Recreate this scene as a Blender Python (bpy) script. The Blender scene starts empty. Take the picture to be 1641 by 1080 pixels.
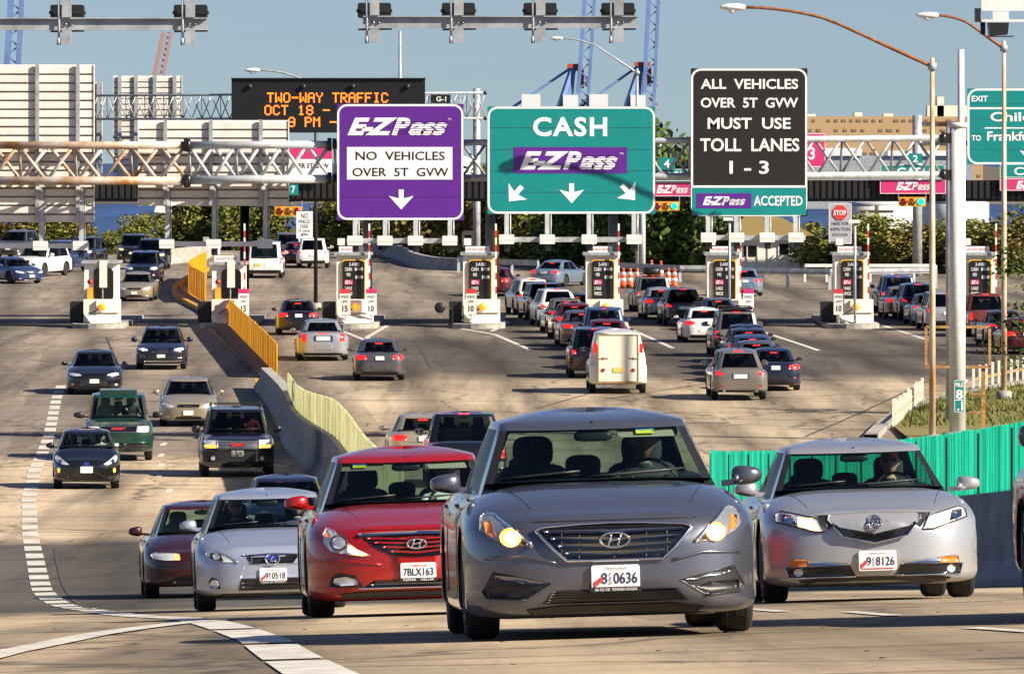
import bpy, bmesh, math, random
import numpy as np
from mathutils import Vector, Matrix
from mathutils.bvhtree import BVHTree
random.seed(7); rng = np.random.default_rng(7)
SC = bpy.context.scene
COL = SC.collection
PI = math.pi
# ------------------------------------------------------------- camera, sky, sun, exposure
F = 12000.0; CX = 820.5; HY = 234.0; CZ = 8.0        # focal length in photo pixels, horizon row, camera height above the plaza
cam_d = bpy.data.cameras.new('camera'); cam = bpy.data.objects.new('camera', cam_d); COL.objects.link(cam)
cam.location = (0, 0, CZ); cam.rotation_euler = (PI/2, 0, 0)
cam_d.sensor_width = 36; cam_d.lens = 36*F/1641; cam_d.shift_y = (HY-540)/1641
cam_d.clip_start = 1; cam_d.clip_end = 12000
SC.camera = cam
SUN_TO = Vector((-6.6, 3.4, -4.75)).normalized()
elev = math.asin(-SUN_TO.z); azim = math.atan2(-SUN_TO.x, -SUN_TO.y)
W = bpy.data.worlds.new('World'); SC.world = W; W.use_nodes = True
nt = W.node_tree; nt.nodes.clear()
o_ = nt.nodes.new('ShaderNodeOutputWorld'); bg = nt.nodes.new('ShaderNodeBackground'); sk = nt.nodes.new('ShaderNodeTexSky')
sk.sky_type = 'NISHITA'; sk.sun_disc = False; sk.sun_elevation = elev; sk.sun_rotation = azim; sk.altitude = 50; sk.air_density = 1.0; sk.dust_density = 0.6; sk.ozone_density = 4.5
tc = nt.nodes.new('ShaderNodeTexCoord'); va = nt.nodes.new('ShaderNodeVectorMath'); va.operation = 'ADD'; va.inputs[1].default_value = (0, 0, 0.06)
vn = nt.nodes.new('ShaderNodeVectorMath'); vn.operation = 'NORMALIZE'
nt.links.new(tc.outputs['Generated'], va.inputs[0]); nt.links.new(va.outputs[0], vn.inputs[0]); nt.links.new(vn.outputs[0], sk.inputs['Vector'])
hs = nt.nodes.new('ShaderNodeHueSaturation'); hs.inputs['Saturation'].default_value = 0.95; hs.inputs['Hue'].default_value = 0.515
nt.links.new(sk.outputs[0], hs.inputs['Color']); nt.links.new(hs.outputs[0], bg.inputs[0]); nt.links.new(bg.outputs[0], o_.inputs[0])
bg.inputs[1].default_value = 0.050
sun_d = bpy.data.lights.new('sun', 'SUN'); sun_d.energy = 5.0; sun_d.angle = math.radians(0.5); sun_d.color = (1.0, 0.90, 0.74)
sun = bpy.data.objects.new('sun', sun_d); COL.objects.link(sun); sun.rotation_euler = SUN_TO.to_track_quat('-Z', 'Y').to_euler(); sun.location = (80, -30, 60)
VS = SC.view_settings; VS.view_transform = 'Standard'; VS.look = 'None'; VS.gamma = 1; VS.exposure = 1.05
SC.cycles.use_denoising = True
SC.cycles.max_bounces = 6; SC.cycles.transparent_max_bounces = 16; SC.cycles.caustics_reflective = False; SC.cycles.caustics_refractive = False

# ------------------------------------------------------------- materials
M = {}
def mat(name, col, rough=0.6, metal=0.0, coat=0.0, spec=0.5, noise=0.0, scale=8.0, emit=None, bump=0.0, col2=None, stretch=(1,1,1)):
    m = bpy.data.materials.new(name); m.use_nodes = True; t = m.node_tree; b = t.nodes['Principled BSDF']
    b.inputs['Base Color'].default_value = (*col, 1); b.inputs['Roughness'].default_value = rough; b.inputs['Metallic'].default_value = metal
    b.inputs['Coat Weight'].default_value = coat; b.inputs['Coat Roughness'].default_value = 0.03; b.inputs['Specular IOR Level'].default_value = spec
    if noise or bump:
        c = t.nodes.new('ShaderNodeTexCoord'); mp = t.nodes.new('ShaderNodeMapping'); mp.inputs['Scale'].default_value = stretch
        n = t.nodes.new('ShaderNodeTexNoise'); n.inputs['Scale'].default_value = scale; n.inputs['Detail'].default_value = 7; n.inputs['Roughness'].default_value = 0.65
        t.links.new(c.outputs['Object'], mp.inputs[0]); t.links.new(mp.outputs[0], n.inputs['Vector'])
        r = t.nodes.new('ShaderNodeValToRGB'); r.color_ramp.elements[0].position = 0.35; r.color_ramp.elements[1].position = 0.65
        lo = col2 if col2 else tuple(v*(1-noise) for v in col)
        r.color_ramp.elements[0].color = (*lo, 1); r.color_ramp.elements[1].color = (*(min(1, v*(1+noise*0.4)) for v in col), 1)
        t.links.new(n.outputs['Fac'], r.inputs[0]); t.links.new(r.outputs[0], b.inputs['Base Color'])
        if bump:
            bp = t.nodes.new('ShaderNodeBump'); bp.inputs['Strength'].default_value = bump; bp.inputs['Distance'].default_value = 0.02
            t.links.new(n.outputs['Fac'], bp.inputs['Height']); t.links.new(bp.outputs[0], b.inputs['Normal'])
    if emit:
        b.inputs['Emission Color'].default_value = (*emit[:3], 1); b.inputs['Emission Strength'].default_value = emit[3]
    M[name] = m
    return m
def paint(name, col, metal=0.55, rough=0.32):
    m = mat(name, col, rough, metal, 1.0)
    t = m.node_tree; b = t.nodes['Principled BSDF']
    c = t.nodes.new('ShaderNodeTexCoord'); n = t.nodes.new('ShaderNodeTexNoise'); n.inputs['Scale'].default_value = 2.2; n.inputs['Detail'].default_value = 5
    t.links.new(c.outputs['Object'], n.inputs['Vector'])      # road film: slightly uneven gloss and colour
    r = t.nodes.new('ShaderNodeMapRange'); r.inputs['To Min'].default_value = 0.03; r.inputs['To Max'].default_value = 0.10
    t.links.new(n.outputs['Fac'], r.inputs[0]); t.links.new(r.outputs[0], b.inputs['Coat Roughness'])
    x = t.nodes.new('ShaderNodeMix'); x.data_type = 'RGBA'; x.inputs['A'].default_value = (*(v*0.88 for v in col), 1); x.inputs['B'].default_value = (*(min(1, v*1.06) for v in col), 1)
    t.links.new(n.outputs['Fac'], x.inputs['Factor']); t.links.new(x.outputs['Result'], b.inputs['Base Color'])
    return m
mat('paint', (0.2, 0.2, 0.2))                                   # placeholder, replaced car by car
P_GUN = paint('gunmetal paint', (0.125, 0.13, 0.162), 0.66, 0.29); P_RED = paint('red paint', (0.34, 0.005, 0.005), 0.25, 0.34)
P_SILB = paint('silver blue paint', (0.36, 0.40, 0.51), 0.45, 0.36); P_SIL = paint('silver paint', (0.41, 0.415, 0.43), 0.5, 0.31)
P_BLK = paint('black paint', (0.006, 0.006, 0.008), 0.0, 0.2); P_NAVY = paint('navy paint', (0.008, 0.012, 0.035), 0.2)
P_MAR = paint('maroon paint', (0.042, 0.006, 0.005), 0.3); P_GRN = paint('dark green paint', (0.006, 0.045, 0.034), 0.2)
P_BEI = paint('beige paint', (0.40, 0.34, 0.24), 0.5); P_WHT = paint('white paint', (0.78, 0.77, 0.73), 0.0); P_CREAM = paint('cream paint', (0.80, 0.76, 0.62), 0.0, 0.4)
P_GRY = paint('grey paint', (0.10, 0.10, 0.105), 0.5); P_TAN = paint('taupe paint', (0.23, 0.20, 0.17), 0.5); P_DRED = paint('dark red paint', (0.10, 0.006, 0.010), 0.3)
P_BLU = paint('blue paint', (0.03, 0.06, 0.16), 0.4); P_SKY = paint('light blue paint', (0.20, 0.27, 0.36), 0.5); P_RSTP = paint('faded red paint', (0.16, 0.03, 0.015), 0.2)
mat('black plastic', (0.012, 0.012, 0.013), 0.45); mat('gloss black', (0.006, 0.006, 0.007), 0.08, 0, 0.5); mat('rubber', (0.014, 0.014, 0.014), 0.8, noise=0.3, scale=20)
mat('dark trim', (0.02, 0.02, 0.022), 0.3); mat('chrome', (0.75, 0.75, 0.76), 0.10, 1.0); mat('dark chrome', (0.28, 0.28, 0.29), 0.18, 1.0)
mat('alloy', (0.45, 0.45, 0.46), 0.3, 0.9); mat('seat cloth', (0.03, 0.03, 0.032), 0.9, noise=0.3, scale=30); mat('tan cloth', (0.30, 0.27, 0.21), 0.9); mat('headliner', (0.09, 0.09, 0.085), 0.9)
mat('lamp bowl', (0.62, 0.62, 0.60), 0.16, 0.75); mat('lamp dark', (0.05, 0.05, 0.055), 0.12, 0.5, 1.0); mat('lamp lens', (0.75, 0.76, 0.76), 0.06, 0.35, 1.0)
mat('lamp glow', (1, 0.8, 0.4), 0.4, emit=(1.0, 0.80, 0.50, 14)); mat('lamp soft glow', (1, 0.8, 0.5), 0.4, emit=(1.0, 0.52, 0.20, 1.5)); mat('amber', (0.75, 0.20, 0.015), 0.15, 0, 1)
mat('amber lit', (0.85, 0.3, 0.05), 0.3, emit=(1.0, 0.36, 0.06, 1.2)); mat('tail red', (0.42, 0.006, 0.008), 0.12, 0, 1); mat('brake lit', (0.8, 0.02, 0.02), 0.2, emit=(1.0, 0.02, 0.015, 0.5)); mat('clear lens', (0.6, 0.58, 0.56), 0.1, 0.2, 1)
mat('plate white', (0.78, 0.78, 0.74), 0.4); mat('plate yellow', (0.75, 0.55, 0.12), 0.4); mat('plate ink', (0.02, 0.03, 0.09), 0.5); mat('plate red', (0.55, 0.04, 0.04), 0.5); mat('red letters', (0.6, 0.03, 0.03), 0.4); mat('badge blue', (0.03, 0.06, 0.30), 0.2, 0.3, 1)
mat('skin', (0.42, 0.24, 0.16), 0.55); mat('dark skin', (0.16, 0.085, 0.055), 0.55); mat('hair brown', (0.05, 0.03, 0.02), 0.6); mat('hair black', (0.012, 0.010, 0.010), 0.5); mat('hair grey', (0.25, 0.24, 0.23), 0.6)
mat('shirt white', (0.7, 0.7, 0.68), 0.9); mat('shirt blue', (0.06, 0.10, 0.22), 0.9); mat('shirt dark', (0.03, 0.03, 0.035), 0.9); mat('shirt red', (0.30, 0.04, 0.04), 0.9); mat('sticker blue', (0.15, 0.5, 0.8), 0.5); mat('sticker yellow', (0.85, 0.75, 0.05), 0.5)
def translucent(name, k):                                        # thin plastic glare screen: lets sunlight through
    t = M[name].node_tree; b = t.nodes['Principled BSDF']; out = t.nodes['Material Output']; tr = t.nodes.new('ShaderNodeBsdfTranslucent'); mx = t.nodes.new('ShaderNodeMixShader'); mx.inputs[0].default_value = k
    src = b.inputs['Base Color'].links[0].from_socket if b.inputs['Base Color'].links else None
    if src: t.links.new(src, tr.inputs[0])
    g = t.nodes.new('ShaderNodeNewGeometry'); r = t.nodes.new('ShaderNodeMapRange'); r.inputs['To Min'].default_value = .78; r.inputs['To Max'].default_value = 1.08; t.links.new(g.outputs['Random Per Island'], r.inputs[0])
    ml = t.nodes.new('ShaderNodeMix'); ml.data_type = 'RGBA'; ml.blend_type = 'MULTIPLY'; ml.inputs['Factor'].default_value = 1; t.links.new(src, ml.inputs['A']); t.links.new(r.outputs[0], ml.inputs['B']); t.links.new(ml.outputs['Result'], tr.inputs[0]); t.links.new(ml.outputs['Result'], b.inputs['Base Color'])
    t.links.new(b.outputs[0], mx.inputs[1]); t.links.new(tr.outputs[0], mx.inputs[2]); t.links.new(mx.outputs[0], out.inputs[0])
def glass(name, tint, lo, hi):
    m = bpy.data.materials.new(name); m.use_nodes = True; t = m.node_tree; t.nodes.clear()
    out = t.nodes.new('ShaderNodeOutputMaterial'); a = t.nodes.new('ShaderNodeBsdfTransparent'); g = t.nodes.new('ShaderNodeBsdfGlossy'); mx = t.nodes.new('ShaderNodeMixShader')
    a.inputs[0].default_value = (*tint, 1); g.inputs['Roughness'].default_value = 0.02; g.inputs['Color'].default_value = (0.95, 0.97, 1, 1)
    lw = t.nodes.new('ShaderNodeLayerWeight'); lw.inputs['Blend'].default_value = 0.25; r = t.nodes.new('ShaderNodeMapRange'); r.inputs['To Min'].default_value = lo; r.inputs['To Max'].default_value = hi
    t.links.new(lw.outputs['Fresnel'], r.inputs[0]); t.links.new(r.outputs[0], mx.inputs[0]); t.links.new(a.outputs[0], mx.inputs[1]); t.links.new(g.outputs[0], mx.inputs[2]); t.links.new(mx.outputs[0], out.inputs[0])
    M[name] = m
glass('clear glass', (0.62, 0.76, 0.71), 0.02, 0.34); glass('tinted glass', (0.26, 0.30, 0.29), 0.02, 0.35)
mat('galvanized', (0.43, 0.445, 0.46), 0.5, 0.35, noise=0.35, scale=3); mat('galvanized bright', (0.52, 0.54, 0.56), 0.45, 0.15, noise=0.2, scale=4); mat('rusty steel', (0.47, 0.46, 0.44), 0.6, 0.15, noise=0.6, scale=1.1, col2=(0.30, 0.14, 0.03))
mat('streaked pole', (0.62, 0.55, 0.47), 0.6, 0.1, noise=0.4, scale=1.4, col2=(0.42, 0.20, 0.07), stretch=(3, 3, .5)); mat('rust', (0.26, 0.10, 0.035), 0.8, noise=0.5, scale=6); mat('rusty wood', (0.40, 0.22, 0.08), 0.85, noise=0.5, scale=6); mat('sign back', (0.76, 0.71, 0.64), 0.5, 0.0, noise=0.15, scale=2); mat('black steel', (0.012, 0.012, 0.013), 0.5)
mat('white metal', (0.72, 0.72, 0.69), 0.5, noise=0.12, scale=3); mat('pole white', (0.66, 0.64, 0.62), 0.5, noise=0.14, scale=3); mat('fascia', (0.014, 0.012, 0.010), 0.55, noise=0.3, scale=3)
mat('sign purple', (0.095, 0.012, 0.24), 0.45, noise=0.10, scale=2); mat('sign green', (0.0, 0.215, 0.21), 0.45, noise=0.08, scale=2); mat('sign black', (0.009, 0.008, 0.007), 0.5); mat('sign white', (0.82, 0.82, 0.80), 0.5); mat('sign pink', (0.55, 0.03, 0.16), 0.5)
mat('led orange', (0.9, 0.2, 0.02), 0.5, emit=(1.0, 0.13, 0.008, 1.6)); mat('board black', (0.005, 0.005, 0.005), 0.5); mat('signal yellow', (0.65, 0.30, 0.02), 0.5); mat('signal green lit', (0, 0.6, 0.4), 0.3, emit=(0.0, 0.9, 0.5, 1.2)); mat('signal red', (0.35, 0.02, 0.02), 0.2); mat('signal amber', (0.40, 0.12, 0.01), 0.2)
mat('booth white', (0.84, 0.81, 0.72), 0.5, noise=0.1, scale=3); mat('booth blue', (0.04, 0.20, 0.52), 0.45); mat('booth yellow', (0.75, 0.42, 0.03), 0.5); mat('amber lamp', (0.85, 0.28, 0.01), 0.25, emit=(1.0, 0.30, 0.01, 0.5))
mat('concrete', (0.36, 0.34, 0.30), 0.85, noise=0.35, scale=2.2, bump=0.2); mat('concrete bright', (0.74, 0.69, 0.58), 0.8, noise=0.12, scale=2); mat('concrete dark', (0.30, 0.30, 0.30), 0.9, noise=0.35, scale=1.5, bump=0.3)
mat('fence teal', (0.13, 0.80, 0.64), 0.5, noise=0.2, scale=2.5, stretch=(4,4,.4)); mat('fence lime', (0.86, 0.85, 0.60), 0.55, noise=0.12, scale=2); mat('fence yellow', (0.88, 0.50, 0.01), 0.5, noise=0.15, scale=3); mat('kerb yellow', (0.55, 0.29, 0.02), 0.7, noise=0.4, scale=3)
translucent('fence teal', .8); translucent('fence lime', .6); translucent('fence yellow', .3)
mat('cone orange', (0.80, 0.10, 0.015), 0.5); mat('crane hazed rust', (0.34, 0.22, 0.21), 0.7); mat('crane blue', (0.13, 0.22, 0.42), 0.6, noise=0.3, scale=0.1); mat('crane red', (0.45, 0.06, 0.03), 0.6); mat('terminal orange', (0.44, 0.29, 0.14), 0.8); mat('terminal window', (0.24, 0.15, 0.08), 0.7)  # blue and rust crane colours are paled to imitate distance haze
mat('bark', (0.10, 0.075, 0.055), 0.9, noise=0.4, scale=5); mat('straw', (0.30, 0.22, 0.08), 0.9); mat('road paint', (0.66, 0.63, 0.57), 0.7, noise=0.18, scale=3.5, col2=(0.36, 0.33, 0.28)); mat('road paint yellow', (0.55, 0.30, 0.03), 0.7, noise=0.3, scale=1.5); mat('tyre mark', (.055, .049, .043), .85, noise=.5, scale=1.5); mat('crack', (0.05, 0.045, 0.04), 0.9)
def leafmat(name, a, b):
    m = mat(name, a, 0.6); t = m.node_tree; bs = t.nodes['Principled BSDF']
    oi = t.nodes.new('ShaderNodeNewGeometry'); r = t.nodes.new('ShaderNodeValToRGB'); r.color_ramp.elements[0].color = (*a, 1); r.color_ramp.elements[1].color = (*b, 1)
    t.links.new(oi.outputs['Random Per Island'], r.inputs[0]); t.links.new(r.outputs[0], bs.inputs['Base Color'])
    bs.inputs['Specular IOR Level'].default_value = 0.2
leafmat('leaf dark', (0.028, 0.062, 0.016), (0.12, 0.165, 0.032)); leafmat('leaf olive', (0.062, 0.082, 0.014), (0.23, 0.225, 0.045)); leafmat('leaf autumn', (0.07, 0.068, 0.016), (0.23, 0.17, 0.04)); leafmat('grass blade', (0.06, 0.09, 0.015), (0.16, 0.15, 0.035))

# ------------------------------------------------------------- mesh builder
class MB:
    def __init__(s): s.v = []; s.f = []; s.m = []; s.sm = []
    def add(s, vs, fs, mi=0, smooth=False):
        n = len(s.v); s.v += [tuple(p) for p in vs]; s.f += [tuple(i+n for i in f) for f in fs]; s.m += [mi]*len(fs); s.sm += [smooth]*len(fs)
    def box(s, x0, x1, y0, y1, z0, z1, mi=0):
        s.add([(x0,y0,z0),(x1,y0,z0),(x1,y1,z0),(x0,y1,z0),(x0,y0,z1),(x1,y0,z1),(x1,y1,z1),(x0,y1,z1)],
              [(3,2,1,0),(4,5,6,7),(0,1,5,4),(1,2,6,5),(2,3,7,6),(3,0,4,7)], mi)
    def bbox(s, x0, x1, y0, y1, z0, z1, b=0.02, mi=0):          # box with chamfered vertical-face edges (front outline)
        pts = []
        for (cx, cz, a0) in ((x1-b, z1-b, 0), (x0+b, z1-b, 90), (x0+b, z0+b, 180), (x1-b, z0+b, 270)):
            for k in range(4): a = math.radians(a0+k*30); pts.append((cx+b*math.cos(a), cz+b*math.sin(a)))
        s.prism(pts, y0, y1, mi)
    def prism(s, pts, y0, y1, mi=0):                             # polygon in xz, counter-clockwise seen from -y, extruded along y
        n = len(pts); vs = [(x, y0, z) for x, z in pts]+[(x, y1, z) for x, z in pts]
        s.add(vs, [tuple(range(n)), tuple(range(2*n-1, n-1, -1))]+[(i, n+i, n+(i+1)%n, (i+1)%n) for i in range(n)], mi)
    def zprism(s, pts, z0, z1, mi=0):
        n = len(pts); vs = [(x, y, z0) for x, y in pts]+[(x, y, z1) for x, y in pts]
        s.add(vs, [tuple(range(n-1, -1, -1)), tuple(range(n, 2*n))]+[(i, (i+1)%n, n+(i+1)%n, n+i) for i in range(n)], mi)
    def tube(s, pts, r, n=8, mi=0, closed=False, caps=True):
        pts = [Vector(p) for p in pts]; k = len(pts); rr = r if isinstance(r, (list, tuple)) else [r]*k
        vs = []; up0 = None
        for i, p in enumerate(pts):
            a = pts[i-1] if (i > 0 or closed) else p; b = pts[(i+1) % k] if (i < k-1 or closed) else p
            d = (b-a).normalized(); ref = Vector((0,0,1)) if abs(d.z) < 0.9 else Vector((0,1,0))
            u = d.cross(ref).normalized(); w = d.cross(u)
            for j in range(n):
                t = 2*PI*j/n; vs.append(p+u*(rr[i]*math.cos(t))+w*(rr[i]*math.sin(t)))
        fs = []
        for i in range(k if closed else k-1):
            i2 = (i+1) % k
            for j in range(n): fs.append((i*n+j, i*n+(j+1)%n, i2*n+(j+1)%n, i2*n+j))
        if caps and not closed: fs += [tuple(range(n-1, -1, -1)), tuple((k-1)*n+j for j in range(n))]
        s.add(vs, fs, mi, True)
    def bar(s, a, b, w, h, mi=0):                                # rectangular bar from a to b
        a = Vector(a); b = Vector(b); d = (b-a).normalized(); ref = Vector((0,0,1)) if abs(d.z) < 0.95 else Vector((0,1,0))
        u = d.cross(ref).normalized()*w/2; q = u.cross(d).normalized()*h/2
        vs = [a-u-q, a+u-q, a+u+q, a-u+q, b-u-q, b+u-q, b+u+q, b-u+q]
        s.add(vs, [(0,1,2,3),(7,6,5,4),(0,4,5,1),(1,5,6,2),(2,6,7,3),(3,7,4,0)], mi)
    def lathe(s, prof, axis, o, n=24, mi=0, smooth=True):        # prof: (radius, height along axis)
        o = Vector(o); vs = []
        for r, h in prof:
            for j in range(n):
                t = 2*PI*j/n; c, d = r*math.cos(t), r*math.sin(t)
                vs.append(o+(Vector((h, c, d)) if axis == 'x' else Vector((c, h, -d)) if axis == 'y' else Vector((c, d, h))))
        fs = [(i*n+j, i*n+(j+1)%n, (i+1)*n+(j+1)%n, (i+1)*n+j) for i in range(len(prof)-1) for j in range(n)]
        fs += [tuple(range(n-1, -1, -1)), tuple((len(prof)-1)*n+j for j in range(n))]
        s.add(vs, fs, mi, smooth)
    def grid(s, P, mi=0, smooth=True, wrap=False):               # P: rows of points
        r, c = len(P), len(P[0]); vs = [p for row in P for p in row]
        fs = [(i*c+j, i*c+(j+1)%c, (i+1)*c+(j+1)%c, (i+1)*c+j) for i in range(r-1) for j in range(c if wrap else c-1)]
        s.add(vs, fs, mi, smooth)
    def build(s, name, mats, parent=None, loc=None, fix=False):
        me = bpy.data.meshes.new(name); me.from_pydata(s.v, [], s.f)
        for m in (mats if isinstance(mats, (list, tuple)) else [mats]): me.materials.append(M[m] if isinstance(m, str) else m)
        me.polygons.foreach_set('material_index', s.m); me.polygons.foreach_set('use_smooth', s.sm)
        if fix:
            b = bmesh.new(); b.from_mesh(me); bmesh.ops.recalc_face_normals(b, faces=b.faces); b.to_mesh(me); b.free()
        me.update()
        return link(name, me, parent, loc)
def link(name, data, parent=None, loc=None):
    o = bpy.data.objects.new(name, data); COL.objects.link(o)
    if parent: o.parent = parent
    if loc: o.location = loc
    return o
def tag(o, label, cat, group=None, kind=None):
    o['label'] = label; o['category'] = cat
    if group: o['group'] = group
    if kind: o['kind'] = kind
    return o
def empty(name, loc, label, cat, group=None, rz=0):
    o = bpy.data.objects.new(name, None); COL.objects.link(o); o.location = loc; o.rotation_euler.z = rz; o.empty_display_size = 0.3
    return tag(o, label, cat, group)
def struct(o): o['kind'] = 'structure'; return o
def copy_tree(o, parent=None):
    c = o.copy(); COL.objects.link(c)
    if parent: c.parent = parent
    for ch in list(o.children): copy_tree(ch, c)
    return c

# text as mesh geometry: returns verts (x, z) plane fitted in a box, and faces
_TC = {}
def text_geo(s, shear=0.0, bold=0.0, space=1.0):
    k = (s, shear, bold, space)
    if k not in _TC:
        cu = bpy.data.curves.new('t', 'FONT'); cu.body = s; cu.size = 1; cu.shear = shear; cu.offset = bold; cu.space_character = space; cu.resolution_u = 3; cu.align_x = 'CENTER'
        ob = bpy.data.objects.new('t', cu); COL.objects.link(ob); dg = bpy.context.evaluated_depsgraph_get(); dg.update()
        me = bpy.data.meshes.new_from_object(ob.evaluated_get(dg))
        v = np.array([q.co[:2] for q in me.vertices]) if len(me.vertices) else np.zeros((1, 2)); f = [tuple(p.vertices) for p in me.polygons]
        bpy.data.objects.remove(ob); bpy.data.meshes.remove(me); bpy.data.curves.remove(cu); _TC[k] = (v, f)
    return _TC[k]
def put_text(mb, s, x0, x1, z0, z1, y, mi=0, shear=0.0, bold=0.0, space=1.0, rev=False):
    v, f = text_geo(s, shear, bold, space); a, b = v.min(0), v.max(0); sp = np.maximum(b-a, 1e-6)
    p = (v-a)/sp*np.array([x1-x0, z1-z0])+np.array([x0, z0])
    if rev: mb.add([(x0+x1-q[0], y, q[1]) for q in p], f, mi)     # seen from +y
    else: mb.add([(q[0], y, q[1]) for q in p], f, mi)

# ------------------------------------------------------------- ground profile
_hd = np.array([0, 30, 45, 60, 82, 95, 109, 130, 150, 170, 190, 210, 230, 260, 300, 333, 380, 430, 500, 560], float)
_hh = np.array([0.5, 2.17, 3.0, 3.76, 5.02, 5.75, 6.52, 7.4, 7.9, 8.25, 8.48, 8.58, 8.52, 8.3, 8.04, 8.0, 7.8, 7.2, 7.0, 7.0], float)
def pchip(x, y):
    h = np.diff(x); d = np.diff(y)/h; m = np.zeros_like(y)
    for i in range(1, len(x)-1):
        if d[i-1]*d[i] > 0: w1 = 2*h[i]+h[i-1]; w2 = h[i]+2*h[i-1]; m[i] = (w1+w2)/(w1/d[i-1]+w2/d[i])
    m[0], m[-1] = d[0], d[-1]
    def fn(t):
        t = np.clip(np.asarray(t, float), x[0], x[-1]); i = np.clip(np.searchsorted(x, t)-1, 0, len(x)-2); s = (t-x[i])/h[i]
        return (2*s**3-3*s**2+1)*y[i]+(s**3-2*s**2+s)*h[i]*m[i]+(-2*s**3+3*s**2)*y[i+1]+(s**3-s**2)*h[i]*m[i+1]
    return fn
h0 = pchip(_hd, _hh)
def Zg(X, d): return CZ-float(h0(d))+0.03*max(0.0, min(1.0, (175-d)/90))*max(-12, min(12, X))
_ds = np.linspace(130, 545, 1661); _ys = HY+F*h0(_ds)/_ds
def D(py): return float(np.interp(-py, -_ys, _ds))             # depth of the ground seen at photo row py (beyond 130 m)
def XX(px, d): return (px-CX)*d/F
def ZZ(py, d): return CZ-(py-HY)*d/F
def G(px, py):
    d = D(py); x = XX(px, d); return x, d, Zg(x, d)
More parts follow.
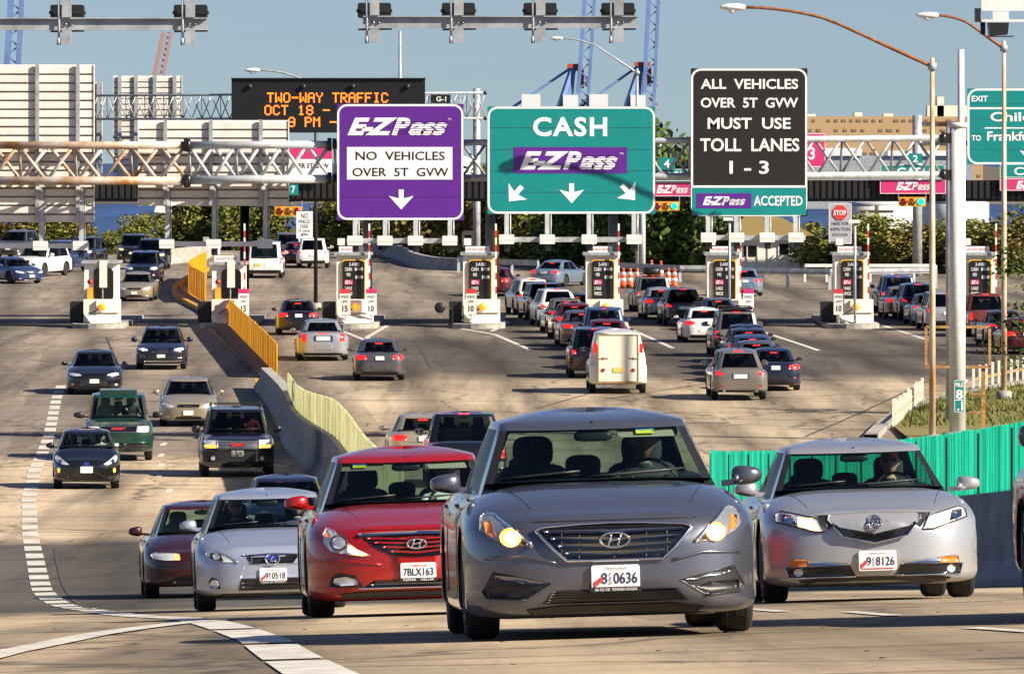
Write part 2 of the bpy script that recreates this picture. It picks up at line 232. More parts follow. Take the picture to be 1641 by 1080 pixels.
# ============================================================= SETTING
def road_material():
    m = bpy.data.materials.new('worn concrete and asphalt'); m.use_nodes = True; t = m.node_tree; b = t.nodes['Principled BSDF']; L = t.links; N = t.nodes.new
    b.inputs['Roughness'].default_value = 0.85; b.inputs['Specular IOR Level'].default_value = 0.25
    g = N('ShaderNodeNewGeometry'); sp = N('ShaderNodeSeparateXYZ'); L.new(g.outputs['Position'], sp.inputs[0])
    def noise(sc, st, det=6, rough=.6):
        mp = N('ShaderNodeMapping'); mp.inputs['Scale'].default_value = st; L.new(g.outputs['Position'], mp.inputs[0])
        n = N('ShaderNodeTexNoise'); n.inputs['Scale'].default_value = sc; n.inputs['Detail'].default_value = det; n.inputs['Roughness'].default_value = rough; L.new(mp.outputs[0], n.inputs['Vector']); return n.outputs['Fac']
    def math_(op, a, b_=None, c=None):
        n = N('ShaderNodeMath'); n.operation = op
        for i, v in enumerate((a, b_, c)):
            if v is None: continue
            if isinstance(v, (int, float)): n.inputs[i].default_value = v
            else: L.new(v, n.inputs[i])
        return n.outputs[0]
    def ramp(fac, stops):
        r = N('ShaderNodeValToRGB'); e = r.color_ramp.elements
        while len(e) < len(stops): e.new(0.5)
        for el, (p, c) in zip(e, stops): el.position = p; el.color = (*c, 1)
        L.new(fac, r.inputs[0]); return r.outputs[0]
    def mixc(f, a, b_, mode='MIX'):
        n = N('ShaderNodeMix'); n.data_type = 'RGBA'; n.blend_type = mode
        if isinstance(f, float): n.inputs['Factor'].default_value = f
        else: L.new(f, n.inputs['Factor'])
        for k, v in (('A', a), ('B', b_)):
            if isinstance(v, tuple): n.inputs[k].default_value = (*v, 1)
            else: L.new(v, n.inputs[k])
        return n.outputs['Result']
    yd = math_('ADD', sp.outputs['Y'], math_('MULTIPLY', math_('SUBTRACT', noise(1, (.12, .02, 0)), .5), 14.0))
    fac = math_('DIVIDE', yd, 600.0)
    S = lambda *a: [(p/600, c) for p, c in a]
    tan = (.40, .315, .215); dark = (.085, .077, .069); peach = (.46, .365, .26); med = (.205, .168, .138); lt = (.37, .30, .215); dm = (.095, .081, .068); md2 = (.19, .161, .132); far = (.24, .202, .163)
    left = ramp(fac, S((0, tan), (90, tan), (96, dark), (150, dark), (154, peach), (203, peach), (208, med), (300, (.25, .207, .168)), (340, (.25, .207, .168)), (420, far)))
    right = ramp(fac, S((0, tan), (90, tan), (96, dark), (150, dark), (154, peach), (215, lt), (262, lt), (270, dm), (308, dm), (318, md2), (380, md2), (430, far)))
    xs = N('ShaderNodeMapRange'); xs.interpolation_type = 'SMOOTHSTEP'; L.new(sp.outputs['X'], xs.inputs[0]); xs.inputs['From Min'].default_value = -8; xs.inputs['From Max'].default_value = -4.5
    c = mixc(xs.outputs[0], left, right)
    s1 = noise(1, (.9, .035, 0), 8, .7); c = mixc(1.0, c, ramp(s1, [(.28, (.5, .49, .48)), (.5, (1, 1, 1)), (.74, (1.22, 1.2, 1.16))]), 'MULTIPLY')      # streaks along the lanes
    s2 = noise(1, (.25, .05, 0), 5, .65); c = mixc(1.0, c, ramp(s2, [(.3, (.74, .73, .72)), (.55, (1.06, 1.05, 1.03)), (.7, (1.14, 1.12, 1.08))]), 'MULTIPLY')
    s4 = noise(1, (.35, .8, 0), 6, .7); c = mixc(1.0, c, ramp(s4, [(.3, (.82, .81, .80)), (.6, (1.06, 1.06, 1.05))]), 'MULTIPLY')
    s3 = noise(9, (1, 1, 1), 5, .8); c = mixc(1.0, c, ramp(s3, [(.3, (.72, .71, .70)), (.5, (1, 1, 1)), (.75, (1.25, 1.24, 1.22))]), 'MULTIPLY')
    oil = noise(1, (.42, .012, 0), 4, .6); c = mixc(ramp(oil, [(.52, (0, 0, 0)), (.68, (.72, .72, .72))]), c, (.075, .066, .058))   # oil and tyre tracks
    cv = N('ShaderNodeCombineXYZ'); L.new(math_('FLOOR', math_('DIVIDE', math_('ADD', sp.outputs['X'], math_('MULTIPLY', sp.outputs['Y'], .05)), 3.7)), cv.inputs[0]); L.new(math_('FLOOR', math_('DIVIDE', sp.outputs['Y'], 13.5)), cv.inputs[1])
    wn = N('ShaderNodeTexWhiteNoise'); L.new(cv.outputs[0], wn.inputs['Vector']); c = mixc(1.0, c, ramp(wn.outputs['Value'], [(0, (.80, .79, .78)), (.5, (1, 1, 1)), (1, (1.13, 1.12, 1.10))]), 'MULTIPLY')   # slab by slab
    trk = math_('ABSOLUTE', math_('SUBTRACT', math_('FRACT', math_('DIVIDE', math_('ADD', math_('ADD', sp.outputs['X'], math_('MULTIPLY', sp.outputs['Y'], .06)), math_('MULTIPLY', noise(1, (.2, .03, 0)), 1.6)), 3.7)), .5))
    c = mixc(1.0, c, ramp(trk, [(.0, (.58, .57, .56)), (.16, (.82, .815, .81)), (.34, (1.08, 1.075, 1.07))]), 'MULTIPLY')   # wheel-path darkening down the lane middles
    vo = N('ShaderNodeTexVoronoi'); vo.feature = 'DISTANCE_TO_EDGE'; mp = N('ShaderNodeMapping'); mp.inputs['Scale'].default_value = (.22, .075, 0); nv = N('ShaderNodeVectorMath'); nv.operation = 'ADD'
    nn = N('ShaderNodeTexNoise'); nn.inputs['Scale'].default_value = .6; nn.inputs['Detail'].default_value = 6; L.new(g.outputs['Position'], nn.inputs['Vector']); sc = N('ShaderNodeVectorMath'); sc.operation = 'SCALE'; sc.inputs['Scale'].default_value = 2.2; L.new(nn.outputs['Color'], sc.inputs[0])
    L.new(g.outputs['Position'], nv.inputs[0]); L.new(sc.outputs[0], nv.inputs[1]); L.new(nv.outputs[0], mp.inputs[0]); L.new(mp.outputs[0], vo.inputs['Vector']); vo.inputs['Scale'].default_value = 1
    c = mixc(ramp(vo.outputs['Distance'], [(.0, (.75, .75, .75)), (.018, (0, 0, 0))]), c, (.035, .032, .03))
    fr = math_('ABSOLUTE', math_('SUBTRACT', math_('FRACT', math_('DIVIDE', math_('ADD', sp.outputs['Y'], math_('MULTIPLY', noise(1, (.5, .1, 0)), .8)), 9.0)), .5))
    c = mixc(ramp(fr, [(.0, (.6, .6, .6)), (.012, (.6, .6, .6)), (.02, (0, 0, 0))]), c, (.06, .052, .045))
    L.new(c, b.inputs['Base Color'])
    bp = N('ShaderNodeBump'); bp.inputs['Strength'].default_value = .25; bp.inputs['Distance'].default_value = .02; L.new(s3, bp.inputs['Height']); L.new(bp.outputs[0], b.inputs['Normal'])
    return m
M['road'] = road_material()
def sheet(name, xs, ds, zf, material):
    mb = MB(); mb.grid([[(x, d, zf(x, d)) for x in xs] for d in ds]); return struct(mb.build(name, material))
rows = list(np.concatenate([np.arange(-160, 4, 12.0), np.arange(4, 130, 2.5), np.arange(130, 546, 5.0)]))
sheet('road', list(np.arange(-60, 91, 3.0)), rows, lambda x, d: Zg(x, d), 'road')
# wide ground down to the harbour, then the water to the horizon
mat('ground dirt', (.10, .095, .045), .95, noise=.5, scale=.05)
gx = [-3500, -1200, -500, -200, -60, -20, 20, 60, 90, 200, 500, 1200, 3500]
def zfar(x, d):
    if d < 545: return Zg(max(-60, min(90, x)), d)-0.35
    k = min(1, (d-545)/520); return Zg(0, 545)-0.35-k*k*(3-2*k)*16.5
sheet('ground', gx, [-900, -300, 4, 40, 80, 120, 160, 200, 240, 280, 330, 380, 430, 480, 545, 620, 700, 780, 860, 940, 1020, 1100], zfar, 'ground dirt')
mw = mat('harbour water', (.018, .055, .16), .35, 0, 0, .3, noise=.6, scale=.05, bump=.6, stretch=(1, .05, 1), col2=(.006, .02, .07))
sheet('water', [-5000, -1500, 0, 1500, 5000], [1040, 2000, 4000, 9500], lambda x, d: -14.6, 'harbour water')
mat('far shore', (.12, .10, .075), .9, noise=.5, scale=.01)
sheet('far_shore', list(np.linspace(-2500, 2500, 81)), [2900, 2950, 3100, 3500], lambda x, d: -15.2 if d < 2910 else -8+5*math.sin(x*.011)+3*math.sin(x*.037+1)+(d-2950)*.006, 'far shore')
# grass verge right of the plaza exit
mat('verge grass', (.13, .14, .025), .95, noise=.6, scale=.9, col2=(.20, .14, .05))
gp = [G(1432, 688), G(1436, 664), G(1478, 648), G(1545, 632), G(1700, 612)]
mb = MB()
ln = [(p[0], p[1]) for p in gp]; rowsV = []
for (x, d) in ln: rowsV.append([(x+q, d, Zg(x+q, d)+0.10) for q in np.linspace(0, 26, 9)])
rowsV.insert(0, [(x+ln[0][0]-.2, d2, Zg(x, d2)+.10) for x, d2 in [(q, 190) for q in np.linspace(0, 26, 9)]])
mb.grid(rowsV); struct(mb.build('grass_verge', 'verge grass'))
mb = MB()                                                       # blades of rough grass on the verge
for i in range(9000):
    k = rng.random(); j = min(int(k*4), 3); f = k*4-j; x = ln[j][0]*(1-f)+ln[j+1][0]*f+rng.random()**1.6*13+.3; d = ln[j][1]*(1-f)+ln[j+1][1]*f+rng.normal()*.3
    a = rng.random()*PI; s = .02+rng.random()*.02; h = .06+rng.random()*.14; z = Zg(x, d)+.09; c, q = math.cos(a)*s, math.sin(a)*s
    mb.add([(x-c, d-q, z), (x+c, d+q, z), (x+c*.3+rng.normal()*.06, d+rng.normal()*.06, z+h)], [(0, 1, 2)])
o = mb.build('verge_grass', 'grass blade'); tag(o, 'rough yellowing grass beside the plaza exit', 'grass', kind='stuff')

# ------------------------------------------------------------- road markings
def strip(path, w, lift=.008, mb=None, step=2.0):
    mb = mb or MB(); P = []
    for (x0, d0), (x1, d1) in zip(path[:-1], path[1:]):
        n = max(1, int(math.hypot(x1-x0, d1-d0)/step))
        P += [(x0+(x1-x0)*k/n, d0+(d1-d0)*k/n) for k in range(n)]
    P.append(path[-1]); rows_ = []
    for i, (x, d) in enumerate(P):
        a = P[max(0, i-1)]; b = P[min(len(P)-1, i+1)]; tx, ty = b[0]-a[0], b[1]-a[1]; l = math.hypot(tx, ty) or 1; nx, ny = -ty/l*w/2, tx/l*w/2
        rows_.append([(x+nx, d+ny, Zg(x+nx, d+ny)+lift), (x-nx, d-ny, Zg(x-nx, d-ny)+lift)])
    mb.grid(rows_, 0, False); return mb
main = [(XX(px, D(py)), D(py)) for px, py in ((98, 618), (90, 640), (78, 700), (55, 755), (46, 800), (48, 850), (57, 890))]
main += [(XX(px, d), d) for px, d in ((68, 122), (80, 115), (95, 109), (115, 104), (135, 98), (160, 92), (190, 86), (225, 80), (290, 70), (345, 60), (425, 50), (450, 45), (480, 40), (525, 34), (560, 28))]
def along(path, s):
    for (x0, d0), (x1, d1) in zip(path[:-1], path[1:]):
        l = math.hypot(x1-x0, d1-d0)
        if s <= l: return (x0+(x1-x0)*s/l, d0+(d1-d0)*s/l)
        s -= l
    return path[-1]
tot = sum(math.hypot(b[0]-a[0], b[1]-a[1]) for a, b in zip(main[:-1], main[1:]))
mb = MB(); s = 0
while s < tot:
    near = along(main, s)[1] < 92; dash, gap = (6.5, .8) if near else (2.6, 1.5)
    q = [along(main, min(tot, s+dash*k/4)) for k in range(5)]
    if q[0] != q[-1]: strip(q, .34, .008, mb, 1.0)
    s += dash+gap
struct(mb.build('lane_marking', 'road paint'))
def line(path, w, m='road paint', nm='lane_marking', lift=.008): return struct(strip(path, w, lift).build(nm, m))
line([(XX(-60, 44), 44), (XX(8, 48), 48), (XX(150, 55), 55), (XX(290, 61.5), 61.5), (XX(345, 63.5), 63.5)], .26, lift=.012)
P2 = lambda *a: [(XX(px, D(py)), D(py)) for px, py in a]
for q in (((545, 529), (592, 548)), ((622, 521), (588, 541), (603, 549)), ((723, 524), (792, 536), (850, 561)), ((815, 517), (788, 531)), ((1018, 531), (1078, 558)), ((1225, 533), (1312, 562)), ((1393, 514), (1486, 545)), ((1000, 522), (1018, 531)), ((1195, 519), (1225, 533)), ((795, 508), (815, 517))):
    line(P2(*q), .22)
mb = MB()
for px, py in ((267, 694), (262, 712), (258, 730), (257, 745), (257, 762), (270, 787), (284, 811), (305, 838)):
    x, d, z = G(px, py); mb.box(x-.07, x+.07, d-.9, d+.9, z+.003, z+.02)
struct(mb.build('lane_marking', 'road paint'))
mb = MB()
for px, d in ((1220, 58), (1395, 54), (1605, 45)):
    x = XX(px, d); strip([(x-.1, d+1.4), (x+.12, d-1.4)], .14, .008, mb)
struct(mb.build('lane_marking', 'road paint'))
line(P2((330, 520), (372, 560), (405, 592), (418, 625), (440, 668), (462, 712), (478, 745)), .16, 'road paint yellow', 'edge_marking')
line([(XX(318, D(478)), D(478)), (XX(285, D(455)), D(455))], .35, 'road paint yellow', 'edge_marking')
# long sealed cracks
for q in (((170, 540), (186, 580)), ((668, 548), (690, 590)), ((1290, 700), (1490, 610)), ((860, 655), (1010, 612)), ((970, 640), (1130, 615)), ((1100, 632), (1300, 640)), ((720, 500), (760, 515))): line(P2(*q), .09, 'crack', 'road_crack')
line([(XX(88, 148), 148), (XX(100, 128), 128), (XX(118, 113), 113), (XX(150, 96), 96)], .07, 'crack', 'road_crack')
for d0 in (36, 39.5, 43.5, 47, 52): line([(-4.5, d0+rng.normal()*.2), (-2, d0+.15), (0, d0+.1), (2.2, d0-.1), (4.5, d0+rng.normal()*.2)], .05, 'crack', 'road_crack', .006)
mb = MB()                                                       # chips, pits and litter on the near slab
for i in range(110):
    d = 34+rng.random()*50; x = (rng.random()-.5)*.14*d; r = .004+rng.random()**3*.016; z = Zg(x, d)
    mb.lathe([(r, 0), (r*.8, r*.25), (.001, r*.3)], 'z', (x, d, z), 6)
o = mb.build('road_debris', 'crack'); tag(o, 'small dark chips and grit scattered on the near pavement', 'debris', kind='stuff')

# ------------------------------------------------------------- barriers and fences along paths
def smooth_path(pts, n=60):
    t = np.concatenate([[0], np.cumsum([math.hypot(b[0]-a[0], b[1]-a[1]) for a, b in zip(pts[:-1], pts[1:])])])
    fx, fy = pchip(t, np.array([p[0] for p in pts], float)), pchip(t, np.array([p[1] for p in pts], float))
    return [(float(fx(s)), float(fy(s))) for s in np.linspace(0, t[-1], n)]
def normals(P):
    out = []
    for i in range(len(P)):
        a = P[max(0, i-1)]; b = P[min(len(P)-1, i+1)]; tx, ty = b[0]-a[0], b[1]-a[1]; l = math.hypot(tx, ty) or 1; out.append((-ty/l, tx/l))
    return out
def wall_along(P, hf, wb, wt, mb=None):
    mb = mb or MB(); Nn = normals(P); rows_ = []
    for (x, d), (nx, ny), k in zip(P, Nn, np.linspace(0, 1, len(P))):
        h = hf(k); z = Zg(x, d); prof = [(-wb, -.1), (-wb, .08), (-wt-.06, .34), (-wt, h), (wt, h), (wt+.06, .34), (wb, .08), (wb, -.1)]
        rows_.append([(x+nx*o_, d+ny*o_, z+q) for o_, q in prof])
    mb.grid(rows_, 0, False); n = len(rows_[0]); mb.add(rows_[0], [tuple(range(n))]); mb.add(rows_[-1], [tuple(range(n-1, -1, -1))])
    return mb
def slat_fence(name, label, P, base, height, material, slat=.11, gap=.012, panel=2.0, post='black steel', cat='fence', thick=.03):
    x0, d0 = P[len(P)//2]; root = empty(name, (x0, d0, Zg(x0, d0)), label, cat); off = Vector(root.location)
    L_ = [0]
    for a, b in zip(P[:-1], P[1:]): L_.append(L_[-1]+math.hypot(b[0]-a[0], b[1]-a[1]))
    at = lambda s: (float(np.interp(s, L_, [p[0] for p in P])), float(np.interp(s, L_, [p[1] for p in P])))
    mb = MB(); s = 0; pm = 0; posts = []
    while s+slat < L_[-1]:
        if s-pm > panel: posts.append(s+.05); s += .10; pm = s; continue
        a, b = at(s), at(s+slat); k = s/L_[-1]; za = Zg(*a)+base(k); hh = height(k)+rng.normal()*.008
        v0 = Vector((a[0], a[1], za+hh/2))-off; v1 = Vector((b[0], b[1], za+hh/2))-off; mb.bar(v0, v1, thick*(1+.6*(rng.random() < .5)), hh); s += slat+gap
    mb.build('slat_panel', material, root)
    for sp_ in [0.02]+posts[:90]+[L_[-1]-.02]:
        a = at(sp_); k = sp_/L_[-1]; z = Zg(*a)+base(k); m2 = MB(); c = Vector((a[0], a[1], z))-off
        m2.box(c.x-.04, c.x+.04, c.y+.02, c.y+.10, c.z-.02, c.z+height(k)-.06); m2.build('post', post, root)
    return root
med = smooth_path([(XX(426, 257), 257), (XX(460, 235), 235), (XX(478, 214), 214), (XX(515, 197), 197), (XX(540, 187), 187), (-2.9, 150), (-2.0, 125), (-1.6, 108)], 90)
hmed = lambda k: .72+.45*min(1, k*2.2)
o = wall_along(med, hmed, .42, .17).build('median_barrier', 'concrete'); tag(o, 'grey concrete median barrier curving between the two roadways under the pale green fence', 'barrier')
slat_fence('slat_fence', 'pale lime green slat fence on the concrete median behind the red car', med[14:], lambda k: hmed(.16+.84*k)-.01, lambda k: .55+.35*min(1, k*3), 'fence lime', .10, .02, 2.2, 'fence lime')
ry = [(XX(362, D(520)), D(520)), (XX(400, D(560)), D(560)), (XX(443, D(606)), D(606))]
rp = smooth_path(ry, 40)
slat_fence('slat_fence', 'long bright yellow slat fence running from the second booth to the median', rp, lambda k: .04, lambda k: 1.22, 'fence yellow', .13, .02, 2.4, 'fence yellow')
rp2 = smooth_path([(XX(330, D(447)), D(447)), (XX(305, D(462)), D(462)), (XX(322, D(482)), D(482)), (XX(329, D(486)), D(486))], 24)
slat_fence('slat_fence', 'short yellow slat fence bent round the kerb behind the second booth', rp2, lambda k: .05, lambda k: 1.45, 'fence yellow', .13, .02, 2.4, 'fence yellow')
mb = MB(); kp = smooth_path([(XX(332, D(434)), D(434)), (XX(284, D(459)), D(459)), (XX(330, D(505)), D(505))], 20)
Nn = normals(kp); mb.grid([[(x+nx*o_, d+ny*o_, Zg(x, d)+z) for o_, z in ((-.12, 0), (-.12, .22), (.12, .22), (.12, 0))] for (x, d), (nx, ny) in zip(kp, Nn)], 0, False)
struct(mb.build('kerb', 'kerb yellow'))
kp = [(p[0]-.35, p[1]) for p in rp]; Nn = normals(kp); mb = MB()
mb.grid([[(x+nx*o_, d+ny*o_, Zg(x, d)+z) for o_, z in ((-.30, 0), (-.28, .14), (.35, .14), (.35, 0))] for (x, d), (nx, ny) in zip(kp, Nn)], 0, False)
mat('old kerb', (.20, .13, .08), .9, noise=.5, scale=3); struct(mb.build('kerb', 'old kerb'))
teal = smooth_path([(3.55, 133), (5.2, 116), (6.9, 100), (8.2, 88)], 80)
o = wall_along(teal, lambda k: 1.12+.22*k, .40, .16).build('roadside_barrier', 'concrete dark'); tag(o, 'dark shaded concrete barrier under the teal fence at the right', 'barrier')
slat_fence('slat_fence', 'teal green slat fence on the concrete barrier behind the silver sedan at right', teal, lambda k: 1.11+.22*k, lambda k: .92, 'fence teal', .105, .012, 2.55, 'black steel')
# low post fence at the grass edge and its kerb
for i, (a, b, n, lab) in enumerate((((1432, 688), (1478, 648), 15, 'row of short pale posts at the kerb left of the big white column'), ((1560, 628), (1640, 610), 9, 'row of short pale posts right of the big white column'))):
    r = empty('post_rail', G(*a), lab, 'fence'); A = Vector(G(*a)); B = Vector(G(*b)); mb = MB()
    for k in range(n):
        p = A+(B-A)*(k/(n-1)); q = p-A; q.z = Zg(p.x, p.y)-A.z; mb = MB(); mb.box(q.x-.045, q.x+.045, q.y-.05, q.y+.05, q.z, q.z+.86+rng.normal()*.05); mb.build('post', 'concrete bright', r)
    mb = MB(); mb.bar((0, .06, .42), B-A+Vector((0, .06, .42)), .03, .09); mb.build('rail', 'rusty wood', r)
mb = MB(); kp = smooth_path([(XX(1395, D(706)), D(706)), (XX(1428, D(676)), D(676)), (XX(1478, D(652)), D(652)), (XX(1560, D(632)), D(632)), (XX(1680, D(612)), D(612))], 30); Nn = normals(kp)
mb.grid([[(x+nx*o_, d+ny*o_, Zg(x, d)+z) for o_, z in ((-.2, 0), (-.2, .18), (.2, .18), (.2, 0))] for (x, d), (nx, ny) in zip(kp, Nn)], 0, False); struct(mb.build('kerb', 'concrete'))
# far concrete wall and guardrails behind the booths
wp = [(XX(588, D(402)), D(402)), (XX(640, D(415)), D(415)), (XX(700, D(432)), D(432)), (XX(752, D(434)), D(434))]
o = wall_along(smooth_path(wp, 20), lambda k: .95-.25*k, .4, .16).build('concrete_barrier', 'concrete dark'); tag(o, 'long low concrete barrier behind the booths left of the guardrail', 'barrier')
wp = [(XX(258, D(424)), D(424)), (XX(290, D(421)), D(421)), (XX(322, D(416)), D(416)), (XX(330, D(398)), D(398))]
o = wall_along(smooth_path(wp, 16), lambda k: .9, .4, .2).build('concrete_barrier', 'concrete'); tag(o, 'curved pale concrete barrier left of the yellow kerb fence', 'barrier')
def guardrail(pts, lab, hi=.75, m='galvanized'):
    P = [Vector(G(*p)) for p in pts]; r = empty('guardrail', P[0], lab, 'guardrail'); mb = MB()
    for a, b in zip(P[:-1], P[1:]):
        a = a-P[0]; b = b-P[0]
        for dz, oy in ((hi+.10, 0), (hi, -.06), (hi-.10, 0)): mb.bar(a+Vector((0, oy, dz)), b+Vector((0, oy, dz)), .05, .11)
    mb.build('rail', m, r); Lt = (P[-1]-P[0]).length; n = max(3, min(24, int(Lt/2)))
    for k in range(n):
        s = k/(n-1)*(len(P)-1); i = min(int(s), len(P)-2); q = P[i]+(P[i+1]-P[i])*(s-i)-P[0]; m2 = MB(); m2.box(q.x-.08, q.x+.08, q.y+.04, q.y+.16, q.z, q.z+hi+.1); m2.build('post', 'galvanized bright', r)
guardrail(((735, 437), (800, 441), (862, 443)), 'steel guardrail behind the silver car beside the concrete barrier')
guardrail(((985, 447), (1090, 452), (1145, 452)), 'steel guardrail behind the row of orange cones')
guardrail(((1195, 462), (1330, 464), (1500, 462)), 'dark steel guardrail behind the booths at right', .95, 'galvanized')
o = MB(); a = Vector(G(1290, 452)); b = Vector(G(1500, 452)); o.bar(a+Vector((0, 0, .9)), b+Vector((0, 0, .9)), .1, .17)
for k in range(7): q = a+(b-a)*k/6; o.box(q.x-.06, q.x+.06, q.y+.05, q.y+.17, q.z, q.z+.9)
tag(o.build('white_rail', 'white metal'), 'white rail fence in front of the far bushes at right', 'fence')
# ============================================================= TREES
def crown_mesh(name, rx, ry, rz, n, leaf, material, clumps=14, seed=1):
    r = np.random.default_rng(seed); mb = MB(); cs = []
    for i in range(clumps):
        u = r.normal(size=3); u /= np.linalg.norm(u); u[2] = u[2]*.95; q = .35+.55*r.random(); cs.append((u*q, .26+.24*r.random()))
    for i in range(n):
        c, cr = cs[r.integers(len(cs))]; v = r.normal(size=3); v /= np.linalg.norm(v); p = c+v*cr*(.55+.5*r.random())
        x, y, z = p[0]*rx, p[1]*ry, p[2]*rz; a = r.random()*2*PI; t = r.normal()*.7; s = leaf*(.6+.8*r.random())
        e1 = Vector((math.cos(a), math.sin(a), t*.5)).normalized()*s; e2 = Vector((-math.sin(a)*math.sin(t), math.cos(a)*math.sin(t), math.cos(t))).normalized()*s*.55
        c0 = Vector((x, y, z)); mb.add([c0-e1, c0-e2, c0+e1, c0+e2], [(0, 1, 2, 3)])
    me = bpy.data.meshes.new(name); me.from_pydata(mb.v, [], mb.f); me.materials.append(M[material]); return me
CROWNS = {}
def tree(px, py, h, w, label, m='leaf dark', cat='tree', seed=None, d=None, name='leafy_tree', group='trees beyond the toll plaza', n=7500, low=.12):
    x, dd, z = G(px, py)
    if d: dd = d; x = XX(px, d); z = zfar(x, d)+.05 if d > 545 else Zg(x, d)
    r = empty(name, (x, dd, z), label, cat, group); k = (m, (seed or 0) % 4, n)
    if k not in CROWNS: CROWNS[k] = crown_mesh('crown', 1, 1, 1, n, .056 if n > 2000 else .11, m, 26, 11+len(CROWNS))
    c = link('crown', CROWNS[k], r, (0, 0, h*.42)); c.scale = (w/2*1.25, w/2*1.15, h*.60); c.rotation_euler.z = rng.random()*6
    mb = MB(); H = h*.75; ax, ay = rng.normal()*.1, rng.normal()*.1; rr = .03*h*.6+.04
    mb.tube([(0, 0, -.2), (ax*.4, ay*.4, H*.3), (ax, ay, H*.6), (ax*1.6, ay*1.5, H)], [rr, rr*.8, rr*.55, rr*.2], 7)
    for k2 in range(5):
        a = k2*1.256+rng.random(); z0 = H*(.2+.1*k2); mb.tube([(ax*.6, ay*.6, z0), (math.cos(a)*w*.2, math.sin(a)*w*.2, z0+h*.12), (math.cos(a)*w*.36, math.sin(a)*w*.36, z0+h*.2)], [rr*.45, rr*.3, rr*.1], 5)
    mb.build('trunk', 'bark', r); return r
E1 = 'leaf dark'; E2 = 'leaf olive'; E3 = 'leaf autumn'
for i, (px, py, h, w, m, lab) in enumerate((
    (598, 408, 4.6, 5.0, E2, 'olive tree behind the third booth beside the white sign'), (648, 414, 5.2, 5.6, E2, 'full olive tree under the left half of the purple sign'), (705, 420, 5.5, 5.4, E3, 'yellowing tree under the right half of the purple sign'),
    (760, 424, 5.6, 5.0, E2, 'olive tree behind the fourth booth and its column'), (815, 428, 5.8, 5.6, E3, 'yellowing tree above the silver car beyond the booths'), (868, 430, 5.6, 5.4, E2, 'olive tree under the middle of the teal cash sign'),
    (925, 434, 6.2, 5.4, E1, 'dark green tree behind the fifth booth'), (975, 436, 6.0, 5.4, E1, 'dark green tree left of the thin grey pole and cones'), (1040, 440, 8.6, 5.6, E1, 'tall dark tree in the gap between the teal and black signs'),
    (1095, 444, 8.2, 5.4, E1, 'tall dark tree beside the sixth booth left of the white building'), (1125, 444, 6.5, 4.0, E1, 'dark tree behind the sixth booth'), (1030, 443, 3.0, 4.2, E1, 'low dark bush behind the orange cones'))):
    tree(px, py, h, w, lab, m, seed=i, d=D(py)+12, cat='tree' if h > 3.2 else 'bush', name='leafy_tree' if h > 3.2 else 'leafy_bush')
for i, (px, py, h, w, m, lab) in enumerate((
    (1320, 448, 2.8, 4.2, E2, 'olive bush left of the sign with the red octagon'), (1395, 448, 3.1, 4.4, E2, 'rounded olive bush behind the seventh booth'), (1440, 448, 3.0, 4.2, E3, 'yellowish bush left of the grey canopy column'),
    (1508, 448, 3.0, 4.4, E2, 'olive bush right of the grey canopy column'), (1570, 450, 3.0, 4.4, E2, 'olive bush behind the far right pole'), (1630, 450, 3.2, 4.4, E3, 'yellowish bush at the right edge beyond the booths'))):
    tree(px, py, h, w, lab, m, 'bush', i, D(py)+14, 'leafy_bush', 'bushes beyond the plaza at right', low=.02)
for i, (px, py, h, w, m, lab) in enumerate((
    (25, 412, 2.6, 4.6, E3, 'brown green bush at the left edge behind the white pickup'), (75, 412, 2.9, 4.6, E2, 'olive bush above the white pickup at left'), (112, 412, 2.4, 3.0, E3, 'small brown bush right of the white pickup'),
    (172, 414, 1.5, 2.6, E2, 'low olive bush by the first booth in front of the blue water'), (226, 408, 2.2, 3.2, E2, 'olive bush above the oncoming black cars'), (300, 405, 4.2, 4.6, E2, 'broad olive tree left of the second booth'),
    (350, 405, 4.4, 4.6, E1, 'green tree behind the second booth'), (412, 406, 3.9, 4.4, E2, 'olive tree above the white van'), (528, 408, 3.4, 3.4, E3, 'brownish tree right of the white weight limit sign'))):
    tree(px, py, h, w, lab, m, 'tree' if h > 3 else 'bush', i+1, D(py)+14, 'leafy_tree' if h > 3 else 'leafy_bush', 'trees beyond the oncoming lanes', low=.02)
# sparse tree in front at the right edge
def sparse_tree():
    x, d, z = XX(1668, 236), 236, Zg(16, 236); r = empty('sparse_tree', (x, d, z), 'sparse leafy tree in front of the poles at the right edge', 'tree'); rr = np.random.default_rng(5); mb = MB(); lf = MB()
    mb.tube([(0, 0, -.1), (.05, 0, 2.2), (-.05, 0, 4.4), (0, 0, 6.6)], [.12, .10, .07, .03], 8)
    for k in range(26):
        a = rr.random()*2*PI; z0 = 1.6+rr.random()*4.6; l = .7+rr.random()*1.2; e = Vector((math.cos(a)*l, math.sin(a)*l, z0+.35*l*(rr.random()-.1))); mb.tube([(0, 0, z0), (e.x*.5, e.y*.5, z0+.1), e], [.03, .02, .006], 5)
        for q in range(85):
            f = .3+.8*rr.random(); p = Vector((e.x*f, e.y*f, z0+(e.z-z0)*f))+Vector(rr.normal(size=3)*.16); s = .045+.045*rr.random(); a2 = rr.random()*PI; t = rr.random()*PI
            e1 = Vector((math.cos(a2), math.sin(a2)*math.cos(t), math.sin(t)*.6))*s; e2 = Vector((-math.sin(a2), math.cos(a2)*math.cos(t), math.sin(t)))*s*.6; lf.add([p-e1, p-e2, p+e1, p+e2], [(0, 1, 2, 3)])
    mb.build('trunk', 'bark', r); lf.build('crown', 'leaf dark', r)
sparse_tree()

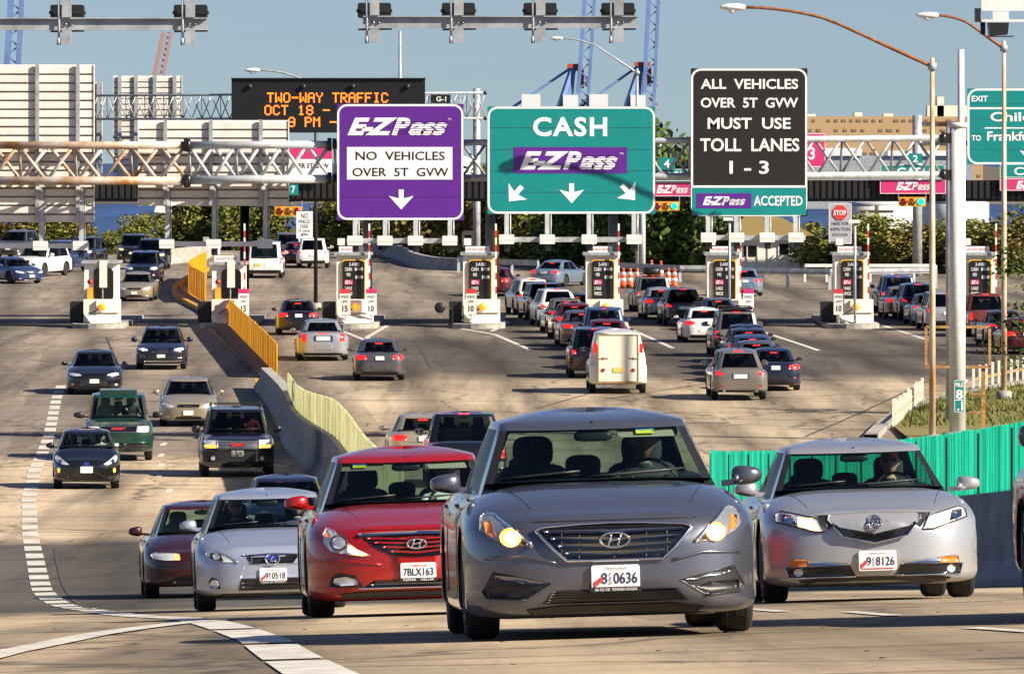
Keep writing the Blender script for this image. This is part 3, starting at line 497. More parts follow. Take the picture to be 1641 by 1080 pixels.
# ============================================================= FAR THINGS
def far_box(name, label, cat, px0, px1, py0, pyb, d, dep, material, extra=None):
    x0, x1, z0, z1 = XX(px0, d), XX(px1, d), ZZ(pyb, d), ZZ(py0, d); r = empty(name, ((x0+x1)/2, d, z0), label, cat); w = (x1-x0)/2; mb = MB(); mb.box(-w, w, 0, dep, 0, z1-z0); mb.build('wall', material, r)
    if extra: extra(r, w, z1-z0)
    return r
def term(r, w, h):
    for row, (f, n) in enumerate(((.955, 26), (.85, 22), (.60, 24), (.36, 26))):
        for i in range(n):
            if rng.random() < .25: continue
            x = -w+2*w*(i+.5)/n; mb = MB(); s = w/n*(.35+.3*rng.random()); mb.box(x-s, x+s, -.1, .0, h*(f-.014), h*(f+.014)); mb.build('window', 'terminal window', r)
    mb = MB()
    for x0, x1, dz in ((-.9, -.7, .5), (-.3, -.22, .8), (.0, .1, .6), (.45, .95, 2.2), (.55, .62, 4)): mb.box(w*x0, w*x1, 6, 12, h, h+dz)
    mb.build('roof_plant', 'concrete bright', r)
far_box('warehouse', 'big sandy orange warehouse with rows of small windows beyond the toll plaza', 'building', 1262, 1575, 187, 335, 1500, 40, 'terminal orange', term)
far_box('shed', 'long grey roofed shed in front of the sandy warehouse', 'building', 1285, 1560, 250, 335, 1150, 30, 'galvanized', lambda r, w, h: [(lambda m: (m.box(-w*.95, -w*.3, -.5, 10, h, h+1.2), m.box(w*.0, w*.9, -.5, 10, h, h+.8), m.build('roof', 'white metal', r)))(MB())])
def tank(px0, px1, py0, pyb, d, lab):
    x0, x1, z0, z1 = XX(px0, d), XX(px1, d), ZZ(pyb, d), ZZ(py0, d); R = (x1-x0)/2; r = empty('storage_tank', ((x0+x1)/2, d, z0), lab, 'tank', 'storage tanks'); mb = MB(); H = z1-z0
    mb.lathe([(R, 0), (R, H*.9), (R*.98, H*.92)], 'z', (0, 0, 0), 32); mb.build('wall', 'white metal', r); mb = MB(); mb.lathe([(R*1.01, H*.92), (R*.5, H*1.0), (.05, H*1.03)], 'z', (0, 0, 0), 32); mb.build('roof', 'galvanized bright', r)
tank(1345, 1470, 322, 400, 760, 'wide grey white storage tank behind the sign with the red octagon'); tank(1478, 1585, 318, 400, 720, 'wide pale storage tank right of the grey canopy column')
tank(700, 760, 250, 330, 900, 'small pale tank between the purple and teal signs')
# utility pole by the tanks
x, d = XX(1405, 620), 620; r = empty('utility_pole', (x, d, zfar(x, d)), 'brown wooden utility pole with a crossarm before the storage tanks', 'pole'); H = ZZ(330, d)-zfar(x, d); mb = MB(); mb.tube([(0, 0, 0), (0, 0, H)], .16, 8); mb.build('mast', 'bark', r); mb = MB(); mb.box(-1.4, 1.4, -.2, -.05, H-.6, H-.35); mb.build('crossarm', 'bark', r)
# white low building right of the sixth booth
d = 426; x0, x1 = XX(1172, d), XX(1290, d); z0 = Zg((x0+x1)/2, d); H = ZZ(378, d)-z0; r = empty('white_building', ((x0+x1)/2, d, z0), 'cream white low building with a shallow pitched roof behind the sixth booth', 'building'); w = (x1-x0)/2
mb = MB(); mb.box(-w, w, 0, 6, 0, H); mb.build('wall', 'concrete bright', r); mb = MB(); mb.prism([(-w-.4, H), (w+.6, H), (w*.4, H+1.0), (-w*.6, H+1.2)], -.5, 6.5); mb.build('roof', 'straw', r)
for i in range(7): mb = MB(); xx = -w+2*w*(i+.5)/7; mb.box(xx-.03, xx+.03, -.06, 0, 0, H); mb.build('panel_strip', 'sign back', r)
for a, b in ((-.5, .45), (.45, .5)): mb = MB(); mb.box(w*a-.35, w*a+.35, -.05, 0, H*b, H*b+.6); mb.build('window', 'tinted glass', r)
# container cranes
def crane(px, py_base, px_top, py_top, d, lab, apex, full=True, m='crane blue'):
    x, z0 = XX(px, d), -14.6; r = empty('container_crane', (x, d, z0), lab, 'crane', 'cranes across the harbour'); q = lambda a, b, dy=0: Vector((XX(a, d)-x, dy, ZZ(b, d)-z0)); mb = MB()
    lift = q(px_top, py_top); base = q(px, py_base)
    for dy in (-3.2, 3.2):
        mb.bar(base+Vector((-1.5, dy, 0)), lift+Vector((-1.2, dy, 0)), 1.0, 1.2); mb.bar(base+Vector((1.3, dy, 0)), lift+Vector((1.3, dy, 0)), .8, 1.0)
    for k in range(16):
        a = base+(lift-base)*(k/16); b = base+(lift-base)*((k+1)/16); s = 1 if k % 2 else -1; mb.bar(a+Vector((-1.3*s, -3.2, 0)), b+Vector((1.3*s, -3.2, 0)), .35, .35)
    mb.build('boom', m, r)
    if full:
        A = q(*apex); mb = MB()
        for sx, wd in ((-34, 1.5), (-19, 1.1), (-8, .9)):
            for dy in (-4, 4): mb.bar(Vector((A.x+sx/6*1.0*6*.165*1.0, dy, ZZ(168, d)-z0-6)), A+Vector((0, dy*.4, 0)), wd, wd)
        mb.bar(q(apex[0]-98, 172), A, .7, .7); mb.bar(q(apex[0]-98, 172, 2), A+Vector((0, 2, 0)), .7, .7); mb.bar(A, q(px_top-6, 130), .6, .6)
        for sx in (-15, 0): mb.box(A.x+sx, A.x+sx+1.6, -5, 5, 0, ZZ(200, d)-z0)
        mb.box(A.x-20, A.x+3, -4, 4, ZZ(200, d)-z0-2, ZZ(200, d)-z0+1); mb.build('frame', m, r)
        mb = MB(); mb.box(A.x-1.8, A.x+2.2, -3, 3, A.z-.6, A.z+.5); mb.box(A.x+1.5, A.x+2.6, -2, 2, A.z-6, A.z-1)
        for k in range(5): mb.bar(A+Vector((2.0, -2, -4-k*5.0)), A+Vector((4.2, -2, -6-k*5.0)), .5, .5)
        mb.build('platform', 'crane red', r)
        mb = MB(); za = ZZ(172, d)-z0; mb.box(A.x-14, A.x-9, -5, -1, za-1, za+3.4); mb.build('machine_house', 'white metal', r); mb = MB(); mb.box(A.x-3, A.x+1, -5, -1, za-1, za+3.2); mb.build('machine_house', 'white metal', r)
crane(933, 185, 947, -40, 2000, 'tall blue container crane with raised boom above the left of the teal sign', (920, 106))
crane(1039, 185, 1049, -40, 2000, 'tall blue container crane with raised boom left of the black sign', (1028, 103))
crane(16, 190, 28, -40, 1750, 'blue crane boom above the tall sign back at the left edge', (0, 100), False)
crane(254, 125, 268, 52, 2300, 'small hazy rust coloured crane boom above the grey sign backs', (245, 95), False, 'crane hazed rust')
# ============================================================= OVERHEAD GANTRIES AND SIGNS
DG = 216.0
def P3(px, py, d): return Vector((XX(px, d), d, ZZ(py, d)))
def rrect(x0, x1, z0, z1, r, n=6):
    pts = []
    for cx, cz, a0 in ((x1-r, z1-r, 0), (x0+r, z1-r, 90), (x0+r, z0+r, 180), (x1-r, z0+r, 270)):
        for k in range(n+1): a = math.radians(a0+90*k/n); pts.append((cx+r*math.cos(a), cz+r*math.sin(a)))
    return pts
def truss(root, pts_t, pts_b, d, dep, rt, bays, m, off, skip=()):
    for dy in (0, dep):
        mb = MB(); a = P3(*pts_t[0], d)-off; b = P3(*pts_t[1], d)-off; D_ = Vector((0, dy, 0)); mb.tube([a+D_, b+D_], rt, 10); mb.build('chord', m, root)
        mb = MB(); a2 = P3(*pts_b[0], d)-off; b2 = P3(*pts_b[1], d)-off; mb.tube([a2+D_, b2+D_], rt*1.12, 10); mb.build('chord', m, root)
    mb = MB()
    for k in range(bays):
        for dy, s in ((0, 0), (dep, 1)):
            D_ = Vector((0, dy, 0)); f0, f1, f2 = k/bays, (k+.5)/bays, (k+1)/bays
            t = lambda f: a+(b-a)*f+D_
            q = lambda f: a2+(b2-a2)*f+D_
            if s == 0: mb.tube([t(f0), q(f1)], rt*.5, 6); mb.tube([q(f1), t(f2)], rt*.5, 6)
            else: mb.tube([q(f0), t(f1)], rt*.5, 6); mb.tube([t(f1), q(f2)], rt*.5, 6)
        f = k/bays; Dd = Vector((0, dep, 0)); mb.tube([a+(b-a)*f, a2+(b2-a2)*f+Dd], rt*.4, 5); mb.tube([a+(b-a)*f, a+(b-a)*f+Dd], rt*.4, 5); mb.tube([a2+(b2-a2)*f, a2+(b2-a2)*f+Dd], rt*.4, 5)
    mb.build('web', m, root)
    for f in (0, 1):
        for A_, B_ in ((a, b), (a2, b2)):
            mb = MB(); p = A_+(B_-A_)*f; e = Vector((.06, 0, 0)); mb.tube([p-e, p+e], rt*1.7, 12); mb.build('end_flange', 'dark trim', root)
def gantry():
    o = P3(1538, 700, DG); o.z = Zg(o.x, DG); r = empty('sign_gantry', o, 'long galvanized tubular truss gantry carrying the purple, teal and black signs', 'gantry')
    truss(r, ((536, 231), (1512, 221)), ((536, 287), (1512, 280)), DG+.45, 1.25, .095, 12, 'galvanized', o)
    truss(r, ((302, 233), (528, 232)), ((302, 289), (528, 287)), DG+.45, 1.25, .115, 3, 'galvanized bright', o)
    truss(r, ((-60, 233), (298, 233)), ((-60, 290), (298, 290)), DG+.45, 1.25, .115, 4, 'rusty steel', o)
    mb = MB(); mb.tube([(0, 1.1, -.2), (0, 1.1, ZZ(200, DG)-o.z)], .235, 18); mb.tube([(0, 1.1, ZZ(204, DG)-o.z), (0, 1.1, ZZ(196, DG)-o.z)], .29, 18)
    mb.build('column', 'pole white', r)
    mb = MB(); mb.bar((-.35, 1.1, ZZ(222, DG)-o.z), (.1, 1.1, ZZ(222, DG)-o.z), .3, .3); mb.bar((-.35, 1.1, ZZ(281, DG)-o.z), (.1, 1.1, ZZ(281, DG)-o.z), .3, .3); mb.build('bracket', 'dark trim', r)
    mb = MB()                                                   # concrete foot
    mb.lathe([(.45, 0), (.45, .3), (.36, .34)], 'z', (0, 1.1, -.05), 16); mb.build('footing', 'concrete', r)
    x = P3(-75, 600, DG).x-o.x; mb = MB(); mb.tube([(x, 1.1, -.5), (x, 1.1, ZZ(200, DG)-o.z)], .235, 16); mb.build('column', 'pole white', r)
    return r
gantry()
def logo(mb, x0, x1, z0, z1, y, mi, mbg, ministripe=True):
    """slanted E-ZPass wordmark: heavy E-Z, striped Pass"""
    w = x1-x0; put_text(mb, 'E-Z', x0, x0+w*.50, z0, z1, y, mi, .32, .045, .86); put_text(mb, 'P', x0+w*.44, x0+w*.63, z0, z1, y-.004, mi, .32, .045); put_text(mb, 'ass', x0+w*.61, x1, z0, z0+(z1-z0)*.72, y-.004, mi, .32, .04, .88)
    h = z1-z0
    for k in range(6): zz = z0+h*(.10+.135*k); mb.box(x0+w*.47, x1+w*.01, y-.009, y-.006, zz, zz+h*.028, mbg)
def panel(name, label, px0, px1, py0, py1, d, face, border, mats, content, frame='galvanized bright', rad=16, back=.06, bw=3.2, cat='sign', group=None):
    x0, x1, z0, z1 = XX(px0, d), XX(px1, d), ZZ(py1, d), ZZ(py0, d); s = d/F; o = Vector(((x0+x1)/2, d, z0)); r = empty(name, o, label, cat, group); w, h = (x1-x0)/2, z1-z0
    mb = MB(); mb.box(-w, w, 0, back, 0, h); mb.build('panel', face, r)
    if bw > 3:
        mb = MB()
        for k in range(1, 5): mb.box(-w, w, -.0025, -.0005, h*k/5-.006, h*k/5+.006)
        mb.build('panel_seam', 'dark trim', r)
    if border:
        mb = MB(); a = rrect(-w+.4*s, w-.4*s, .4*s, h-.4*s, rad*s); b = rrect(-w+(.4+bw)*s, w-(.4+bw)*s, (.4+bw)*s, h-(.4+bw)*s, (rad-bw)*s); n = len(a)
        mb.add([(x, -.004, z) for x, z in a]+[(x, -.004, z) for x, z in b], [(i, (i+1) % n, n+(i+1) % n, n+i) for i in range(n)]); mb.build('border', border, r)
    cv = lambda px: (px-(px0+px1)/2)*s; cz = lambda py: (py1-py)*s
    content(r, cv, cz, s); return r
def letters(r, items, m, y=-.008, bold=.02, nm='lettering'):
    mb = MB()
    for t in items: put_text(mb, t[0], t[1], t[2], t[3], t[4], y, 0, t[5] if len(t) > 5 else 0, t[6] if len(t) > 6 else bold, t[7] if len(t) > 7 else 1.0)
    mb.build(nm, m, r)
def arrow(mb, cx, cz, L_, a, y, mi=0):                          # arrow pointing at angle a from straight down
    pts = [(-.13, 1), (.13, 1), (.13, .60), (.62, .72), (.60, .58), (0, 0), (-.60, .58), (-.62, .72), (-.13, .60)]
    pts = [(-.125, 1), (-.125, .56), (-.62, .68), (0, 0), (.62, .68), (.125, .56), (.125, 1)]
    c, s = math.cos(a), math.sin(a); mb.add([(cx+(x*c-(z-.5)*s)*L_, y, cz+(x*s+(z-.5)*c)*L_) for x, z in pts], [tuple(range(7))])
def ez(r, cv, cz, s):
    mb = MB(); logo(mb, cv(557), cv(717), cz(217), cz(189), -.008, 0, 1); put_text(mb, 'TM', cv(718), cv(723), cz(193), cz(190), -.008, 0); mb.build('logo', ['sign white', 'sign purple'], r)
    mb = MB(); mb.box(cv(556), cv(725), -.008, -.001, cz(288), cz(236)); mb.build('plaque', 'sign white', r)
    letters(r, [('NO  VEHICLES', cv(570), cv(713), cz(257), cz(243)), ('OVER  5T  GVW', cv(565), cv(719), cz(283), cz(269))], 'sign black', -.014, .012)
    mb = MB(); arrow(mb, cv(643), cz(320), 32*s, 0, -.008); mb.build('arrow', 'sign white', r)
panel('overhead_sign', 'purple overhead toll sign with a white plaque and one down arrow', 540, 743, 167, 353, DG, 'sign purple', 'sign white', None, ez)
def cash(r, cv, cz, s):
    letters(r, [('CASH', cv(854), cv(973), cz(219), cz(188), 0, .03, 1.15)], 'sign white', nm='lettering')
    mb = MB(); mb.box(cv(823), cv(1005), -.008, -.001, cz(278), cz(236)); mb.build('plaque', 'sign purple', r)
    mb = MB(); logo(mb, cv(833), cv(990), cz(272), cz(243), -.014, 0, 1); put_text(mb, 'TM', cv(993), cv(999), cz(248), cz(245), -.014, 0); mb.build('logo', ['sign white', 'sign purple'], r)
    mb = MB(); arrow(mb, cv(826), cz(311), 32*s, -.72, -.008); arrow(mb, cv(916), cz(310), 32*s, 0, -.008); arrow(mb, cv(1007), cz(309), 32*s, .72, -.008); mb.build('arrow', 'sign white', r)
panel('overhead_sign', 'teal green overhead cash sign with a purple plaque and three arrows', 781, 1050, 171, 343, DG, 'sign green', 'sign white', None, cash)
def allv(r, cv, cz, s):
    letters(r, [('ALL  VEHICLES', cv(1123), cv(1279), cz(143), cz(127)), ('OVER  5T  GVW', cv(1123), cv(1279), cz(173), cz(157)), ('MUST  USE', cv(1134), cv(1267), cz(207), cz(189)), ('TOLL  LANES', cv(1122), cv(1281), cz(243), cz(222)), ('1 - 3', cv(1169), cv(1232), cz(279), cz(258))], 'sign white')
    mb = MB(); mb.box(cv(1109), cv(1292), -.007, -.001, cz(345), cz(299)); mb.build('plaque', 'sign green', r)
    mb = MB(); mb.box(cv(1108), cv(1293), -.012, -.007, cz(301), cz(297.5)); mb.build('divider', 'sign white', r)
    mb = MB(); mb.box(cv(1116), cv(1204), -.013, -.008, cz(334), cz(310)); mb.build('plaque', 'sign purple', r)
    mb = MB(); logo(mb, cv(1126), cv(1195), cz(329), cz(315), -.019, 0, 1); mb.build('logo', ['sign white', 'sign purple'], r)
    letters(r, [('ACCEPTED', cv(1208), cv(1286), cz(330), cz(314))], 'sign white', -.013)
panel('overhead_sign', 'tall black overhead sign with white letters and a teal strip below', 1107, 1294, 110, 347, DG, 'sign black', 'sign white', None, allv)
# lamp brackets under those signs: arms, rail and floodlight boxes
def light_rack(px, y_rail, x0, x1, d, top, label, big=1.0, grp='sign light racks', front=True, rail_m='galvanized'):
    yr = d-1.6 if front else d+1.9; o = Vector((XX((x0+x1)/2, d), yr, ZZ(y_rail, yr))); r = empty('light_rack', o, label, 'sign light', grp); s = d/F*big
    mb = MB(); w = (XX(x1, yr)-XX(x0, yr))/2; mb.box(-w, w, -.05, .05, -4*s, 4*s); mb.build('rail', rail_m, r)
    for p in px:
        x = XX(p, yr)-o.x; mb = MB(); zt = ZZ(top, d)-o.z; bk = (d-yr)
        mb.box(x-3.5*s, x+3.5*s, .06, .06+7*s, -2*s, zt); mb.bar((x, .1, zt-.1), (x, bk+.2, zt-.02), .1, .1); mb.tube([(x+6*s, .1, -6*s), (x+6*s, .1, zt)], .018, 5); mb.build('arm', 'galvanized bright', r)
        mb = MB(); mb.bbox(x-12*s, x+12*s, -.36, -.06, -7*s, 8*s, .02); mb.box(x-12.4*s, x+12.4*s, -.37, -.05, -.5*s, .5*s); hb = mb.build('floodlight', 'white metal', r)
        mb = MB(); mb.box(x-4*s, x+6*s, -.2, -.05, -18*s, -7.2*s); mb.build('conduit_box', 'dark trim', r)
    return r
light_rack((569, 617, 666, 721), 386, 556, 732, DG, 353, 'four white floodlights on a rail under the purple sign')
light_rack((812, 877, 944, 1016), 384, 800, 1030, DG, 343, 'four white floodlights on a rail under the teal cash sign')
light_rack((1135, 1180, 1229, 1275), 381, 1122, 1288, DG, 347, 'four white floodlights on a rail under the tall black sign')
light_rack((66, 130), 394, -60, 136, DG, 300, 'two lights on a white rail under the tall sign back at left', grp='lights of the reversed signs', front=False, rail_m='white metal')
light_rack((268, 343, 425), 391, 256, 432, DG, 300, 'three lights on a white rail under the long sign back', grp='lights of the reversed signs', front=False, rail_m='white metal')
# backs of the signs that face the other way
def sign_back(px0, px1, py0, py1, d, posts, label, pitch=14):
    x0, x1, z0, z1 = XX(px0, d), XX(px1, d), ZZ(py1, d), ZZ(py0, d); r = empty('reversed_sign', ((x0+x1)/2, d, z0), label, 'sign', 'backs of the reversed signs'); w, h = (x1-x0)/2, z1-z0; s = d/F; mb = MB(); n = max(2, round((py1-py0)/pitch))
    for k in range(n): mb.add([(-w, 0, h*k/n), (w, 0, h*k/n), (w, .0, h*(k+.78)/n), (-w, .0, h*(k+.78)/n), (w, .16, h*(k+.82)/n), (-w, .16, h*(k+.82)/n), (w, .16, h*(k+1)/n), (-w, .16, h*(k+1)/n)], [(0, 1, 2, 3), (3, 2, 4, 5), (5, 4, 6, 7)])
    mb.box(-w, w, .17, .19, 0, h); mb.box(-w-.02, -w, -.03, .19, 0, h); mb.box(w, w+.02, -.03, .19, 0, h); mb.build('panel', 'sign back', r)
    for p in posts: x = XX(p, d)-(x0+x1)/2; mb = MB(); mb.box(x-3*s, x+3*s, -.11, -.02, -.02, h+.02); mb.build('stiffener', 'galvanized', r)
sign_back(-30, 150, 104, 356, DG+2.0, (60, 125), 'tall grey sign back filling the upper left edge')
sign_back(222, 462, 193, 330, DG+2.0, (265, 338, 418), 'long low grey sign back behind the left truss')
sign_back(182, 291, 122, 300, 346.3, (192, 218, 248, 280), 'square grey sign back on the farther truss', 9); sign_back(118, 163, 132, 300, 346.3, (130, 158), 'narrow grey sign back beside the tall one on the farther truss', 9)
def far_gantry():
    d = 345; o = P3(764, 430, d); o.z = Zg(o.x, d); r = empty('message_gantry', o, 'grey truss gantry carrying the orange message board', 'gantry'); truss(r, ((110, 154), (778, 149)), ((110, 191), (778, 190)), d-.9, .8, .05, 22, 'galvanized', o)
    mb = MB(); mb.tube([(0, 0, -.3), (0, 0, ZZ(142, d)-o.z)], .17, 14); mb.build('column', 'galvanized', r)
far_gantry()
FONT57 = {'T': '1F0404040404 04', 'W': '11111115151B11', 'O': '0E11111111110E', '-': '0000001F000000', 'A': '0E11111F111111', 'Y': '11110A04040404', 'R': '1E11111E141211', 'F': '1F10101E101010', 'I': '0E04040404040E', 'C': '0E11101010110E', '1': '040C040404040E', '8': '0E11110E11110E', '9': '0E11110F01110E', 'P': '1E11111E101010', 'M': '111B1511111111', ' ': '00000000000000', '2': '0E11010204081F', '5': '1F101E0101110E', 'N': '11191513111111'}
def board():
    d = 343.2; px0, px1, py0, py1 = 371, 681, 127, 213; o = P3((px0+px1)/2, py1, d); r = empty('message_board', o, 'black electronic message board with orange lettering about two-way traffic', 'message sign'); s = d/F; w = (px1-px0)/2*s; h = (py1-py0)*s
    mb = MB(); mb.bbox(-w, w, 0, .9, 0, h, .03); mb.build('cabinet', 'board black', r)
    mb = MB(); mb.box(-w-.03, w+.03, -.12, .95, h, h+.05); mb.build('hood', 'black steel', r)
    for px in (400, 486, 565, 653): mb = MB(); x = (px-526)*s; mb.lathe([(.10, 0), (.12, -.14), (.05, -.16)], 'y', (x, 0, h-12*s), 12); mb.build('camera', 'dark trim', r)
    mb = MB()
    def row(t, xa, xb, ya, yb):
        n = len(t); cw = (xb-xa)/(n*6-1); ch = (yb-ya)/7
        for i, c in enumerate(t):
            hx = FONT57[c].replace(' ', '')
            for j in range(7):
                b = int(hx[2*j:2*j+2], 16)
                for k in range(5):
                    if b >> (4-k) & 1: x = (xa+cw*(i*6+k)-526)*s; z = (py1-(ya+ch*j))*s; e = .44; mb.add([(x+cw*s*.0, -.01, z-ch*s*.95), (x+cw*s*.95, -.01, z-ch*s*.95), (x+cw*s*.95, -.01, z), (x, -.01, z)], [(0, 1, 2, 3)])
    row('TWO-WAY TRAFFIC', 428, 622, 149, 165); row('OCT 18 - OCT 19', 424, 622, 169, 185); row('9 PM - 5 AM', 462, 606, 188, 204); mb.build('lettering', 'led orange', r)
board()
def g1(r, cv, cz, s): letters(r, [('G-1', cv(699), cv(715), cz(163), cz(155))], 'sign white')
panel('gantry_number', 'small black plate with white lettering beside the message board', 690, 722, 152, 166, 343.6, 'sign black', None, None, g1)
# exit sign at the right edge on its own gantry
def exit_(r, cv, cz, s):
    letters(r, [('EXIT', cv(1557), cv(1583), cz(163), cz(154)), ('15', cv(1660), cv(1680), cz(166), cz(152)), ('Childs St', cv(1587), cv(1700), cz(195), cz(180)), ('TO', cv(1557), cv(1572), cz(226), cz(217)), ('Frankfurst Ave', cv(1582), cv(1715), cz(226), cz(211))], 'sign white')
    mb = MB(); mb.box(cv(1551), cv(1745), -.008, -.001, cz(175.5), cz(172.5)); mb.box(cv(1578), cv(1730), -.008, -.001, cz(206.5), cz(204.5)); mb.build('divider', 'sign white', r)
    mb = MB(); arrow(mb, cv(1650), cz(246), 26*s, 0, -.008); mb.build('arrow', 'sign white', r)
panel('overhead_sign', 'large green exit sign cut by the right edge behind the lamp pole', 1550, 1750, 142, 264, 419, 'sign green', 'sign white', None, exit_)
o = P3(1470, 440, 419.5); o.z = Zg(o.x, 419.5); r = empty('exit_gantry', o, 'grey column and brown beam that carry the green exit sign', 'gantry'); mb = MB(); mb.tube([(0, 0, -.2), (0, 0, ZZ(185, 419.5)-o.z)], .27, 16); mb.build('column', 'galvanized', r); mb = MB(); mb.tube([(0, 0, ZZ(199, 419.5)-o.z), (13, 0, ZZ(199, 419.5)-o.z)], .14, 8); mb.tube([(0, 0, ZZ(230, 419.5)-o.z), (13, 0, ZZ(230, 419.5)-o.z)], .14, 8); mb.build('beam', 'rusty steel', r)
# near racks at the top edge (floodlights seen from behind, sign above the frame)
def near_rack(px, yc, x0, x1, d, label):
    o = P3((x0+x1)/2, yc, d); r = empty('light_rack', o, label, 'sign light', 'near light racks along the top edge'); s = d/F; w = (x1-x0)/2*s
    mb = MB(); mb.box(-w, w, -.06, .06, -9*s, 9*s); mb.box(-w, w, -.13, .08, 9*s, 11*s); mb.build('rail', 'galvanized', r)
    for p in px:
        x = (p-(x0+x1)/2)*s; mb = MB(); mb.box(x-7*s, x+8*s, -.16, -.07, -32*s, -9.5*s); mb.box(x-7*s, x+8*s, -.16, -.07, 11.5*s, 60*s); mb.build('channel', 'galvanized', r)
        mb = MB(); mb.tube([(x-12*s, -.12, -30*s), (x-12*s, -.12, 60*s)], 2.0*s, 8); mb.tube([(x-12*s, -.12, -33*s), (x-12*s, -.12, -22*s)], 3.2*s, 8); mb.build('conduit', 'galvanized bright', r)
        mb = MB(); mb.bbox(x-27*s, x+26*s, .10, .5, 8*s, 32*s, .03); mb.box(x-29*s, x+28*s, .08, .52, 17*s, 22*s); mb.build('floodlight', 'black plastic', r)
        for q in (-2, 7): mb = MB(); mb.lathe([(2.6*s, 0), (2.4*s, -.03), (.01, -.035)], 'y', (x+q*s, -.062 if 0 else -.061, 0), 8); mb.build('bolt', 'dark chrome', r)
        mb = MB(); mb.bar((x-26*s, -.02, -11*s), (x+28*s, -.02, -10*s), .03, .03); mb.build('tie_bar', 'dark trim', r)
near_rack((-80, 107, 305), 40, -180, 333, 118, 'long grey rail with two black floodlights along the top left edge')
near_rack((600, 735, 866, 991), 37, 582, 1022, 118, 'grey rail with four black floodlights along the top centre edge')
o = P3(1600, 40, 118); r = empty('camera_rack', o, 'white rail end with a black camera box in the top right corner', 'camera'); s = 118/F
mb = MB(); mb.box(-28*s, 80*s, -.06, .06, 22*s, 42*s); mb.box(-28*s, 80*s, -.1, .08, 4*s, 8*s); mb.box(-10*s, 16*s, -.1, .0, 8*s, 21*s); mb.build('rail', 'white metal', r)
mb = MB(); mb.prism([(-14*s, -18*s), (14*s, -16*s), (16*s, 3*s), (-16*s, 3*s)], -.15, .35); mb.box(-16*s, 24*s, -.2, .36, -19.5*s, -18.2*s); mb.build('camera_body', 'black plastic', r); mb = MB(); mb.box(-38*s, -29*s, -.1, .1, 4*s, 26*s); mb.tube([(-25*s, 0, -16*s), (-25*s, 0, 5*s)], 4*s, 8); mb.build('conduit', 'dark trim', r)

# ============================================================= LAMP POSTS
def lamp(px, d, py_top, head, label, pole_m, arm_m, rad=.085, rise=None, base=True):
    x = XX(px, d); z = Zg(x, d); r = empty('street_lamp', (x, d, z), label, 'street lamp', 'cobra head street lamps'); H = ZZ(py_top, d)-z; mb = MB(); mb.tube([(0, 0, 0), (0, 0, H*.5), (0, 0, H)], [rad*1.15, rad, rad*.75], 12); mb.build('pole', pole_m, r)
    hx, hz = XX(head[0], d)-x, ZZ(head[1], d)-z; sg = -1 if hx < 0 else 1; s = abs(hx); a0 = H-.25
    pts = []
    for k in range(13):
        f = k/12; pts.append((hx*f+.0, 0, a0+(hz-a0)*(1-(1-f)**2.0 if f > .55 else f*(1-(1-.55)**2)/.55)))
    mb = MB(); mb.tube(pts, [.055]*4+[.045]*9, 8); mb.build('arm', arm_m, r)
    mb = MB(); mb.lathe([(.02, 0), (.10, .05), (.13, .25), (.13, .5), (.07, .68), (.04, .75)], 'x', (0, 0, 0), 12); v = [(hx+sg*(p[0]-.1), p[1]*1.2, hz+p[2]*.8) for p in mb.v]; mb.v = v; mb.build('lamp_head', 'white metal', r, fix=True)
    mb = MB(); mb.lathe([(.12, 0), (.11, -.07), (.06, -.12)], 'z', (hx+sg*.3, 0, hz-.06), 12); mb.build('lens', 'lamp lens', r)
    mb = MB(); mb.lathe([(rad*1.5, 0), (rad*1.5, .2)], 'z', (0, 0, a0-.1), 10); mb.build('collar', 'galvanized', r)
    if base: mb = MB(); mb.lathe([(.26, 0), (.26, .35), (.2, .4)], 'z', (0, 0, -.02), 12); mb.build('footing', 'concrete', r)
lamp(1494, 212.8, 93, (1190, 12), 'tall lamp post with rusty lower pole and long rusty arm over the black sign', 'streaked pole', 'rust', .085)
lamp(1609, 246, 66, (1500, 25), 'lamp post in front of the green exit sign with its arm to the left', 'streaked pole', 'rust', .085)
lamp(1021, D(437), 110, (900, 62), 'distant lamp post rising behind the right end of the teal sign', 'galvanized', 'galvanized', .10, base=False)
lamp(506, D(498), 126, (414, 113), 'lamp post in dark and rusty steel beside the third booth', 'black steel', 'galvanized', .085)
o = bpy.data.objects
def simple_pole(px, d, py_top, r_, m, label, name='steel_pole'):
    x = XX(px, d); z = Zg(x, d); R = empty(name, (x, d, z), label, 'pole'); mb = MB(); H = ZZ(py_top, d)-z; mb.tube([(0, 0, -.1), (0, 0, H*.6), (0, 0, H)], [r_, r_, r_*.9], 12); mb.build('mast', m, R); mb = MB(); mb.lathe([(r_*1.9, 0), (r_*1.9, .12)], 'z', (0, 0, 0), 12); mb.build('base_plate', 'galvanized', R); return R
simple_pole(1540, 262, 80, .125, 'pole white', 'tall plain white mast rising behind the white column at right'); simple_pole(1521, 230, 200, .10, 'galvanized', 'grey post just left of the big white column at right')
simple_pole(641, 560, 50, .12, 'galvanized', 'thin distant grey mast above the message board'); simple_pole(1030, D(440), 338, .16, 'galvanized bright', 'short thick grey post behind the orange cones')
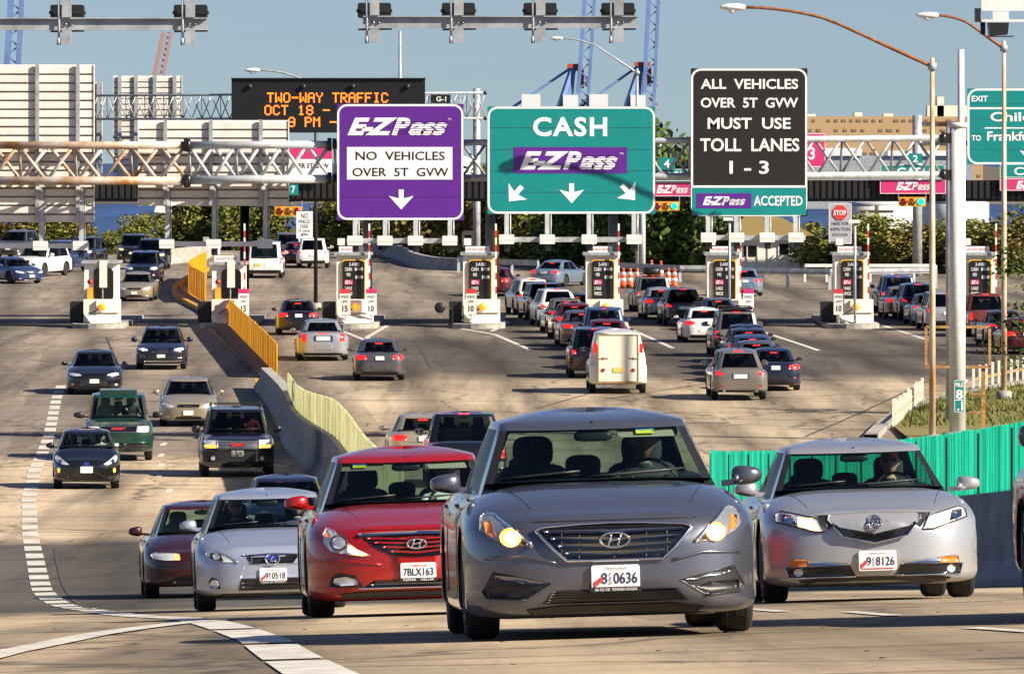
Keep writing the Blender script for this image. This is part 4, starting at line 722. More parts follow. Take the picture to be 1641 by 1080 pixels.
# rusty lower part of the near lamp pole, mile marker, empty sign frame
def mile(r, cv, cz, s): letters(r, [('MILE', cv(1531.5), cv(1543), cz(620), cz(613)), ('8', cv(1532), cv(1543), cz(639.5), cz(624)), ('.1', cv(1534), cv(1543), cz(658), cz(643))], 'sign white', -.006, .03); mb = MB(); mb.box(cv(1529.5), cv(1545), -.004, 0, cz(641.5), cz(640.3)); mb.build('divider', 'sign white', r)
panel('mile_marker', 'narrow green mile marker plate fixed on the big white column', 1529, 1545.5, 609, 661, 215.6, 'sign green', 'sign white', None, mile, rad=3, back=.02, bw=.8)
def frame_sign():
    d = 224; o = P3(1535, 690, d); o.z = Zg(o.x, d); r = empty('empty_sign_frame', o, 'empty rusty sign frame on two wooden posts behind the white column', 'sign frame'); q = lambda px, py: P3(px, py, d)-o; mb = MB()
    for a, b in (((1484, 524), (1588, 524)), ((1484, 588), (1588, 588)), ((1484, 524), (1484, 588)), ((1586, 524), (1586, 588))): mb.bar(q(*a), q(*b), .08, .08)
    mb.build('frame', 'rusty wood', r)
    for px in (1494, 1576): mb = MB(); p = q(px, 588); mb.bar((p.x, .08, 0), (p.x, .08, p.z), .12, .10); mb.build('post', 'rusty wood', r)
    mb = MB(); mb.bar(q(1553, 630), q(1576, 632), .05, .05); mb.bar(q(1553, 660), q(1576, 660), .05, .05); mb.build('brace', 'rusty wood', r)
frame_sign()
# ============================================================= TOLL PLAZA
DB = 333.0
def canopy():
    d0, d1 = 332.2, 341.0; x0, x1 = XX(-120, DB), XX(1760, DB); zt, zb = ZZ(289, d0), ZZ(334, d0); r = empty('toll_canopy', (0, (d0+d1)/2, Zg(0, DB)), 'long dark flat canopy with a ribbed fascia over the toll booths', 'canopy'); off = Zg(0, DB); ym = (d0+d1)/2
    mb = MB(); mb.box(x0, x1, d0-ym+.3, d1-ym-.3, zb+.3-off, zt-.1-off); mb.build('roof', 'black steel', r)
    mb = MB(); n = int((x1-x0)/.28); zf = ZZ(318, d0)-off
    for k in range(n):
        a = x0+(x1-x0)*k/n; w = (x1-x0)/n; mb.add([(a, d0-ym, zf), (a+w*.55, d0-ym, zf), (a+w*.55, d0-ym, zt-off), (a, d0-ym, zt-off), (a+w*.65, d0-ym+.07, zf), (a+w*.92, d0-ym+.07, zf), (a+w*.92, d0-ym+.07, zt-off), (a+w*.65, d0-ym+.07, zt-off), (a+w, d0-ym, zf), (a+w, d0-ym, zt-off)], [(0, 1, 2, 3), (1, 4, 7, 2), (4, 5, 6, 7), (5, 8, 9, 6)])
    mb.build('fascia', 'fascia', r)
    for px in (385, 585, 785, 985, 1180): x = XX(px, DB); m2 = MB(); m2.tube([(x, 1.5, -.1), (x, 2, zb+.35-off)], .21, 16); m2.build('column', 'galvanized' if px != 385 else 'black steel', r)
canopy()
def small_sign(name, label, px0, px1, py0, py1, d, face, border, items, m='sign white', rad=3, bold=.02, extra=None, group=None, bw=.8):
    def c(r, cv, cz, s):
        if items: letters(r, [(t[0], cv(t[1]), cv(t[2]), cz(t[4]), cz(t[3]))+tuple(t[5:]) for t in items], m, -.008, bold)
        if extra: extra(r, cv, cz, s)
    return panel(name, label, px0, px1, py0, py1, d, face, border, None, c, rad=rad, bw=bw, group=group)
CF = 332.0
def pk(x0, x1, y0, y1):
    def f(r, cv, cz, s): mb = MB(); logo(mb, cv(x0), cv(x1), cz(y1), cz(y0), -.008, 0, 1); mb.build('logo', ['sign white', 'sign pink'], r)
    return f
small_sign('lane_sign', 'magenta toll tag sign on the canopy between the teal and black signs', 1042, 1110, 292, 315, CF, 'sign pink', 'sign white', None, extra=pk(1052, 1103, 297, 310), rad=2)
small_sign('lane_sign', 'magenta toll tag sign on the canopy above the green traffic signal at right', 1410, 1516, 288, 311, CF, 'sign pink', 'sign white', None, extra=pk(1436, 1492, 292, 305), rad=2)
small_sign('lane_sign', 'magenta toll tag sign cut by the right edge on the canopy', 1602, 1700, 286, 306, CF, 'sign pink', 'sign white', None, extra=pk(1628, 1682, 290, 303), rad=2)
small_sign('lane_sign', 'green lane sign cut by the right edge above the magenta one', 1602, 1700, 263, 285, CF, 'sign green', 'sign white', [('CASH', 1625, 1685, 268, 281)], rad=2)
small_sign('lane_sign', 'tall magenta sign right of the black overhead sign', 1270, 1323, 214, 268, CF-.3, 'sign pink', 'sign white', [('3', 1296, 1306, 236, 256)], rad=2)
small_sign('lane_sign', 'magenta and white weight limit sign behind the left truss end', 461, 532, 237, 281, CF-.3, 'sign white', None, [('OVER 5T GVW', 466, 527, 262, 270)], 'sign black', extra=lambda r, cv, cz, s: (lambda mb: (mb.box(cv(461), cv(532), -.007, -.001, cz(255), cz(237)), mb.build('header', 'sign pink', r)))(MB()))
small_sign('lane_number', 'small green lane seven plate hanging at the left of the purple sign', 463, 478, 295, 313, CF, 'sign green', None, [('7', 467, 473, 298, 310)])
small_sign('lane_number', 'small green lane four plate seen between the teal and black signs', 1056, 1082, 253, 272, CF-.2, 'sign green', None, [('4', 1064, 1073, 256, 269)])
small_sign('lane_number', 'small green lane two plate above the truss at right', 1456, 1478, 246, 262, CF-.2, 'sign green', None, [('2', 1463, 1471, 249, 260)])
small_sign('lane_sign', 'green cash lane sign behind the truss right of the black sign', 1411, 1514, 264, 287, CF-.1, 'sign green', 'sign white', [('CASH', 1437, 1492, 269, 283)], rad=2)
small_sign('lane_sign', 'green cash lane sign behind the truss between the teal and black signs', 1040, 1112, 271, 291, CF-.1, 'sign green', 'sign white', [('CASH', 1052, 1102, 275, 287)], rad=2)
def signal(px, py, lit, label, py_c=326):
    d = CF-.3; o = P3(px, py+8, d); r = empty('traffic_signal', o, label, 'traffic signal', 'horizontal signals under the canopy'); s = d/F; mb = MB(); mb.bbox(-22*s, 22*s, 0, .2, 0, 15*s, .03); mb.build('housing', 'signal yellow', r)
    for k, m in enumerate(('signal red', 'signal amber', 'signal green lit' if lit else 'signal red')):
        mb = MB(); x = (-14+14*k)*s; mb.lathe([(5.4*s, 0), (5.2*s, -.03), (.01, -.05)], 'y', (x, -.004, 7.5*s), 14); mb.build('lens', m, r); mb = MB(); mb.tube([(x+6.2*s*math.cos(a), -.09, 7.5*s+6.2*s*math.sin(a)) for a in np.linspace(-.3, PI+.3, 10)], .02, 5); mb.build('visor', 'signal yellow', r)
    for x in (-22, 22): mb = MB(); mb.bar((x*s, .1, 10*s), (x*s, .1, 24*s), .03, .03); mb.build('hanger', 'galvanized', r)
signal(462, 338, False, 'horizontal traffic signal with three dark red lenses left of the white weight sign'); signal(1067, 330, True, 'horizontal traffic signal with a green light beside the teal sign'); signal(1462, 323, True, 'horizontal traffic signal with a green light under the magenta sign at right')
def floodcam(px, py, d, label):
    o = P3(px, py, d); r = empty('floodlight', o, label, 'floodlight'); mb = MB(); mb.prism([(-.3, 0), (.3, -.05), (.34, .25), (-.2, .32)], -.2, .3); mb.build('housing', 'white metal', r); mb = MB(); mb.bar((0, .1, .3), (0, .1, .75), .06, .06); mb.build('bracket', 'dark trim', r)
floodcam(258, 340, CF-.3, 'small white floodlight hanging under the canopy at left')
def nov(): return [('NO', 483, 494, 342, 350), ('VEHICLES', 478, 497, 352, 358), ('OVER', 481, 494, 360, 366), ('5T GVW', 478, 497, 368, 373), ('8PM', 482, 493, 374, 379)]
small_sign('weight_sign', 'white weight limit sign hanging beside the dark red traffic signal', 475, 501, 339, 382, 331, 'sign white', None, nov(), 'sign black', bold=.0)
def stopx(r, cv, cz, s):
    mb = MB(); c = (cv(1346), cz(341)); R = 12.5*s; mb.prism([(c[0]+R*math.cos(math.radians(22.5+45*k)), c[1]+R*math.sin(math.radians(22.5+45*k))) for k in range(8)], -.03, -.001); mb.build('octagon', 'plate red', r); letters(r, [('STOP', cv(1336), cv(1356), cz(345), cz(337))], 'sign white', -.035)
    mb = MB(); arrow(mb, cv(1346), cz(387), 6*s, 0, -.008); mb.build('arrow', 'sign black', r)
mat('sign grey', (.36, .37, .40), .6)
small_sign('inspection_sign', 'tall grey sign with a red stop octagon on top of the seventh booth', 1328, 1365, 326, 391, 331.4, 'sign grey', 'sign white', [('HERE FOR', 1333, 1360, 356, 361), ('INSPECTION', 1331, 1362, 365, 370), ('STATION', 1334, 1358, 374, 379)], 'sign black', bold=.0, extra=stopx)
# ---- booths
PRICE = [('2-AXLE', .30, .78, .87, .95), ('CASH', .10, .42, .74, .83), ('$4.00', .55, .93, .74, .83), ('MD', .18, .36, .61, .69), ('$3.00', .58, .93, .54, .63), ('2 AXLE', .10, .42, .27, .35), ('VEHICLE', .10, .44, .14, .22)]
def booth(px, kind, label, speed, top=405, tone='booth white', arm=True, topsign=True):
    d = 330.5; x, z = XX(px, d), Zg(XX(px, d), d); s = d/F; root = empty('toll_booth', (x, d, z), label, 'toll booth', 'toll booths across the plaza'); B = 0.22
    H = (520-top)*s; w = 26*s
    mb = MB(); mb.box(-w, w, .5, 3.2, B, .95); mb.build('base', 'booth blue', root)
    mb = MB(); f = [(-w, .95), (w, .95), (w, H), (-w, H)]
    mb.box(-w, w, .55, 3.2, .952, H); mb.build('shell', tone, root)
    mb = MB(); mb.box(-w-.12, w+.12, .35, 3.4, H, H+.12); mb.build('roof', 'galvanized', root)
    if kind == 'price':
        mb = MB(); mb.prism(rrect(-w*.68, w*.78, 1.12, H-.18, .16), .47, .545); mb.build('frame', 'booth yellow', root)
        mb = MB(); mb.prism(rrect(-w*.62, w*.72, 1.17, H-.23, .14), .44, .468); mb.build('price_board', 'board black', root)
        mb = MB(); a, b, c, e = -w*.62, w*.72, 1.17, H-.23
        for t in PRICE: put_text(mb, t[0], a+(b-a)*t[1], a+(b-a)*t[2], c+(e-c)*t[3], c+(e-c)*t[4], .432, 0, 0, .01)
        mb.box(a+(b-a)*.08, a+(b-a)*.46, .430, .436, c+(e-c)*.40, c+(e-c)*.52, 1); logo(mb, a+(b-a)*.12, a+(b-a)*.43, c+(e-c)*.42, c+(e-c)*.50, .424, 0, 1); mb.build('lettering', ['sign white', 'sign pink'], root)
    else:
        mb = MB(); mb.prism(rrect(-w*.42, w*.80, 1.15, H-.2, .22), .50, .545); mb.build('window', 'gloss black', root)
        mb = MB(); mb.bbox(-w*.80, -w*.45, .25, .52, .95, 1.75, .03); mb.build('signal_box', 'signal yellow', root); mb = MB(); mb.lathe([(.13, 0), (.12, -.06), (.02, -.1)], 'y', (-w*.62, .24, 2.0), 14); mb.build('signal_lens', 'signal red', root)
        mb = MB(); mb.bbox(-w*.05, w*.42, .30, .36, 1.75, 2.95, .02); mb.build('notice_board', 'sign back', root)
        mb = MB(); mb.box(w*.12, w*.18, .37, .43, .4, 2.8); mb.build('notice_post', 'galvanized', root)
    if topsign:
        mb = MB(); mb.box(-w*.85, w*.62, .40, .46, H+.13, H+.40); mb.build('top_plate', 'sign white', root); mb = MB(); put_text(mb, 'DO NOT ENTER', -w*.72, w*.5, H+.21, H+.32, .392, 0); mb.build('lettering', 'plate red', root)
        mb = MB(); mb.bbox(-w*.95, -w*.5, .5, .8, H+.45, H+.75, .03); mb.build('camera_box', 'white metal', root)
    # island
    mb = MB(); n = 10; pts = [(1.15*math.cos(a), -1.4+1.25*math.sin(a)) for a in np.linspace(PI, 2*PI, n+1)]; pts = [(-1.15, 16)]+pts+[(1.15, 16)]; mb.zprism(pts, -.1, B-.02)
    i = mb.build('traffic_island', 'concrete', None, (x, d, z)); struct(i)
    # crash block with amber lamp
    cb = empty('crash_block', (x+.12, d-.9, z+B), label.split(' with')[0].replace('toll booth', 'crash block before the booth')[:0]+BLK[px], 'barrier', 'white crash blocks before the booths'); W_ = 29*s
    mb = MB(); mb.prism([(-W_, 0), (W_, 0), (W_, 1.02), (-W_, 1.02)], .15, 1.2)
    mb.add([(-W_, .15, .02), (W_, .15, .02), (W_*.85, -.55, 0), (-W_*.55, -.55, 0), (-W_, .149, .42), (W_, .149, .42)], [(3, 2, 5, 4), (3, 4, 0), (2, 1, 5)]); mb.build('block', 'concrete bright', cb)
    mb = MB(); mb.box(-W_*.28, W_*.98, -.02, .149, .45, 1.0); mb.build('face_plate', 'booth white', cb)
    mb = MB(); mb.lathe([(.17, 0), (.17, -.08), (.12, -.14), (.02, -.16)], 'y', (W_*.05, -.03, .70), 16); mb.build('amber_lamp', 'amber lamp', cb)
    mb = MB(); mb.bar((-W_*.6, -.1, .4), (W_*.0, -.1, .68), .05, .05); mb.build('lamp_arm', 'dark trim', cb)
    bb = MB(); bb.bbox(-w-.62, -w-.06, .2, 1.6, B, 1.12, .04); o_ = bb.build('equipment_cabinet', 'black steel', None, (x, d, z)); tag(o_, CAB[px], 'cabinet', 'dark cabinets beside the booths')
    if arm:
        g = empty('gate_arm', (x+w+.02, d+.2, z+B), ARM[px], 'barrier gate', 'raised gate arms'); mb = MB(); zt_ = 4.35
        k = 11
        for j in range(k): mb.box(-.037, .037, -.03, .03, .95+(zt_-.95)*j/k, .95+(zt_-.95)*(j+1)/k, j % 2)
        mb.build('arm', ['sign white', 'plate red'], g); mb = MB(); mb.bbox(-.16, .16, -.16, .2, 0, 1.0, .03); mb.build('gate_motor', 'white metal', g)
    for q, (dx, num, dark) in enumerate(speed):
        sg = empty('speed_sign', (x+dx, d-1.28, z+B-.05), SPD[(px, q)], 'sign', 'speed limit signs on the islands'); sw = 8.5*s; mb = MB(); mb.box(-sw, sw, -.02, .02, .42, 1.35); mb.build('plate', 'sign white' if not dark else 'sign back', sg); mb = MB(); mb.box(-sw, sw, -.025, .02, 1.352, 1.55); mb.build('header', 'sign pink' if not dark else 'plate red', sg)
        mb = MB(); put_text(mb, 'SPEED', -sw*.75, sw*.75, 1.15, 1.26, -.028, 0); put_text(mb, 'LIMIT', -sw*.6, sw*.6, .94, 1.05, -.028, 0); put_text(mb, num, -sw*.5, sw*.5, .55, .82, -.028, 0, 0, .02); mb.build('lettering', 'sign black', sg); mb = MB(); mb.box(-.03, .03, .022, .06, 0, 1.4); mb.build('post', 'galvanized', sg)
NM = {160: 'leftmost booth', 365: 'booth by the yellow fence', 565: 'booth under the purple sign', 768: 'booth below the thin gantry column', 965: 'booth under the teal cash sign', 1160: 'booth before the white building', 1365: 'booth under the red octagon sign', 1570: 'booth hidden behind the white column'}
BLK = {k: 'cream crash block with an amber lamp at the '+v for k, v in NM.items()}; CAB = {k: 'dark equipment cabinet on the left of the '+v for k, v in NM.items()}; ARM = {k: 'raised red and white gate arm at the '+v for k, v in NM.items()}
SPD = {}
for k, v in NM.items():
    for q in (0, 1): SPD[(k, q)] = ('speed limit sign at the left of the ' if q == 0 else 'second speed limit sign at the right of the ')+v
SPD[(365, 0)] = 'speed limit fifteen sign in front of the booth by the yellow fence'; SPD[(1160, 0)] = 'pale speed limit sign right of the booth before the white building'
booth(160, 'back', 'leftmost toll booth with black window and no price board', [], 418, arm=False, topsign=False)
booth(365, 'back', 'white toll booth with black window beside the yellow fence', [(.75, '15', False)], 420)
booth(565, 'price', 'toll booth with price board under the purple sign', [(-.30, '15', True), (.85, '10', False)])
booth(768, 'price', 'toll booth with price board behind the thin gantry column', [(-.35, '10', True)])
booth(965, 'price', 'toll booth with price board under the teal cash sign', [])
booth(1160, 'price', 'toll booth with price board in front of the white building', [(1.05, '10', False)])
booth(1365, 'price', 'toll booth with price board under the red octagon sign', [(-.62, '10', True)])
booth(1570, 'price', 'toll booth hidden behind the white column and bushes at right', [])
# thin posts with small lights before two booths
for px, py, lab in ((1169, 352, 'thin grey camera post before the sixth booth'), (1370, 356, 'thin grey camera post before the seventh booth')):
    x = XX(px, 329); r = empty('camera_post', (x, 329, Zg(x, 329)), lab, 'pole'); H = ZZ(py, 329)-Zg(x, 329); mb = MB(); mb.tube([(0, 0, .2), (0, 0, H)], .06, 8); mb.build('mast', 'galvanized', r); mb = MB(); mb.bbox(-.28, .22, -.15, .15, H-.05, H+.1, .03); mb.build('camera', 'white metal', r)
r = empty('round_disc', (XX(705, 327), 327, Zg(XX(705, 327), 327)), 'small round black disc on an arm left of the fourth booth', 'mirror'); mb = MB(); mb.lathe([(.04, -.05), (.2, -.04), (.24, 0), (.2, .04), (.04, .05)], 'y', (0, 0, .95), 18); mb.build('disc', 'black plastic', r, fix=True); mb = MB(); mb.bar((.2, .03, .95), (.55, .2, .9), .04, .04); mb.bar((.55, .2, .0), (.55, .2, .95), .06, .06); mb.build('bracket', 'black steel', r)
o = MB(); o.bbox(-.14, .14, -.05, .05, .15, 2.7, .05); tag(o.build('lane_post', 'fence yellow', None, (XX(795, 336), 336, Zg(XX(795, 336), 336)+1.5)), 'bright yellow post pad right of the fourth booth', 'post')
o = empty('red_sign_box', (XX(750, 340), 340, ZZ(398, 340)), 'grey rounded box with a small red light above the fourth booth', 'sign'); mb = MB(); mb.prism(rrect(-.28, .28, 0, .8, .15), 0, .2); mb.build('housing', 'sign back', o); mb = MB(); mb.box(-.16, .16, -.01, 0, .35, .6); mb.build('display', 'board black', o); mb = MB(); mb.box(-.09, .09, -.016, -.011, .38, .5); mb.build('light', 'tail red', o)
# orange cones
def cone():
    r = empty('traffic_cone', (0, 0, 0), 'orange traffic cone', 'cone', 'orange cones beyond the fifth booth'); mb = MB(); mb.lathe([(.21, .04), (.15, .35)], 'z', (0, 0, 0), 14); mb.lathe([(.13, .52), (.108, .68)], 'z', (0, 0, 0), 14); mb.lathe([(.085, .82), (.06, 1.0), (.05, 1.02)], 'z', (0, 0, 0), 14); mb.build('body', 'cone orange', r)
    mb = MB(); mb.lathe([(.15, .35), (.13, .52)], 'z', (0, 0, 0), 14); mb.lathe([(.108, .68), (.085, .82)], 'z', (0, 0, 0), 14); mb.build('reflective_band', 'sign white', r); mb = MB(); mb.box(-.24, .24, -.24, .24, 0, .04); mb.build('base', 'rubber', r); return r
c0 = cone(); first = True
CN = {990: 'orange cone leftmost in the row by the fifth booth', 999: 'second orange cone right of the fifth booth', 1010: 'third orange cone right of the fifth booth', 1021: 'fourth orange cone just left of the grey post', 1032: 'orange cone just right of the grey post', 1071: 'orange cone left of the last one by the dark rooftop', 1081: 'orange cone rightmost in the row'}
for px, lab in CN.items():
    c = c0 if first else copy_tree(c0); first = False; x, d, z = G(px, 462); c.location = (x, d, z); c['label'] = lab; c.scale = (1.05, 1.05, 1.05)
for px, py, lab in ((1044, 448, 'orange cone standing farther back behind the grey post'), (1059, 449, 'small far orange cone behind the roof box car')): c = copy_tree(c0); x, d, z = G(px, py); c.location = (x, d, z); c['label'] = lab
# ============================================================= VEHICLE BUILDER  (local axes: nose towards -y, tail +y, x to the picture's right when it faces us)
def superell(mb, c, r, e=3.0, nu=14, nv=10, mi=0, shape=None):
    P = []
    f = lambda a: math.copysign(abs(a)**(2/e), a)
    for i in range(nv+1):
        v = -PI/2+PI*i/nv; row = []
        for j in range(nu):
            u = 2*PI*j/nu; p = [r[0]*f(math.cos(v))*f(math.cos(u)), r[1]*f(math.cos(v))*f(math.sin(u)), r[2]*f(math.sin(v))]
            if shape: p = shape(*p)
            row.append((c[0]+p[0], c[1]+p[1], c[2]+p[2]))
        P.append(row)
    mb.grid(P, mi, True, True)
def body_mesh(s):
    L, Wd = s['L'], s['W']; zn, zh, tc, bl, td, zd, tl = s['zn'], s['zh'], s['tc'], s['belt'], s['td'], s['zd'], s.get('ztail', .62); gc = s.get('gc', .17); pf, Af, pr, Ar = s.get('pf', 3.2), s.get('Af', .72), s.get('pr', 4.6), s.get('Ar', .6)
    zn0 = s.get('zn0', .62)
    zt = pchip(np.array([0, .035, .11, .25, .6, tc, tc+.7, td, L-.26, L-.10, L-.03, L]), np.array([zn0, zn-.13, zn-.035, zn, zn+(zh-zn)*.52, zh, bl, zd, zd-.02, zd-.07, zd-.22, tl]))
    zb = pchip(np.array([0, .04, .14, .45, L-.5, L-.12, L-.03, L]), np.array([.36, gc+.10, gc+.02, gc, gc+.02, gc+.05, gc+.09, .42]))
    ww = lambda t: Wd/2*min((1-max(0, 1-t/Af)**2.2)**(1/pf), (1-max(0, 1-(L-t)/Ar)**2.2)**(1/pr)) if 0 < t < L else .02
    ts = [.001, .004, .01, .02, .035, .055, .08, .11, .15, .2, .26, .33, .42, .52, .65, .8, 1.0, 1.2, 1.45, 1.75, 2.1, 2.5, 2.9, 3.3]
    ts = [t for t in ts if t < L-1.2]+[L-q for q in (1.1, .9, .75, .6, .48, .38, .3, .23, .17, .12, .08, .055, .035, .02, .01, .004, .001)]
    n = 18; rows_ = []; cr = s.get('crown', 4.2)
    for t in ts:
        a, b, w = float(zt(t)), float(zb(t)), ww(t); zm = b+(a-b)*.52; row = []
        for k in range(2*n):
            th = -PI/2+2*PI*k/(2*n); c, q = math.cos(th), math.sin(th); e = cr if q > 0 else s.get('eb', 11)
            x = w*math.copysign(abs(c)**(2/e), c); z = zm+(a-zm if q > 0 else zm-b)*math.copysign(abs(q)**(2/e), q)
            if q > 0: x *= 1-s.get('tum', .07)*q*q
            else: x *= 1-.02*q*q
            row.append((x, t-L/2, z))
        rows_.append(row)
    mb = MB(); mb.grid(rows_, 0, True, True); m = 2*n; mb.add(rows_[0], [tuple(range(m-1, -1, -1))]); mb.add(rows_[-1], [tuple(range(m))])
    return mb, zt, ww
def cabin_mesh(s, zt):
    c = s['cab']; L = s['L']; yc, yf, yr, yb = (c[k]-L/2 for k in ('tc', 'tf', 'tr', 'tb')); wb, wr, zr, crn = c['wb'], c['wr'], c['zr'], c.get('crown', .06); bf, br = c.get('bow', .22), c.get('bowr', .12)
    nF, nS, nR = 14, 12, 10; J = [0, .06, .28, .52, .76, .92, 1.0]
    wbf = c.get('wbf', wb*.93); wrf = c.get('wrf', wr*.94); wbr = c.get('wbr', wb*.90); wrr = c.get('wrr', wr*.92)
    def ring(f):
        e = f**1.12; y0 = yc+(yf-yc)*f; y1 = yb+(yr-yb)*f**.94; w0 = wbf+(wrf-wbf)*e; w1 = wbr+(wrr-wbr)*e; bo = bf+(.10-bf)*f; bR = br+(.06-br)*f; wm = wb+(wr-wb)*e; pts = []
        for k in range(nF): u = 1-2*k/nF; u = u if abs(u) == 1 else u*1.07; pts.append((w0*u, y0+bo*(abs(u)**2.4)))
        ya = y0+bo; yz = y1-bR
        for k in range(nS): q = k/nS; x = w0+(w1-w0)*q; bul = (wm-(w0+w1)/2)*math.sin(PI*q); pts.append((-(x+bul), ya+(yz-ya)*q))
        for k in range(nR): u = -1+2*k/nR; pts.append((w1*u, y1-bR*(abs(u)**2.4)))
        for k in range(nS): q = 1-k/nS; x = w0+(w1-w0)*q; bul = (wm-(w0+w1)/2)*math.sin(PI*q); pts.append((x+bul, ya+(yz-ya)*q))
        out = []
        for x, y in pts:
            z0 = float(zt(y+L/2))-c.get('sink', .07); zr_ = zr-c.get('drop', .03)*abs((y-(yf+yr)/2)/((yr-yf)/2+.01))**2*(1 if f > .9 else 1); out.append((x, y, z0+(zr_-z0)*(f if f < .9 else f-.0)))
        return out
    R = [ring(f) for f in J]; N = len(R[0]); bp = c.get('bp', 6)
    groups = {'cab': MB(), 'ws': MB(), 'rw': MB(), 'sl': MB(), 'sr': MB(), 'trim': MB()}
    for j in range(len(J)-1):
        for i in range(N):
            i2 = (i+1) % N; q = [R[j][i], R[j][i2], R[j+1][i2], R[j+1][i]]
            inner = 1 <= j <= 4
            if i < nF: g = 'ws' if inner and 1 <= i < nF-1 else ('trim' if j <= 4 else 'cab')
            elif i < nF+nS: k = i-nF; g = 'sl' if inner and j <= 4 and 1 <= k < nS-1 and k != bp else ('trim' if inner and k == bp else 'cab')
            elif i < nF+nS+nR: k = i-nF-nS; g = 'rw' if (inner and j >= c.get('rwj', 1)) and 1 <= k < nR-1 else 'cab'
            else: k = nS-1-(i-nF-nS-nR); g = 'sr' if inner and 1 <= k < nS-1 and k != bp else ('trim' if inner and k == bp else 'cab')
            if c.get('panel_van') and g in ('sl', 'sr') and k > 4: g = 'cab'
            groups[g].add(q, [(0, 1, 2, 3)], 0, True)
    top = R[-1]; ym = (yf+yr)/2; rows_ = []
    for k in range(9):
        sc = 1-k/8*.998; rows_.append([(x*sc, ym+(y-ym)*sc, z+crn*(1-sc**2.2)) for x, y, z in top])
    groups['cab'].grid(rows_, 0, True, True); groups['cab'].add(rows_[-1], [tuple(range(N))], 0, True)
    return groups, R
def weld(o):
    b = bmesh.new(); b.from_mesh(o.data); bmesh.ops.remove_doubles(b, verts=b.verts, dist=.0005); bmesh.ops.recalc_face_normals(b, faces=b.faces); b.to_mesh(o.data); b.free(); return o
class Proj:
    def __init__(s, mbs):
        v, f = [], []
        for m in mbs: n = len(v); v += [Vector(p) for p in m.v]; f += [[i+n for i in q] for q in m.f]
        s.b = BVHTree.FromPolygons(v, f)
    def y(s, x, z, side):
        h = s.b.ray_cast(Vector((x, -9*side, z)), Vector((0, side, 0)))
        if h[0] is not None: return h[0].y
        for k in range(1, 12):
            for xx, zz in ((x*(1-.02*k), z), (x, z+.012*k), (x, z-.012*k), (x*(1-.02*k), z-.012*k), (x*(1-.02*k), z+.012*k)):
                h = s.b.ray_cast(Vector((xx, -9*side, zz)), Vector((0, side, 0)))
                if h[0] is not None: return h[0].y
        return 0
    def patch(s, mb, poly, side=1, off=.006, depth=.03, mi=0, step=.035):
        b = bmesh.new(); vs = [b.verts.new((x, 0, z)) for x, z in poly]
        try: b.faces.new(vs); bmesh.ops.triangulate(b, faces=b.faces[:])
        except ValueError: b.free(); return
        xs = [p[0] for p in poly]; zs = [p[1] for p in poly]
        for ax, lo, hi in ((0, min(xs), max(xs)), (2, min(zs), max(zs))):
            n = int((hi-lo)/step)
            for k in range(1, n+1):
                q = lo+(hi-lo)*k/(n+1); co = [0, 0, 0]; co[ax] = q; no = [0, 0, 0]; no[ax] = 1; bmesh.ops.bisect_plane(b, geom=b.verts[:]+b.edges[:]+b.faces[:], plane_co=co, plane_no=no, dist=1e-5)
        b.verts.index_update(); P = []
        for v in b.verts: P.append((v.co.x, s.y(v.co.x, v.co.z, side)-off*side, v.co.z))
        F_ = [tuple(v.index for v in f.verts) for f in b.faces]; E_ = [tuple(v.index for v in e.verts) for e in b.edges if len(e.link_faces) == 1]; b.free(); n = len(P)
        mb.add(P+[(x, y+depth*side, z) for x, y, z in P], F_, mi, True); m0 = len(mb.v)-2*n
        mb.f += [(m0+i, m0+j, m0+n+j, m0+n+i) for i, j in E_]; mb.m += [mi]*len(E_); mb.sm += [False]*len(E_)
    def tube(s, mb, pts, r, side=1, off=.01, mi=0, closed=False, n=6, sub=4):
        out = []; k = len(pts)
        for i in range(k if closed else k-1):
            a, b = pts[i], pts[(i+1) % k]
            for q in range(sub): f = q/sub; out.append((a[0]+(b[0]-a[0])*f, a[1]+(b[1]-a[1])*f))
        if not closed: out.append(pts[-1])
        mb.tube([(x, s.y(x, z, side)-off*side, z) for x, z in out], r, n, mi, closed)
def mir(p): return [(-x, z) for x, z in reversed(p)]
def ell(cx, cz, rx, rz, n=16): return [(cx+rx*math.cos(2*PI*k/n), cz+rz*math.sin(2*PI*k/n)) for k in range(n)]
def rect(x0, x1, z0, z1, r=.01): return rrect(x0, x1, z0, z1, r, 2)
